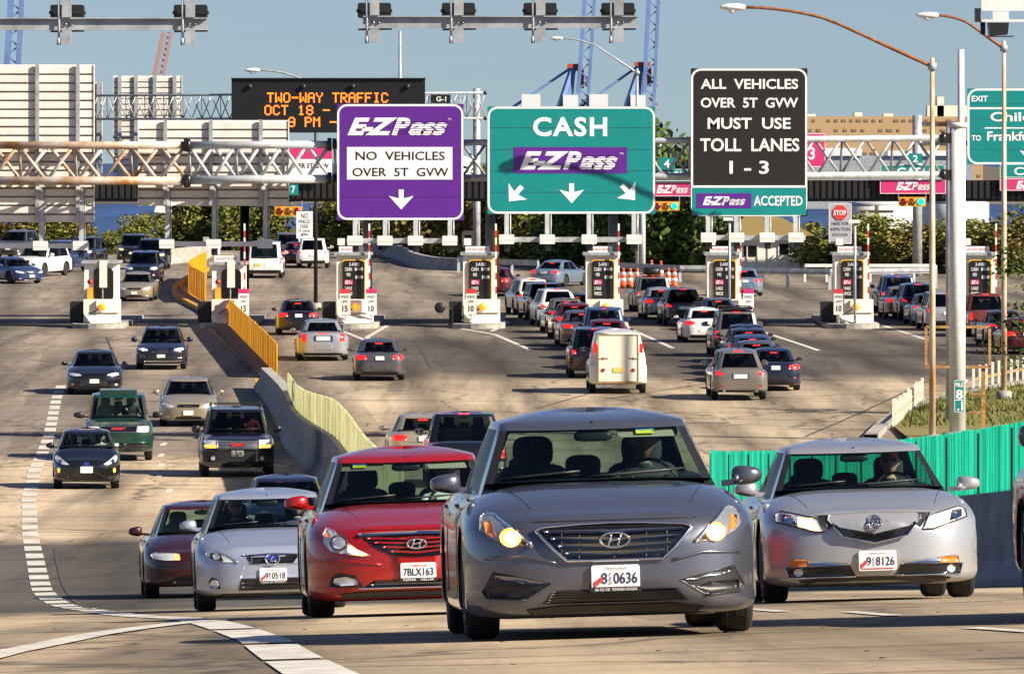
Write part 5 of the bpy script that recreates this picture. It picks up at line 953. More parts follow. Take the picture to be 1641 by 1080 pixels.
# feature: (part name, material, polygon, side 'F'/'R', both sides?, offset, extra list of (material, polygon, offset))
def wheels(root, s, y0):
    r, tw = s.get('wr', .33), .215
    mbt = MB(); mbt.lathe([(r*.66, -tw/2), (r*.90, -tw/2), (r*.97, -tw/2+.02), (r, -tw/2+.05), (r, tw/2-.05), (r*.97, tw/2-.02), (r*.90, tw/2), (r*.66, tw/2)], 'x', (0, 0, 0), 30)
    for q in (-.06, 0, .06): mbt.lathe([(r*1.001, q-.006), (r*1.004, q-.005), (r*1.004, q+.005), (r*1.001, q+.006)], 'x', (0, 0, 0), 30)
    mbr = MB(); mbr.lathe([(r*.67, -.03), (r*.67, .09), (r*.62, .10), (r*.60, .03), (.01, .025)], 'x', (0, 0, 0), 24)
    for k in range(10): a = 2*PI*k/10; mbr.bar((.06, 0, 0), (.085, math.cos(a)*r*.63, math.sin(a)*r*.63), .045, .03)
    mbr.lathe([(.06, .05), (.055, .085), (.01, .09)], 'x', (0, 0, 0), 12)
    t0 = mbt.build('wheel', 'rubber'); r0 = mbr.build('rim', 'alloy', t0); first = True
    for sx in (-1, 1):
        for ty in (s['wf'], s['wb_']):
            t = t0 if first else t0.copy(); rr = r0 if first else r0.copy()
            if not first: COL.objects.link(t); COL.objects.link(rr)
            first = False; t.parent = root; rr.parent = t; t.location = (sx*(s['W']/2-.02-tw/2), ty-s['L']/2, r); t.rotation_euler.z = 0 if sx > 0 else PI
def hole(me, s):
    """cut the wheel arches with a boolean and darken the cut"""
    o = bpy.data.objects.new('tmp', me); COL.objects.link(o); r = s.get('wr', .33)+.055; mb = MB()
    for ty in (s['wf'], s['wb_']):
        for sx in (-1, 1): x0 = s['W']/2-.30; mb.lathe([(r, x0 if sx > 0 else -x0-.6), (r, x0+.6 if sx > 0 else -x0)], 'x', (0, ty-s['L']/2, s.get('wr', .33)), 28, 0, False)
    c = mb.build('tmpc', 'black plastic', fix=True); md = o.modifiers.new('b', 'BOOLEAN'); md.object = c; md.operation = 'DIFFERENCE'; md.solver = 'EXACT'
    dg = bpy.context.evaluated_depsgraph_get(); dg.update(); out = bpy.data.meshes.new_from_object(o.evaluated_get(dg)); bpy.data.objects.remove(o); bpy.data.objects.remove(c)
    if len(out.materials) < 2: out.materials.append(M['black plastic'])
    for p in out.polygons:
        q = p.center; cut = False
        for ty in (s['wf'], s['wb_']):
            dy, dz = q.y-(ty-s['L']/2), q.z-s.get('wr', .33); 
            if abs(math.hypot(dy, dz)-r) < .012 and abs(q.x) > s['W']/2-.31 and abs(p.normal.x) < .4: cut = True
            if math.hypot(dy, dz) < r and abs(abs(q.x)-(s['W']/2-.30)) < .01: cut = True
        p.material_index = 1 if cut else 0; p.use_smooth = not cut and len(p.vertices) < 9
    return out
def seats(root, s, mat_='seat cloth'):
    c = s['cab']; L = s['L']; t1 = c['tf']+.62; bl = s['belt']; zr = c['zr']; mb = MB(); rear = c['tr']-.28
    for sx in (-1, 1):
        x = sx*.36; mb2 = MB(); y = t1-L/2
        superell(mb, (x, y+.03, bl-.02), (.24, .08, zr-bl-.26), 4); superell(mb, (x, y+.05, zr-.20), (.135, .055, .105), 3.2); mb.tube([(x-.05, y+.06, zr-.4), (x-.05, y+.06, zr-.25)], .008, 5); mb.tube([(x+.05, y+.06, zr-.4), (x+.05, y+.06, zr-.25)], .008, 5)
    if c['tr']-c['tf'] > 1.0:
        y = min(rear, t1+.95)-L/2
        superell(mb, (0, y, bl-.02), (.62, .09, zr-bl-.33), 5, 20)
        for x in (-.38, 0, .38): superell(mb, (x, y+.02, zr-.30), (.12, .05, .075), 3.2)
    mb.build('seats', mat_, root)
def dash(root, s):
    c = s['cab']; L = s['L']; y = c['tc']-L/2+.42; z = s['zh']; mb = MB()
    superell(mb, (0, y+.12, z-.06), (s['W']/2*.78, .34, .085), 4, 24); mb.build('dashboard', 'black plastic', root)
    mb = MB(); cx, cy, cz = .37, y+.52, z-.035; mb.tube([(cx+.185*math.cos(a), cy+.06*math.sin(a), cz+.175*math.sin(a)) for a in np.linspace(0, 2*PI, 25)[:-1]], .014, 6, 0, True); mb.bar((cx-.17, cy, cz), (cx+.17, cy, cz), .03, .03); mb.bar((cx, cy, cz), (cx, cy-.05, cz-.16), .03, .03); superell(mb, (cx, cy-.01, cz), (.06, .03, .05), 3); mb.build('steering_wheel', 'black plastic', root)
    mb = MB(); yy = c['tf']-L/2-.02; superell(mb, (0, yy, c['zr']-.115), (.125, .025, .036), 3.5, 18); mb.tube([(0, yy+.03, c['zr']-.02), (0, yy+.01, c['zr']-.1)], .012, 6); mb.build('rear_view_mirror', 'black plastic', root)
def build_vehicle(name, s):
    root = bpy.data.objects.new(name, None); COL.objects.link(root); mb, zt, ww = body_mesh(s); g, R = cabin_mesh(s, zt); L = s['L']
    tmp = mb.build('body', ['paint', 'black plastic'], None, fix=True); me = tmp.data; bpy.data.objects.remove(tmp); me2 = hole(me, s); b = link('body', me2, root)
    weld(g['cab'].build('roof', 'paint', root)); gl = s.get('glass', 'tinted glass')
    weld(g['trim'].build('window_trim', 'black plastic', root))
    weld(g['ws'].build('windshield', gl if s.get('wsglass') is None else s['wsglass'], root)); weld(g['rw'].build('rear_window', gl, root))
    for k in ('sl', 'sr'):
        if g[k].f: weld(g[k].build('side_window', gl, root))
    # cabin floor at belt height so the see-through cabin reads dark
    ring = R[0]; mbf = MB(); ym = sum(p[1] for p in ring)/len(ring); rows_ = []
    for sc in (.955, .6, .3, .02): rows_.append([(x*sc, ym+(y-ym)*sc, float(zt(ym+(y-ym)*sc+L/2))+.012) for x, y, z in ring])
    mbf.grid(rows_, 0, True, True); mbf.build('cabin_trim', s.get('trimmat', 'black plastic'), root)
    c = s['cab']; mbh = MB(); top = R[-1]; yq = (c['tf']+c['tr'])/2-L/2; mbh.grid([[(x*sc*.97, yq+(y-yq)*sc*.97, z-.025+c.get('crown', .06)*(1-sc**2.2)) for x, y, z in top] for sc in (1, .75, .5, .25, .01)], 0, True, True); mbh.build('headliner', 'headliner', root)
    seats(root, s, s.get('seat', 'seat cloth')); dash(root, s); wheels(root, s, 0)
    pj = Proj([mb]+list(g.values()))
    # mirrors
    mx = s.get('mx', s['W']/2+.095); mt = s['cab']['tc']+.52-L/2; mz = s.get('mz', s['belt']+.055); mr = s.get('mr', (.105, .07, .07))
    for sx in (-1, 1):
        m = MB(); superell(m, (sx*mx, mt, mz), mr, 3.0, 16, 10, 0, lambda x, y, z: (x, y+abs(x)*.2, z*(1-.25*(x*sx)/mr[0]))); m.bar((sx*(s['W']/2-.12), mt+.03, mz-.05), (sx*mx, mt+.02, mz-.035), .05, .04); o = m.build('wing_mirror', s.get('mirmat', 'paint'), root)
        m = MB(); m.prism(rrect(sx*mx-mr[0]*.85, sx*mx+mr[0]*.85, mz-mr[2]*.75, mz+mr[2]*.75, .03, 3), mt+mr[1]*.93, mt+mr[1]*1.02); m.build('mirror_glass', 'dark chrome', o)
    for ft in s['feat']:
        nm, mt_, poly, side, both, off = ft[:6]; extra = ft[6] if len(ft) > 6 else []; sd = 1 if side == 'F' else -1
        for mm in ((0, 1) if both else (0,)):
            f = mir if mm else (lambda p: p); m = MB(); pj.patch(m, f(poly), sd, off, ft[7] if len(ft) > 7 else .03); o = m.build(nm, mt_, root)
            for ex in extra:
                e = MB()
                if ex[1] == 'T': pj.tube(e, f(ex[2]), ex[3], sd, ex[4], 0, ex[5] if len(ex) > 5 else False)
                else: pj.patch(e, f(ex[2]), sd, ex[3], .02, 0, .04)
                e.build(ex[0], ex[1] if ex[1] != 'T' else ex[6], o)
    for tb in s.get('tubes', []):                                  # (part, material, pts, radius, side, off, closed, both)
        for mm in ((0, 1) if tb[7] else (0,)):
            m = MB(); pj.tube(m, mir(tb[2]) if mm else tb[2], tb[3], 1 if tb[4] == 'F' else -1, tb[5], 0, tb[6]); m.build(tb[0], tb[1], root)
    for pl in s.get('plates', []):                                 # (side, x0, x1, z0, z1, text, style)
        sd, x0, x1, z0, z1, txt, sty = pl; sg = 1 if sd == 'F' else -1; y = pj.y((x0+x1)/2, (z0+z1)/2, sg); y = min(y, pj.y((x0+x1)/2, z1, sg), pj.y((x0+x1)/2, z0, sg)) if sg > 0 else max(y, pj.y((x0+x1)/2, z1, sg), pj.y((x0+x1)/2, z0, sg)); y -= sg*.03
        m = MB(); 
        if sg > 0: m.prism(rrect(x0, x1, z0, z1, .015, 3), y, y+.05)
        else: m.prism(rrect(x0, x1, z0, z1, .015, 3), y-.05, y)
        o = m.build('licence_plate', 'plate yellow' if sty == 'yellow' else 'plate white', root); w, h = x1-x0, z1-z0; rv = sg < 0
        if txt:
            m = MB(); yy = y-sg*.004
            if sty == 'md':
                xx = x0+w*.10
                put_text(m, txt[0], x0+w*.20, x0+w*.33, z0+h*.25, z0+h*.70, yy, 0, 0, .01, 1, rv); put_text(m, txt[1], x0+w*.36, x0+w*.42, z0+h*.48, z0+h*.70, yy, 0, 0, .01, 1, rv); put_text(m, txt[2], x0+w*.36, x0+w*.42, z0+h*.23, z0+h*.45, yy, 0, 0, .01, 1, rv); put_text(m, txt[3:], x0+w*.46, x0+w*.95, z0+h*.25, z0+h*.70, yy, 0, 0, .01, 1, rv)
                put_text(m, 'MARYLAND', x0+w*.28, x0+w*.74, z0+h*.82, z0+h*.91, yy, 0, 0, .0, 1, rv)
            else: put_text(m, txt, x0+w*.08, x0+w*.92, z0+h*.25, z0+h*.70, yy, 0, 0, .015, 1, rv)
            m.build('plate_lettering', 'plate ink', o)
            if sty == 'md':
                m = MB(); a = x0+w*.05; 
                for k in range(3): m.box(a+k*.018, a+.012+k*.02, min(yy, yy-sg*.002), max(yy, yy-sg*.002), z0+h*(.12+.1*k), z0+h*(.36+.08*k))
                m.box(x0+w*.08, x0+w*.92, min(yy, yy-sg*.002), max(yy, yy-sg*.002), z0+h*.08, z0+h*.13); m.build('plate_emblem', 'plate red', o)
            if sty == 'ca':
                m = MB(); put_text(m, 'California', x0+w*.25, x0+w*.75, z0+h*.78, z0+h*.92, yy, 0, .25, .01); m.build('plate_script', 'plate red', o)
            if len(pl) > 7: pass
        fr = s.get('plate_frame')
        if fr and sg > 0:
            m = MB(); m.prism(rrect(x0-.012, x1+.012, z0-.012, z0+.018, .008, 2), y-.008, y+.02); put_text(m, fr, x0+.02, x1-.02, z0-.006, z0+.012, y-.012, 1); m.build('plate_frame', ['black plastic', 'plate white'], o)
    for fn in s.get('extra', []): fn(root, s, pj)
    return root
def recolour(root, p):
    for ch in root.children_recursive:
        if ch.type == 'MESH':
            for sl in ch.material_slots:
                if sl.material and (sl.material.name == 'paint' or sl.material.name.endswith(' paint') and sl.link == 'OBJECT'): sl.link = 'OBJECT'; sl.material = p
def put(root, X, d, yaw, back, p, label, cat, group='cars at the toll plaza', z=None):
    phi = yaw+(PI if back else 0); c, s_ = math.cos(phi), math.sin(phi); q = 1.35
    zr_, zf_ = Zg(X-s_*q, d+c*q), Zg(X+s_*q, d-c*q); zl, zg = Zg(X-c*.8, d-s_*.8), Zg(X+c*.8, d+s_*.8)
    root.location = (X, d, (zr_+zf_)/2+.004); root.rotation_euler = (math.atan2(zr_-zf_, 2*q), -math.atan2(zg-zl, 1.6), phi)
    recolour(root, p); tag(root, label, cat, group); return root
# ------------------------------------------------------------- seated people (one continuous skin mesh with five-fingered hands)
def seated_person():
    V = []; E_ = []; R_ = []
    def v(p, r, par=None):
        V.append(Vector(p)); R_.append(r)
        if par is not None: E_.append((par, len(V)-1))
        return len(V)-1
    pel = v((0, .02, .52), .15); sp_ = v((0, .06, .70), .135, pel); ch = v((0, .08, .88), .15, sp_); nk = v((0, .05, 1.03), .062, ch); v((0, .03, 1.10), .058, nk)
    for sx in (-1, 1):
        sh = v((sx*.17, .08, .96), .068, ch); el_ = v((sx*.25, -.12, .78), .046, sh); wr_ = v((sx*.16, -.36, .90), .030, el_); pm = v((sx*.145, -.43, .93), .030, wr_)
        for k in range(4):
            a = v((sx*(.165-.018*k), -.475, .945-.012*k), .0095, pm); b = v((sx*(.155-.018*k), -.505+.004*k, .925-.012*k), .009, a); v((sx*(.150-.018*k), -.485, .900-.010*k), .008, b)
        th = v((sx*.115, -.425, .955), .011, pm); v((sx*.100, -.455, .962), .009, th)
        hp = v((sx*.10, -.02, .50), .10, pel); kn = v((sx*.14, -.46, .56), .066, hp); an = v((sx*.13, -.66, .22), .043, kn); v((sx*.13, -.80, .17), .038, an)
    me = bpy.data.meshes.new('sk'); me.from_pydata(V, E_, []); o = bpy.data.objects.new('sk', me); COL.objects.link(o); md = o.modifiers.new('s', 'SKIN'); md.use_smooth_shade = True; o.modifiers.new('u', 'SUBSURF').levels = 1
    for i, d in enumerate(me.skin_vertices[0].data): d.radius = (R_[i], R_[i]); d.use_root = i == 0
    dg = bpy.context.evaluated_depsgraph_get(); dg.update(); body = bpy.data.meshes.new_from_object(o.evaluated_get(dg)); bpy.data.objects.remove(o)
    mb = MB(); mb.add([q.co[:] for q in body.vertices], [tuple(p.vertices) for p in body.polygons], 0, True)
    P = []; nv, nu = 18, 22                                       # head with brow, nose, lips, chin, ears
    for i in range(nv+1):
        a = -PI/2+PI*i/nv; row = []
        for j in range(nu):
            u = 2*PI*j/nu; x, y, z = .078*math.cos(a)*math.cos(u), .098*math.cos(a)*math.sin(u), .122*math.sin(a)
            if z < -.03: x *= 1+(z+.03)*3.2; y = y*(1+(z+.03)*1.2)
            if y < 0 and abs(x) < .022: 
                if -.04 < z < .02: y -= .022*(1-abs(x)/.022)*(1-(z+.04)/.06*.6)
                if -.068 < z < -.048: y -= .006
            if y < -.05 and .012 < abs(x) < .045 and .005 < z < .03: y += .010
            if abs(abs(x)-.075) < .012 and -.03 < z < .03 and abs(y) < .035: x += math.copysign(.016, x)
            row.append((x, y+.015, z+1.20))
        P.append(row)
    mb.grid(P, 1, True, True)
    po = mb.build('person', ['shirt dark', 'skin']); fin = po.data
    for p in fin.polygons:
        q = p.center
        if p.material_index == 0 and (q.z > 1.045 or q.y < -.37 and q.z > .82): p.material_index = 1
    def hairm(long_):
        m = MB(); P = []
        for i in range(12):
            a = -.25+(PI/2+.25)*i/11 if not long_ else -1.0+(PI/2+1.0)*i/11; row = []
            for j in range(20):
                u = 2*PI*j/20; x, y, z = .087*math.cos(a)*math.cos(u), .108*math.cos(a)*math.sin(u), .132*math.sin(a)
                if long_ and a < 0: x = .085*math.cos(u)*1.05; y = .100*math.sin(u)
                if y < -.02 and z < .068: y = -.02; 
                row.append((x, y+.020, z+1.205))
            P.append(row)
        m.grid(P, 0, True, True); return m.build('hair', 'hair brown')
    h1 = hairm(False); h2 = hairm(True)
    m = MB()
    for sx in (-1, 1): superell(m, (sx*.034, -.080, 1.212), (.028, .012, .019), 3, 12, 6)
    m.bar((-.02, -.088, 1.218), (.02, -.088, 1.218), .006, .006); m.bar((-.062, -.078, 1.216), (-.082, .03, 1.214), .005, .006); m.bar((.062, -.078, 1.216), (.082, .03, 1.214), .005, .006); sg = m.build('sunglasses', 'gloss black')
    meshes = (po.data, h1.data, h2.data, sg.data)
    for q in (po, h1, h2, sg): bpy.data.objects.remove(q)
    return meshes
PERS = seated_person()
def person(car, s, label, shirt='shirt dark', skin='skin', hair='hair brown', long_=False, shades=False, side=1, dz=0.0):
    o = link('person', PERS[0]); tag(o, label, 'person', 'people in the cars')
    for i, m in enumerate((shirt, skin)): o.material_slots[i].link = 'OBJECT'; o.material_slots[i].material = M[m]
    h = link('hair', PERS[2 if long_ else 1], o); h.material_slots[0].link = 'OBJECT'; h.material_slots[0].material = M[hair]
    if shades: link('sunglasses', PERS[3], o)
    Mx = Matrix.LocRotScale(car.location, car.rotation_euler, None); lz = s['cab']['zr']-.025-1.325+dz; lp = Vector((side*.36, s['cab']['tf']+.50-s['L']/2, lz)); o.location = Mx @ lp; o.rotation_euler = car.rotation_euler; return o
# ============================================================= VEHICLE SPECIFICATIONS
def sedan(**k):
    s = dict(L=4.8, W=1.83, zn=.77, zn0=.64, zh=.97, tc=1.22, belt=.95, td=4.1, zd=1.02, wf=.95, wb_=3.72, wr=.325, cab=dict(tc=1.2, tf=2.05, tr=3.35, tb=4.15, wb=.80, wbf=.73, wr=.60, wrf=.56, zr=1.39, crown=.07), feat=[]); c = k.pop('cab', {}); s.update(k); s['cab'].update(c); return s
def suv(**k):
    s = dict(L=4.75, W=1.90, zn=.98, zn0=.82, zh=1.14, tc=1.15, belt=1.10, td=4.40, zd=1.12, ztail=.8, gc=.24, wf=.92, wb_=3.75, wr=.375, pf=4.2, Af=.6, pr=6, Ar=.4, cab=dict(tc=1.15, tf=1.85, tr=4.35, tb=4.62, wb=.86, wbf=.80, wr=.70, wrf=.66, wbr=.80, wrr=.66, zr=1.72, crown=.05, bowr=.08), mr=(.11, .08, .095), mz=1.20, feat=[]); c = k.pop('cab', {}); s.update(k); s['cab'].update(c); return s
B = 'gloss black'; BP = 'black plastic'; CH = 'chrome'
def slats(n, z0, z1, x_at, mt, th=.022, off=.022, nm='grille_bar'):
    out = []
    for k in range(n): z = z0+(z1-z0)*k/(n-1) if n > 1 else z0; w = x_at(z); out.append((nm, mt, [(-w, z-th/2), (w, z-th/2), (w, z+th/2), (-w, z+th/2)], off))
    return out
def hyun(zc, rx=.092, rz=.046):
    def f(root, s, pj):
        m = MB(); pj.tube(m, ell(0, zc, rx, rz, 24), .0085, 1, .036, 0, True, 6, 1)
        for a, b in (((-.040, -.033), (-.020, .034)), ((.020, -.034), (.040, .033)), ((-.031, -.006), (.031, .006))): pj.tube(m, [(a[0], zc+a[1]), (b[0], zc+b[1])], .0085, 1, .036)
        m.build('emblem', CH, root)
    return f
def wipers(z, x0=-.62, x1=.10):
    def f(root, s, pj):
        for a, b in ((x0, x0+.50), (x1-.16, x1+.46)): m = MB(); pj.tube(m, [(a, z-.012), (b, z+.026)], .010, 1, .02); m.build('wiper', BP, root)
    return f
def stickers(x0, x1, z):
    def f(root, s, pj):
        m = MB(); pj.patch(m, [(x0, z), (x1, z), (x1, z+.05), (x0, z+.05)], 1, -.03, .004); o = m.build('visor_label', 'sticker yellow', root); m = MB(); pj.patch(m, [(x0, z+.022), (x1, z+.022), (x1, z+.05), (x0, z+.05)], 1, -.026, .003); m.build('visor_print', 'sticker blue', o)
    return f
def visor(x0, x1, z0, z1, mt='tan cloth'):
    def f(root, s, pj): m = MB(); pj.patch(m, rrect(x0, x1, z0, z1, .03, 3), 1, -.06, .01); m.build('sun_visor', mt, root)
    return f
def side_bits(root, s, pj):                                        # door handles and shut lines along both flanks
    L = s['L']; w = s['W']/2
    for sx in (-1, 1):
        for t in (s['cab']['tf']+.75, s['cab']['tf']+1.75):
            h = pj.b.ray_cast(Vector((sx*5, t-L/2, s['belt']-.10)), Vector((-sx, 0, 0)))
            if h[0] is None: continue
            m = MB(); superell(m, (h[0].x, h[0].y, h[0].z), (.022, .085, .013), 3, 12, 6); m.build('door_handle', 'paint', root)
        for t in (s['cab']['tc']+.28, s['cab']['tf']+.95, s['cab']['tf']+1.85):
            pts = []
            for z in np.linspace(.30, s['belt']-.05, 7):
                h = pj.b.ray_cast(Vector((sx*5, t-L/2+.10*(z-.6), float(z))), Vector((-sx, 0, 0)))
                if h[0] is not None: pts.append(h[0])
            if len(pts) > 2: m = MB(); m.tube(pts, .004, 4); m.build('door_seam', BP, root)
def hood_seams(x0=.60, x1=.66):
    def f(root, s, pj):
        L = s['L']
        for sx in (-1, 1):
            pts = []
            for t in np.linspace(.35, s['tc']-.05, 8):
                x = sx*(x0+(x1-x0)*(t-.35)/(s['tc']-.4)); h = pj.b.ray_cast(Vector((x, t-L/2, 4)), Vector((0, 0, -1)))
                if h[0] is not None: pts.append(h[0])
            if len(pts) > 2: m = MB(); m.tube(pts, .0035, 4); m.build('hood_seam', BP, root)
    return f
SIL_ = 'paint'
SP = {}
# ---- grey sedan in the centre foreground
hl = [(.505, .60), (.515, .578), (.60, .590), (.70, .612), (.785, .655), (.83, .70), (.82, .775), (.775, .815), (.735, .80), (.63, .70)]
gr = [(-.30, .487), (.30, .487), (.375, .555), (.475, .665), (.49, .685), (.44, .702), (.20, .716), (0, .720), (-.20, .716), (-.44, .702), (-.49, .685), (-.475, .665), (-.375, .555)]
gx = lambda z: .29+(z-.487)*.93
bars = []
for k, z in enumerate((.535, .580, .625, .668)):
    w = gx(z)-.02; bars.append(('grille_bar', 'dark chrome', [(-w, z-.004), (0, z-.014), (w, z-.004), (w, z+.012), (0, z+.010), (-w, z+.012)], .026))
for x in (-.33, -.22, .0, .2, .33): bars.append(('grille_strut', BP, [(x-.006, .50), (x+.006, .50), (x+.012, .68), (x+.002, .68)], .018))
SP['grey'] = sedan(L=4.855, W=1.865, zn=.80, zn0=.66, zh=.985, belt=.96, td=4.2, zd=1.05, wf=.96, wb_=3.765, wr=.335, Af=.68, pf=3.4, gc=.13, glass='clear glass', seat='seat cloth', mx=.98, mz=1.0, mr=(.10, .08, .06), gc2=1,
    cab=dict(tc=1.22, tf=2.02, tr=3.5, tb=4.3, wb=.82, wbf=.765, wr=.63, wrf=.59, zr=1.40, crown=.085),
    feat=[('grille', B, gr, 'F', 0, .010, bars), ('headlight', 'lamp bowl', hl, 'F', 1, .008, [('lamp_housing', 'lamp dark', [(.53, .592), (.62, .602), (.70, .625), (.70, .69), (.64, .69)], .012), ('turn_lens', 'amber', [(.73, .64), (.79, .675), (.80, .745), (.755, .755)], .014), ('projector', 'amber lit', ell(.645, .645, .066, .060), .020), ('bulb', 'lamp glow', ell(.645, .645, .040, .038), .030), ('lamp_edge', 'T', [(.51, .590), (.63, .708), (.737, .805)], .007, .016, False, CH)]),
        ('corner_intake', BP, [(.40, .350), (.56, .255), (.80, .275), (.822, .315), (.76, .432), (.60, .395)], 'F', 1, .007, [('running_light', 'dark chrome', [(.42, .352), (.50, .345), (.735, .388), (.75, .412), (.60, .392)], .014), ('intake_floor', 'black plastic', [(.50, .305), (.60, .265), (.78, .285), (.79, .34), (.60, .335)], .012), ('intake_trim', 'T', [(.56, .248), (.80, .268), (.826, .315)], .006, .012, False, 'black plastic')]),
        ('lower_intake', B, [(-.46, .222), (.46, .222), (.36, .302), (-.36, .302)], 'F', 0, .008, [('mesh_bar', 'dark trim', [(-.44+.01*k, .232+.016*k), (.44-.01*k, .232+.016*k), (.44-.01*k, .236+.016*k), (-.44+.01*k, .236+.016*k)], .013) for k in range(5)]),
        ('lower_lip', BP, [(-.52, .150), (.52, .150), (.56, .185), (.36, .205), (-.36, .205), (-.56, .185)], 'F', 0, .012),
        ('hood_edge', BP, [(-.52, .734), (.52, .734), (.52, .740), (-.52, .740)], 'F', 0, .004)],
    tubes=[('grille_frame', CH, gr, .0105, 'F', .020, True, False), ('bumper_crease', 'paint', [(.36, .475), (.55, .52), (.80, .515)], .012, 'F', .0, False, True)],
    plates=[('F', -.151, .151, .300, .455, '8CD0636', 'md')], plate_frame='601-423-1100   PONANKA HYUNDAI', extra=[hyun(.612), wipers(1.03), visor(.16, .56, 1.27, 1.345), stickers(.28, .40, 1.292), side_bits, hood_seams(.50, .66)])
# ---- red sedan
hl = [(.39, .512), (.46, .506), (.60, .53), (.72, .552), (.775, .62), (.775, .71), (.74, .762), (.68, .73), (.60, .648), (.50, .565)]
gr = [(0, .488), (.20, .500), (.33, .565), (.44, .655), (.48, .688), (.30, .694), (0, .698), (-.30, .694), (-.48, .688), (-.44, .655), (-.33, .565), (-.20, .500)]
bars = []
for z in (.53, .568, .606, .642): w = .10+(z-.488)*2.0 if z < .53 else .22+(z-.53)*1.75; bars.append(('grille_bar', 'paint', [(-w, z+.006), (0, z-.012), (w, z+.006), (w*.98, z+.020), (0, z+.006), (-w*.98, z+.020)], .024))
bars.append(('grille_top_bar', CH, [(-.48, .676), (0, .682), (.48, .676), (.49, .696), (0, .712), (-.49, .696)], .030))
SP['red'] = sedan(L=4.82, W=1.835, zn=.78, zn0=.66, zh=.955, belt=.94, td=4.2, zd=1.04, wf=.95, wb_=3.745, wr=.33, Af=.68, gc=.13, glass='clear glass', mz=.985, mx=.965, mr=(.105, .08, .058),
    cab=dict(tc=1.16, tf=2.02, tr=3.45, tb=4.3, wb=.81, wbf=.755, wr=.615, wrf=.575, zr=1.385, crown=.085),
    feat=[('grille', B, gr, 'F', 0, .008, bars), ('headlight', 'lamp lens', hl, 'F', 1, .008, [('projector_ring', 'dark chrome', ell(.65, .625, .075, .07), .014), ('projector', 'lamp lens', ell(.65, .625, .055, .052), .019), ('bulb', 'lamp soft glow', [(.42, .518), (.50, .520), (.575, .545), (.575, .60), (.52, .572)], .014), ('turn_lens', 'amber', [(.71, .67), (.765, .68), (.74, .745)], .014)]),
        ('corner_intake', BP, [(.46, .255), (.66, .245), (.74, .262), (.72, .335), (.66, .372), (.52, .345)], 'F', 1, .006, [('fog_lamp', 'lamp lens', [(.50, .268), (.64, .262), (.70, .285), (.695, .325), (.60, .338), (.52, .315)], .014)]),
        ('lower_intake', B, [(-.48, .238), (.48, .238), (.36, .300), (-.36, .300)], 'F', 0, .008, [('intake_bar', 'dark chrome', [(-.40, .262), (.40, .262), (.39, .272), (-.39, .272)], .016), ('intake_frame', 'T', [(-.49, .236), (.49, .236)], .008, .014, False, CH)]),
        ('lower_lip', BP, [(-.62, .155), (.62, .155), (.66, .19), (.5, .205), (-.5, .205), (-.66, .19)], 'F', 0, .012), ('hood_edge', BP, [(-.50, .722), (.50, .722), (.50, .727), (-.50, .727)], 'F', 0, .004)],
    tubes=[('bumper_crease', 'paint', [(.30, .43), (.55, .46), (.80, .49)], .012, 'F', .0, False, True)], plates=[('F', -.14, .158, .295, .440, '7BLX163', 'ca')], plate_frame='KEFFER    HELLER', extra=[hyun(.600, .08, .039), wipers(1.0), visor(-.60, -.20, 1.25, 1.325), stickers(-.46, -.34, 1.275), visor(.18, .55, 1.25, 1.325), side_bits, hood_seams(.46, .62)])
# ---- silver blue hatchback
def lexl(root, s, pj):
    m = MB(); pj.tube(m, ell(0, .585, .082, .058, 22), .009, 1, .034, 0, True, 6, 1); pj.tube(m, [(.012, .625), (-.030, .560), (.045, .560)], .010, 1, .034); o = m.build('emblem', CH, root); m = MB(); pj.patch(m, ell(0, .585, .076, .053), 1, .024, .01); m.build('emblem_field', 'badge blue', o)
hl = [(.382, .558), (.50, .560), (.66, .575), (.745, .60), (.775, .645), (.745, .698), (.66, .695), (.52, .640)]
SP['hatch_silver'] = sedan(L=4.32, W=1.765, zn=.76, zn0=.62, zh=.955, tc=1.12, belt=.95, td=3.85, zd=1.03, wf=.92, wb_=3.52, wr=.325, Af=.66, glass='clear glass', mz=1.0, mx=.935, mr=(.10, .08, .062),
    cab=dict(tc=1.12, tf=1.90, tr=3.55, tb=4.1, wb=.785, wbf=.735, wr=.60, wrf=.56, zr=1.36, crown=.075),
    feat=[('headlight', 'lamp lens', hl, 'F', 1, .008, [('lamp_housing', 'lamp dark', [(.56, .578), (.66, .585), (.72, .61), (.70, .675), (.60, .66)], .013), ('projector_ring', CH, ell(.645, .628, .045, .042), .019), ('projector', 'lamp lens', ell(.645, .628, .030, .028), .026), ('lamp_edge', 'T', [(.39, .556), (.52, .640), (.66, .693)], .006, .014, False, CH)]),
        ('grille', B, [(-.24, .535), (.24, .535), (.30, .610), (.26, .626), (-.26, .626), (-.30, .610)], 'F', 0, .008, slats(4, .552, .606, lambda z: .25, 'dark trim', .008, .018)), ('grille_surround', CH, [(-.33, .628), (.33, .628), (.34, .644), (0, .652), (-.34, .644)], 'F', 0, .020),
        ('lower_intake', B, [(-.40, .230), (.40, .230), (.36, .365), (-.36, .365)], 'F', 0, .008, slats(2, .275, .32, lambda z: .36, 'dark trim', .02, .016)), ('center_valance', 'paint', [(-.38, .372), (.38, .372), (.33, .530), (-.33, .530)], 'F', 0, .004),
        ('corner_intake', BP, [(.60, .255), (.72, .270), (.735, .345), (.70, .395), (.63, .360)], 'F', 1, .006, [('fog_ring', CH, ell(.672, .312, .050, .050), .012), ('fog_lamp', 'lamp lens', ell(.672, .312, .038, .038), .018)]), ('lower_lip', BP, [(-.60, .165), (.60, .165), (.60, .195), (-.60, .195)], 'F', 0, .012)],
    plates=[('F', -.150, .160, .315, .480, '9BD0518', 'md')], plate_frame='LEXUS OF TOWSON', extra=[lexl, wipers(1.0), side_bits, hood_seams(.48, .60)])
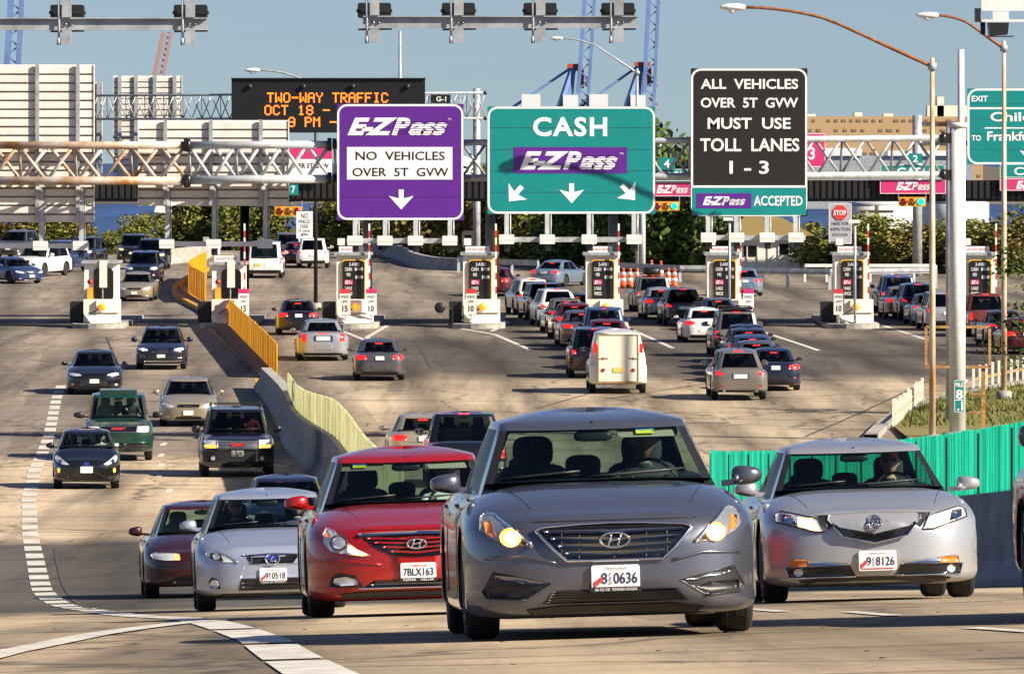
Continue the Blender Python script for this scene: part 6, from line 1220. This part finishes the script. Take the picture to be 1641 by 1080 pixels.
# ---- silver sedan at right
def acu(root, s, pj):
    m = MB(); pj.tube(m, ell(0, .668, .056, .060, 22), .009, 1, .040, 0, True, 6, 1); pj.tube(m, [(-.030, .632), (-.010, .708), (.010, .708), (.030, .632)], .008, 1, .040); pj.tube(m, [(-.016, .660), (.016, .660)], .006, 1, .040); m.build('emblem', CH, root)
hl = [(.42, .600), (.52, .602), (.74, .672), (.83, .700), (.825, .765), (.77, .792), (.62, .752), (.48, .715)]
mesh = [(-.355, .672), (-.30, .632), (0, .572), (.30, .632), (.355, .672), (.36, .650), (.28, .556), (0, .496), (-.28, .556), (-.36, .650)]
mesh = [(-.36, .650), (-.28, .556), (0, .496), (.28, .556), (.36, .650), (.355, .672), (.30, .632), (0, .572), (-.30, .632), (-.355, .672)]
lines = []
lines.append(('grille_edge', 'T', [(-.355, .645), (-.28, .552), (0, .492), (.28, .552), (.355, .645)], .006, .046, False, 'chrome'))
SP['silver_right'] = sedan(L=4.93, W=1.88, zn=.80, zn0=.68, zh=.975, belt=.95, td=4.3, zd=1.05, wf=.98, wb_=3.755, wr=.34, Af=.7, gc=.13, glass='clear glass', mz=1.0, mx=.985, mr=(.105, .08, .06),
    cab=dict(tc=1.25, tf=2.1, tr=3.5, tb=4.35, wb=.81, wbf=.775, wr=.615, wrf=.58, zr=1.37, crown=.08),
    feat=[('headlight', 'lamp lens', hl, 'F', 1, .008, [('lamp_housing', 'lamp dark', [(.66, .665), (.78, .70), (.79, .765), (.70, .755)], .013), ('projector', CH, ell(.72, .715, .038, .036), .020), ('turn_lens', 'lamp soft glow', [(.47, .615), (.53, .617), (.65, .660), (.65, .735), (.53, .715)], .014), ('lamp_edge', 'T', hl, .006, .012, True, BP)]),
        ('shield_panel', 'paint', [(-.36, .655), (-.28, .560), (0, .50), (.28, .560), (.36, .655), (.40, .700), (.385, .748), (0, .762), (-.385, .748), (-.40, .700)], 'F', 0, .022), ('grille', B, mesh, 'F', 0, .042, lines), ('shield_edge', 'black plastic', [(-.50, .742), (-.39, .745), (-.40, .70), (-.36, .65), (-.40, .62)], 'F', 1, .008),
        ('lower_intake', B, [(.17, .212), (.74, .212), (.765, .300), (.22, .305)], 'F', 1, .007, [('turn_lens', 'amber', [(.56, .310), (.74, .305), (.73, .362), (.58, .352)], .012), ('intake_trim', CH, [(.21, .306), (.60, .312), (.72, .352), (.70, .372), (.56, .358), (.24, .325)], .010), ('intake_edge', 'T', [(.17, .208), (.74, .208), (.77, .300)], .006, .012, False, CH), ('fog_lamp', 'lamp lens', ell(.66, .255, .038, .034), .014)]),
        ('lower_lip', BP, [(-.62, .145), (.62, .145), (.66, .185), (.4, .20), (-.4, .20), (-.66, .185)], 'F', 0, .010), ('sunroof', B, [(-.01, 2.0), (.01, 2.0), (.01, 2.01), (-.01, 2.01)], 'F', 0, 0)],
    plates=[('F', -.145, .178, .255, .425, '9AD8126', 'md')], extra=[acu, wipers(1.02), side_bits, hood_seams(.55, .68)])
SP['silver_right']['feat'].pop()
# ---- generic front and rear features
def front(hl, gr=None, low=None, fog=None, bulb=None, barmat='dark chrome', nb=3, plate=(-.16, .16, .36, .50), txt='', lens='lamp lens'):
    f = [('headlight', lens, hl, 'F', 1, .008, [bulb] if bulb else [])]
    if gr: z = [p[1] for p in gr]; xm = max(p[0] for p in gr); f.append(('grille', B, gr, 'F', 0, .008, slats(nb, min(z)+.03, max(z)-.02, lambda q: xm*.80, barmat, .007, .016)))
    if low: f.append(('lower_intake', B, low, 'F', 0, .007))
    if fog: f.append(('fog_lamp', 'lamp lens', ell(*fog), 'F', 1, .01))
    return f
def rear(tl, win3=None, low=None, trunk=None, lens='tail red', lit=True, back=None, reflect=None):
    f = [('tail_light', 'brake lit' if lit else lens, tl, 'R', 1, .010, [('reverse_lens', 'clear lens', [(min(p[0] for p in tl)+.01, min(p[1] for p in tl)+.02), (min(p[0] for p in tl)+.07, min(p[1] for p in tl)+.02), (min(p[0] for p in tl)+.07, min(p[1] for p in tl)+.07), (min(p[0] for p in tl)+.01, min(p[1] for p in tl)+.07)], .016)] if back else [])]
    if win3: f.append(('brake_light', 'brake lit' if lit else lens, win3, 'R', 0, .012))
    if low: f.append(('rear_valance', BP, low, 'R', 0, .025))
    if trunk: f.append(('trunk_seam', BP, trunk, 'R', 0, .004))
    if reflect: f.append(('reflector', 'tail red', reflect, 'R', 1, .01))
    return f
sed_front = front([(.42, .60), (.60, .585), (.78, .62), (.82, .69), (.74, .745), (.50, .68)], [(-.33, .60), (.33, .60), (.36, .69), (-.36, .69)], [(-.42, .23), (.42, .23), (.38, .31), (-.38, .31)], (.64, .30, .05, .035))
sed_rear = rear([(.45, .78), (.78, .74), (.84, .80), (.82, .90), (.70, .93), (.48, .90)], [(-.13, 1.265), (.13, 1.265), (.13, 1.30), (-.13, 1.30)], [(-.62, .20), (.62, .20), (.66, .34), (-.66, .34)], [(-.44, .70), (.44, .70), (.44, .708), (-.44, .708)], back=True, reflect=[(.62, .46), (.74, .47), (.74, .50), (.62, .49)])
PL = [('F', -.155, .155, .36, .50, '', 'us'), ('R', -.155, .155, .74, .88, '', 'us')]
SP['sedan'] = sedan(feat=sed_front+sed_rear, plates=PL, extra=[side_bits])
SP['sedan_dark_low'] = sedan(feat=front([(.40, .66), (.62, .63), (.80, .66), (.82, .72), (.72, .755), (.48, .715)], [(-.48, .29), (.48, .29), (.56, .42), (.40, .50), (-.40, .50), (-.56, .42)], None, (.72, .35, .05, .04), nb=5, barmat=CH)+sed_rear, plates=[('F', -.155, .155, .40, .54, '', 'us'), PL[1]], extra=[side_bits])
SP['luxury_rear'] = sedan(L=5.3, W=1.95, belt=.98, td=4.4, zd=1.08, wf=1.0, wb_=4.0, cab=dict(tc=1.3, tf=2.15, tr=3.55, tb=4.4, wb=.84, wr=.62, zr=1.43), feat=rear([(.62, .70), (.80, .70), (.82, 1.0), (.70, 1.03), (.63, .98)], [(-.22, 1.0), (.22, 1.0), (.22, 1.03), (-.22, 1.03)], [(-.70, .20), (.70, .20), (.72, .30), (-.72, .30)])+[('plate_recess', 'dark chrome', rect(-.36, .36, .72, .93, .03), 'R', 0, .008)]+sed_front, plates=[('R', -.26, .26, .755, .90, '', 'us')], extra=[side_bits])
SP['maroon'] = sedan(W=1.88, zn=.72, zn0=.60, feat=[('headlight', 'lamp lens', [(.40, .575), (.60, .570), (.80, .60), (.84, .655), (.78, .695), (.56, .690), (.41, .665)], 'F', 1, .008, [('turn_lens', 'amber lit', [(.41, .585), (.48, .583), (.48, .672), (.42, .66)], .014)]), ('lower_intake', B, [(-.50, .24), (.50, .24), (.46, .33), (-.46, .33)], 'F', 0, .007), ('bumper_strip', BP, [(-.78, .47), (.78, .47), (.78, .49), (-.78, .49)], 'F', 0, .006)], glass='clear glass', seat='tan cloth', plates=[('F', -.155, .155, .36, .50, '', 'us')], extra=[side_bits])
SP['prius'] = sedan(L=4.0, W=1.695, zn=.74, zn0=.60, zh=.99, tc=.90, belt=.98, td=3.5, zd=1.05, wf=.82, wb_=3.35, wr=.305, Af=.75, mx=.92, mz=1.03, cab=dict(tc=.88, tf=1.75, tr=3.1, tb=3.8, wb=.75, wbf=.72, wr=.58, wrf=.55, zr=1.37, crown=.08), glass='clear glass',
    feat=[('headlight', 'lamp lens', [(.42, .60), (.56, .60), (.74, .66), (.79, .76), (.74, .83), (.58, .71)], 'F', 1, .008, [('projector', CH, ell(.66, .68, .045, .05), .016)]), ('grille', B, [(-.52, .24), (.52, .24), (.58, .38), (.30, .44), (-.30, .44), (-.58, .38)], 'F', 0, .007, slats(2, .29, .34, lambda z: .48, 'dark trim', .02, .014)), ('fog_lamp', 'amber lit', ell(.70, .46, .035, .06), 'F', 1, .01), ('emblem', 'badge blue', ell(0, .615, .075, .05), 'F', 0, .014)], plates=[('F', -.155, .155, .40, .555, '', 'us')], extra=[side_bits, wipers(1.03)])
def rails(root, s, pj):
    c = s['cab']; L = s['L']
    for sx in (-1, 1):
        m = MB(); x = sx*(c['wr']-.06); z = c['zr']+.10; m.tube([(x, c['tf']+.25-L/2, z-.08), (x, c['tf']+.35-L/2, z), (x, c['tr']-.35-L/2, z), (x, c['tr']-.2-L/2, z-.08)], .022, 8); m.build('roof_rail', BP, root)
    for y in (c['tf']+.6, c['tr']-.7): m = MB(); m.bar((-(c['wr']-.06), y-L/2, c['zr']+.105), (c['wr']-.06, y-L/2, c['zr']+.105), .05, .025); m.build('roof_crossbar', BP, root)
suv_rear = rear([(.66, .86), (.82, .84), (.83, .96), (.80, 1.0), (.68, .97)], [(-.14, 1.685), (.14, 1.685), (.14, 1.72), (-.14, 1.72)], [(-.72, .26), (.72, .26), (.76, .46), (-.76, .46)], [(-.70, .55), (.70, .55), (.70, .558), (-.70, .558)], back=True, reflect=[(.60, .50), (.74, .50), (.74, .53), (.60, .53)])
suv_front = front([(.46, .80), (.66, .785), (.84, .81), (.86, .90), (.78, .95), (.50, .92)], [(-.40, .78), (.40, .78), (.42, .93), (-.42, .93)], [(-.46, .40), (.46, .40), (.42, .52), (-.42, .52)], (.66, .50, .06, .05), nb=3)
SPL = [('F', -.155, .155, .56, .70, '', 'us'), ('R', -.155, .155, .72, .86, '', 'us')]
SP['suv'] = suv(feat=suv_front+suv_rear, plates=SPL, extra=[side_bits])
SP['suv_lit'] = suv(feat=front([(.46, .80), (.66, .785), (.84, .81), (.86, .90), (.78, .95), (.50, .92)], [(-.40, .78), (.40, .78), (.42, .93), (-.42, .93)], [(-.46, .40), (.46, .40), (.42, .52), (-.42, .52)], (.66, .50, .06, .05), ('bulb', 'amber lit', [(.55, .81), (.72, .81), (.76, .90), (.58, .90)], .016)), plates=SPL[:1], extra=[rails, side_bits])
def gmc(zc, hw, hh):
    def f(root, s, pj):
        y = pj.y(0, zc, 1)-.035; m = MB(); m.box(-hw*1.0, hw*1.0, y+.002, y+.02, zc-hh, zc+hh, 1); put_text(m, 'GMC', -hw, hw, zc-hh, zc+hh, y, 0, 0, .05); m.build('grille_letters', ['red letters', BP], root)
    return f
SP['black_suv'] = suv(W=1.90, H=1.8, zn=1.0, zn0=.85, cab=dict(zr=1.72), feat=[('headlight', 'lamp lens', [(.54, .86), (.80, .84), (.85, .90), (.82, .97), (.54, .965)], 'F', 1, .008), ('turn_lamp', 'amber lit', [(.54, .76), (.82, .76), (.86, .82), (.80, .855), (.54, .845)], 'F', 1, .008), ('grille', 'alloy', [(-.50, .74), (.50, .74), (.53, .95), (-.53, .95)], 'F', 0, .008, slats(5, .77, .92, lambda z: .50, 'black plastic', .010, .014)), ('bumper', BP, [(-.86, .42), (.86, .42), (.90, .70), (-.90, .70)], 'F', 0, .03), ('fog_lamp', 'lamp lens', ell(.62, .50, .055, .055), 'F', 1, .04)], plates=[('F', -.155, .155, .545, .70, '', 'us')], extra=[rails, gmc(.845, .17, .045), side_bits, wipers(1.2)])
SP['green_suv'] = suv(W=1.92, zn=1.02, zn0=.87, zh=1.17, belt=1.12, cab=dict(zr=1.78, wr=.72, wrf=.69), feat=[('headlight', 'lamp lens', rect(.52, .84, .80, .96, .02), 'F', 1, .008, [('bulb', 'lamp soft glow', rect(.55, .80, .83, .94, .02), .014)]), ('grille', B, [(-.50, .80), (.50, .80), (.50, .965), (-.50, .965)], 'F', 0, .012, [('grille_frame', 'T', [(-.50, .80), (.50, .80), (.50, .965), (-.50, .965)], .010, .016, True, CH)]), ('bumper', 'paint', [(-.88, .50), (.88, .50), (.90, .70), (-.90, .70)], 'F', 0, .035), ('lower_intake', BP, [(-.82, .34), (.82, .34), (.84, .48), (-.84, .48)], 'F', 0, .01)], plates=[('F', -.155, .155, .42, .56, '', 'us')], mirmat=BP, mx=1.10, mr=(.15, .07, .085), mz=1.22, seat='tan cloth', glass='clear glass', extra=[gmc(.885, .20, .05), side_bits, wipers(1.22), lambda root, s, pj: [(lambda m: (m.bbox(-.52, .52, -.3, 1.2, 1.77, 1.90, .05), m.build('roof_top', 'paint', root)))(MB())]])
SP['wagon'] = suv(L=4.84, W=1.87, zn=.86, zn0=.72, zh=1.02, belt=1.0, td=4.45, zd=1.03, gc=.21, wr=.35, mz=1.09, cab=dict(tc=1.25, tf=2.05, tr=4.3, tb=4.7, zr=1.52, wb=.82, wr=.62, wrf=.58, wrr=.58), feat=[('headlight', 'lamp lens', [(.46, .72), (.64, .70), (.82, .745), (.85, .81), (.74, .84), (.50, .80)], 'F', 1, .008, [('bulb', 'lamp soft glow', ell(.66, .77, .06, .045), .014)]), ('grille', B, [(-.28, .64), (.28, .64), (.34, .80), (-.34, .80)], 'F', 0, .008, slats(4, .66, .78, lambda z: .28, CH, .008, .016)), ('bumper', BP, [(-.86, .32), (.86, .32), (.88, .58), (-.88, .58)], 'F', 0, .012), ('skid_plate', CH, [(-.62, .30), (.62, .30), (.58, .35), (-.58, .35)], 'F', 0, .03), ('fog_ring', CH, ell(.68, .50, .085, .07), 'F', 1, .024), ('fog_lamp', B, ell(.68, .50, .06, .05), 'F', 1, .034)], plates=[('F', -.15, .15, .46, .58, '', 'us')], extra=[rails, side_bits, wipers(1.06)])
SP['crossover'] = suv(L=4.8, W=1.88, zn=.95, belt=1.05, td=4.3, zd=1.12, cab=dict(zr=1.62, tr=4.0, tb=4.62, wb=.84, wr=.63, wrr=.58, wbr=.78, bowr=.16, crown=.08), mz=1.14, feat=rear([(.54, .88), (.66, .84), (.82, .86), (.83, .98), (.80, 1.0), (.72, .98)], [(-.16, 1.60), (.16, 1.60), (.16, 1.645), (-.16, 1.645)], [(-.70, .22), (.70, .22), (.72, .34), (-.72, .34)], reflect=[(.60, .48), (.74, .48), (.74, .52), (.60, .52)])+[('plate_recess', 'dark chrome', rect(-.30, .30, .72, .90, .03), 'R', 0, .008)]+suv_front, plates=[('R', -.24, .22, .74, .875, '', 'us')], extra=[side_bits, lambda root, s, pj: [(lambda m: (m.lathe([(.04, 0), (.045, .12), (.03, .12)], 'y', (sx*.55, s['L']/2-.08, .33), 12), m.build('exhaust_pipe', CH, root, fix=True)))(MB()) for sx in (-1, 1)]])
SP['boxy_rear'] = suv(W=1.9, cab=dict(zr=1.74), feat=rear([(.72, .76), (.85, .76), (.84, 1.02), (.74, 1.02)], [(-.13, 1.70), (.13, 1.70), (.13, 1.735), (-.13, 1.735)], [(-.84, .32), (.84, .32), (.86, .60), (-.86, .60)])+suv_front, plates=[('R', -.155, .155, .66, .80, '', 'us')], extra=[rails, side_bits, lambda root, s, pj: [(lambda m: (m.bbox(-.60, .60, -.2, 1.6, 1.80, 1.83, .01), m.tube([(-.6, -.2, 1.90), (.6, -.2, 1.90), (.6, 1.6, 1.90), (-.6, 1.6, 1.90)], .02, 6, 0, True), m.build('roof_rack', BP, root)))(MB())]])
SP['van'] = suv(L=5.4, W=2.0, zn=1.10, zh=1.25, belt=1.22, td=5.1, zd=1.24, wf=.95, wb_=4.3, wr=.36, pr=9, Ar=.25, cab=dict(tc=.95, tf=1.7, tr=5.25, tb=5.35, wb=.94, wr=.84, wrf=.76, wbr=.92, wrr=.84, zr=2.02, bowr=.04, bp=5), mz=1.35, feat=rear([(.84, .86), (.95, .86), (.95, 1.20), (.85, 1.20)], None, [(-.92, .30), (.92, .30), (.94, .48), (-.94, .48)], lit=False)+[('door_split', BP, rect(-.006, .006, .55, 1.95, .002), 'R', 0, .006)]+suv_front, plates=[('R', .20, .52, .70, .86, '', 'yellow')], extra=[side_bits])
SP['pickup'] = suv(L=5.6, W=1.98, zn=1.10, zn0=.92, zh=1.25, tc=1.4, belt=1.18, td=5.2, zd=1.16, wf=1.0, wb_=4.45, wr=.39, gc=.32, pr=9, Ar=.25, cab=dict(tc=1.4, tf=2.05, tr=3.45, tb=3.72, wb=.90, wr=.74, wrf=.70, wbr=.86, wrr=.70, zr=1.78, bowr=.04), mz=1.30, mirmat=BP, feat=front([(.56, .86), (.86, .86), (.90, 1.02), (.58, 1.02)], [(-.54, .80), (.54, .80), (.54, 1.04), (-.54, 1.04)], [(-.8, .42), (.8, .42), (.82, .56), (-.82, .56)])+rear([(.80, .74), (.94, .74), (.94, 1.10), (.82, 1.10)], [(-.14, 1.76), (.14, 1.76), (.14, 1.80), (-.14, 1.80)], None)+[('bumper', CH, [(-.90, .48), (.90, .48), (.92, .66), (-.92, .66)], 'R', 0, .05), ('tailgate_seam', BP, [(-.76, .70), (.76, .70), (.76, .71), (-.76, .71)], 'R', 0, .006)], plates=[('R', -.155, .155, .50, .64, '', 'us'), ('F', -.155, .155, .58, .70, '', 'us')], extra=[side_bits])
def boxvan_extra(root, s, pj):
    yb = s['L']/2+.06; m = MB(); m.prism(rrect(-.66, .66, .42, 2.02, .07), yb-.02, yb+.05); o = m.build('rear_door', 'paint', root); m = MB(); yy = yb+.055
    for a in ((-.66, .42, -.66, 2.02), (.66, .42, .66, 2.02), (-.66, 2.02, .66, 2.02), (-.66, .42, .66, .42)): m.bar((a[0], yy, a[1]), (a[2], yy, a[3]), .03, .03)
    m.build('door_frame', 'straw', o)
    for sx in (-1, 1):
        m = MB(); m.bar((sx*.35, yy, 1.22), (sx*.64, yy, 1.20), .02, .03); m.bar((sx*.5, yy, 1.17), (sx*.5, yy, 1.26), .03, .03); m.build('door_latch', 'rust', o); m = MB(); m.lathe([(.062, 0), (.06, .02), (.02, .03)], 'y', (sx*.50, yy, .82), 12); m.build('door_lamp', 'tail red', o, fix=True)
        m = MB(); m.bbox(sx*.76-.06, sx*.76+.06, yb-.14, yb-.02, 1.40, 1.72, .02); m.build('tail_light', 'brake lit', root)
    m = MB(); m.bar((-.70, yy, .40), (.70, yy, .40), .06, .05); m.build('door_sill', 'rusty wood', root)
SP['box_van'] = suv(L=4.6, W=1.92, zn=1.05, zh=1.2, belt=1.18, td=4.3, zd=1.2, wr=.34, pr=9, Ar=.25, gc=.28, cab=dict(tc=1.0, tf=1.7, tr=4.35, tb=4.55, wb=.93, wr=.74, wrf=.70, wbr=.92, wrr=.72, zr=2.06, bowr=.05, crown=.12, bp=4, panel_van=True, rwj=9), mz=1.42, mx=1.06, mirmat=BP, feat=suv_front, plates=[], extra=[boxvan_extra, lambda root, s, pj: [(lambda m: (m.prism(rrect(-.17, .17, .74, .90, .01, 3), s['L']/2+.112, s['L']/2+.13), m.build('licence_plate', 'plate yellow', root)))(MB())]])
# ============================================================= VEHICLES IN PLACE
def car(spec, X, d, yaw, back, p, label, cat='car', group='cars at the toll plaza', name='parked_car'):
    s = SP[spec]; key = spec
    if key not in PROTO: r = build_vehicle(name, s); PROTO[key] = r
    else: r = copy_tree(PROTO[key]); r.name = name
    put(r, X, d, yaw, back, p, label, cat, group)
    if d > 150: r.scale = (1+.05*(rng.random()-.5), 1+.06*(rng.random()-.5), 1+.07*(rng.random()-.5))
    return r
PROTO = {}
FGG = 'cars leaving the plaza towards the viewer'
A = [car('grey', .545, 49.2, .048, False, P_GUN, 'gunmetal grey sedan with lit headlights, nearest of all and in the centre', group=FGG, name='sedan'),
     car('red', -.90, 65.2, .050, False, P_RED, 'bright red sedan partly hidden behind the grey sedan', group=FGG, name='sedan'),
     car('hatch_silver', -2.86, 88.2, .058, False, P_SILB, 'silver blue hatchback left of the red sedan', group=FGG, name='hatchback'),
     car('silver_right', 3.06, 66.8, .032, False, P_SIL, 'silver sedan with a pointed shield grille beside the teal fence', group=FGG, name='sedan'),
     car('maroon', -4.72, 114.5, .07, False, P_MAR, 'dark maroon sedan half hidden behind the silver blue hatchback', group=FGG, name='sedan'),
     car('sedan', -4.40, 146, .06, False, P_NAVY, 'dark blue car of which only the roof shows above the silver hatchback', group=FGG, name='sedan'),
     car('suv', 4.47, 49.5, .03, False, P_GRY, 'grey vehicle cut by the right edge of the picture', group=FGG, name='suv')]
person(A[0], SP['grey'], 'driver in dark shirt behind the wheel of the grey sedan in the centre', 'shirt dark', 'dark skin', 'hair black')
person(A[1], SP['red'], 'driver in white shirt at the wheel of the red sedan', 'shirt white', 'dark skin', 'hair black')
person(A[2], SP['hatch_silver'], 'driver at the wheel of the silver blue hatchback', 'shirt blue', 'skin', 'hair brown')
person(A[2], SP['hatch_silver'], 'passenger with sunglasses and long hair in the silver blue hatchback', 'shirt dark', 'skin', 'hair brown', True, True, -1)
person(A[3], SP['silver_right'], 'driver with sunglasses and grey hair in the silver sedan at right', 'shirt dark', 'skin', 'hair grey', False, True)
def at(px, py, dx=0): x, d, z = G(px, py); return x, d
OG = 'cars approaching on the left roadway'
def onc(spec, px, py, p, label, yaw=.06, cat='car', name='sedan', group=OG):
    x, d = at(px, py); L = SP[spec]['L']; return car(spec, x-yaw*0, d+L/2-.55, yaw, False, p, label, cat, group, name)
c1 = onc('prius', 133, 783, P_BLK, 'small black hatchback nearest the dotted lane line at left', .06, name='hatchback')
person(c1, SP['prius'], 'driver in light shirt in the small black hatchback', 'shirt white', 'skin', 'hair brown'); person(c1, SP['prius'], 'passenger with dark hair in the small black hatchback', 'shirt dark', 'skin', 'hair black', True, False, -1)
c2 = onc('black_suv', 374, 764, P_BLK, 'black suv with chrome grille and roof rails beside the median barrier', .055, 'suv', 'suv'); person(c2, SP['black_suv'], 'driver in red top in the black suv by the median', 'shirt red', 'skin', 'hair brown')
c3 = onc('green_suv', 184, 738, P_GRN, 'dark green tall suv with wide black mirrors behind the small black hatchback', .055, 'suv', 'suv'); person(c3, SP['green_suv'], 'driver in the dark green suv', 'shirt dark', 'skin', 'hair grey')
onc('sedan', 298, 683, P_BEI, 'beige silver sedan behind the black suv', .04)
onc('sedan_dark_low', 147, 632, P_BLK, 'black sedan with a broad chrome mesh grille left of the beige one', .05)
onc('wagon', 256, 592, P_NAVY, 'navy wagon with round fog lamps just past the toll booths', .03, 'car', 'wagon')
onc('sedan', 218, 483, P_BEI, 'tan sedan passing between the two left booths', -.03)
onc('suv', 229, 455, P_NAVY, 'dark navy suv right behind the tan sedan between the left booths', -.02, 'suv', 'suv')
onc('suv_lit', 242, 432, P_NAVY, 'dark blue suv with a lit amber lamp behind the navy suv', -.02, 'suv', 'suv'); onc('suv_lit', 213, 422, P_BLK, 'black suv farthest back in the row between the left booths', -.02, 'suv', 'suv')
onc('sedan', 15, 455, P_BLU, 'dark blue car at the left edge beside the white pickup', .55); onc('suv', 62, 444, P_WHT, 'white suv turned towards the right at the far left', -.38, 'suv', 'suv')
onc('suv_lit', 98, 437, P_BLU, 'blue suv with a lit amber lamp behind the white suv at left', -.25, 'suv', 'suv'); onc('suv_lit', 134, 426, P_BLK, 'black pickup like suv above the leftmost booth', -.15, 'suv', 'suv')
onc('suv', 25, 415, P_GRY, 'pale roofed vehicle farthest back at the left edge', -.2, 'suv', 'suv')
RG = 'cars driving away on the right roadway'; QG = 'cars queuing for the cash lanes'
def away(spec, px, py, p, label, yaw=0.03, cat='car', name='sedan', group=RG):
    x, d = at(px, py); L = SP[spec]['L']; return car(spec, x, d+L/2-.6, yaw, True, p, label, cat, group, name)
away('sedan', 674, 749, P_BEI, 'pale champagne sedan right behind the lime fence', .05)
away('pickup', 742, 781, P_BLK, 'black pickup truck half hidden by the grey sedan', .03, 'pickup', 'pickup_truck')
away('sedan', 605, 610, P_GRY, 'dark grey sedan alone on the open lane towards the purple sign', .04)
away('luxury_rear', 513, 578, P_SIL, 'long silver sedan with tall red tail lamps beside the yellow fence', .05)
away('sedan', 474, 537, P_BLK, 'black sedan with lit brake lamps at the booth by the lamp post', .06)
away('van', 424, 446, P_WHT, 'white passenger van past the second booth', .0, 'van', 'van'); away('suv', 501, 430, P_WHT, 'white suv with dark bumper beyond the lamp post', .0, 'suv', 'suv')
away('sedan', 474, 428, P_DRED, 'red car half hidden left of the white suv', .0); away('suv', 462, 420, P_GRY, 'dark suv far back right of the white van', .0, 'suv', 'suv')
cx, cd = at(897, 460); car('sedan', cx, cd+1.5, -.38, True, P_SKY, 'light blue sedan turned to the left beyond the fifth booth', group=RG, name='sedan')
away('sedan', 797, 475, P_DRED, 'small red and white car right of the fourth booth', -.1); away('sedan', 1194, 475, P_SKY, 'pale car glimpsed right of the sixth booth', .0)
away('box_van', 988, 630, P_CREAM, 'cream white box van with rear door and yellow plate at the end of the queue', .02, 'van', 'box_van', QG)
away('suv', 951, 606, P_BLK, 'black suv squeezed left of the cream box van', .02, 'suv', 'suv', QG)
away('sedan', 978, 592, P_WHT, 'white sedan hidden in front of the cream box van', .02, group=QG)
away('sedan', 972, 576, P_DRED, 'dark red car with lit brake lamp above the cream box van roof', .03, group=QG); away('suv', 966, 562, P_BLU, 'blue grey suv with a red top brake lamp two ahead of the box van', .03, 'suv', 'suv', QG)
away('sedan', 930, 556, P_GRY, 'dark grey sedan with lit lamps just left of the queue middle', .07, group=QG); away('sedan', 918, 544, P_DRED, 'dark maroon car squeezed behind the grey sedan in the queue', .08, group=QG)
away('sedan', 905, 534, P_TAN, 'taupe sedan in the middle of the left queue', .09, group=QG); away('crossover', 888, 524, P_WHT, 'white crossover with angled tail lamps in the left queue', .10, 'suv', 'suv', QG)
away('suv', 868, 513, P_BLK, 'black suv between the two white cars of the left queue', .11, 'suv', 'suv', QG); away('crossover', 848, 505, P_CREAM, 'cream crossover first in line right of the fourth booth', .12, 'suv', 'suv', QG)
away('sedan', 922, 522, P_NAVY, 'dark blue car in front of the crash block of the fifth booth', .06, group=QG)
s2 = away('suv', 1044, 500, P_TAN, 'taupe suv with a black roof box first beyond the fifth booth', .05, 'suv', 'suv', QG)
mb = MB(); superell(mb, (0, .3, 1.98), (.42, .95, .20), 4, 20, 10); mb.build('roof_box', BP, s2)
away('sedan', 1058, 512, P_SIL, 'silver car between the roof box suv and the black suv', .06, group=QG); away('crossover', 1092, 522, P_BLK, 'black rounded suv with a red top lamp left of the sixth booth', .06, 'suv', 'suv', QG)
away('sedan', 1127, 549, P_WHT, 'white sedan with lit brake lamps left of the boxy grey suv', .05, group=QG); away('sedan', 1150, 530, P_BLU, 'dark blue car just ahead of the white sedan by the sixth booth', .05, group=QG)
away('boxy_rear', 1178, 572, P_TAN, 'boxy taupe suv with roof rack in the second queue', .04, 'suv', 'suv', QG)
away('sedan', 1197, 582, P_NAVY, 'navy sedan right behind the boxy suv in the second queue', .03, group=QG); away('sedan', 1200, 592, P_BLK, 'black sedan second behind the boxy suv', .03, group=QG); away('sedan', 1206, 602, P_BLU, 'blue sedan third behind the boxy suv', .03, group=QG); away('sedan', 1212, 613, P_GRY, 'grey sedan fourth behind the boxy suv just above the crossover', .03, group=QG)
away('crossover', 1182, 641, P_TAN, 'taupe grey crossover last in the second queue, with a big oval rear window', .03, 'suv', 'suv', QG); away('sedan', 1240, 626, P_NAVY, 'dark navy sedan beside the taupe crossover at the end of the queue', .02, group=QG)
RQ = 'cars queuing at the far right lane'
for sp_, px, py, p, lab, yw, ct in (('suv', 1438, 502, P_BLU, 'dark blue suv farthest up the right queue beside the seventh booth', .03, 'suv'), ('sedan', 1446, 510, P_TAN, 'taupe car half hidden behind the black suv in the right queue', .04, 'car'), ('crossover', 1470, 514, P_BLK, 'black suv with lit lamps in the right queue left of the rusty lamp post', .04, 'suv'),
    ('sedan', 1490, 522, P_SKY, 'light blue grey car behind the rusty lamp post', .05, 'car'), ('suv', 1512, 530, P_SIL, 'silver suv between the lamp post and the white column', .05, 'suv'), ('pickup', 1583, 540, P_RSTP, 'dark red pickup behind the frame right of the white column', .05, 'pickup'), ('sedan', 1610, 556, P_BLK, 'black car behind the far right lamp post', .05, 'car'), ('sedan', 1640, 568, P_DRED, 'dark red car cut by the right edge', .05, 'car')):
    away(sp_, px, py, p, lab, yw, ct, {'suv': 'suv', 'car': 'sedan', 'pickup': 'pickup_truck'}[ct], RQ)
car('sedan', 5.2, 158, .05, True, P_BLK, 'black car whose roof peeks over the teal fence behind the silver sedan', group=RG, name='sedan')
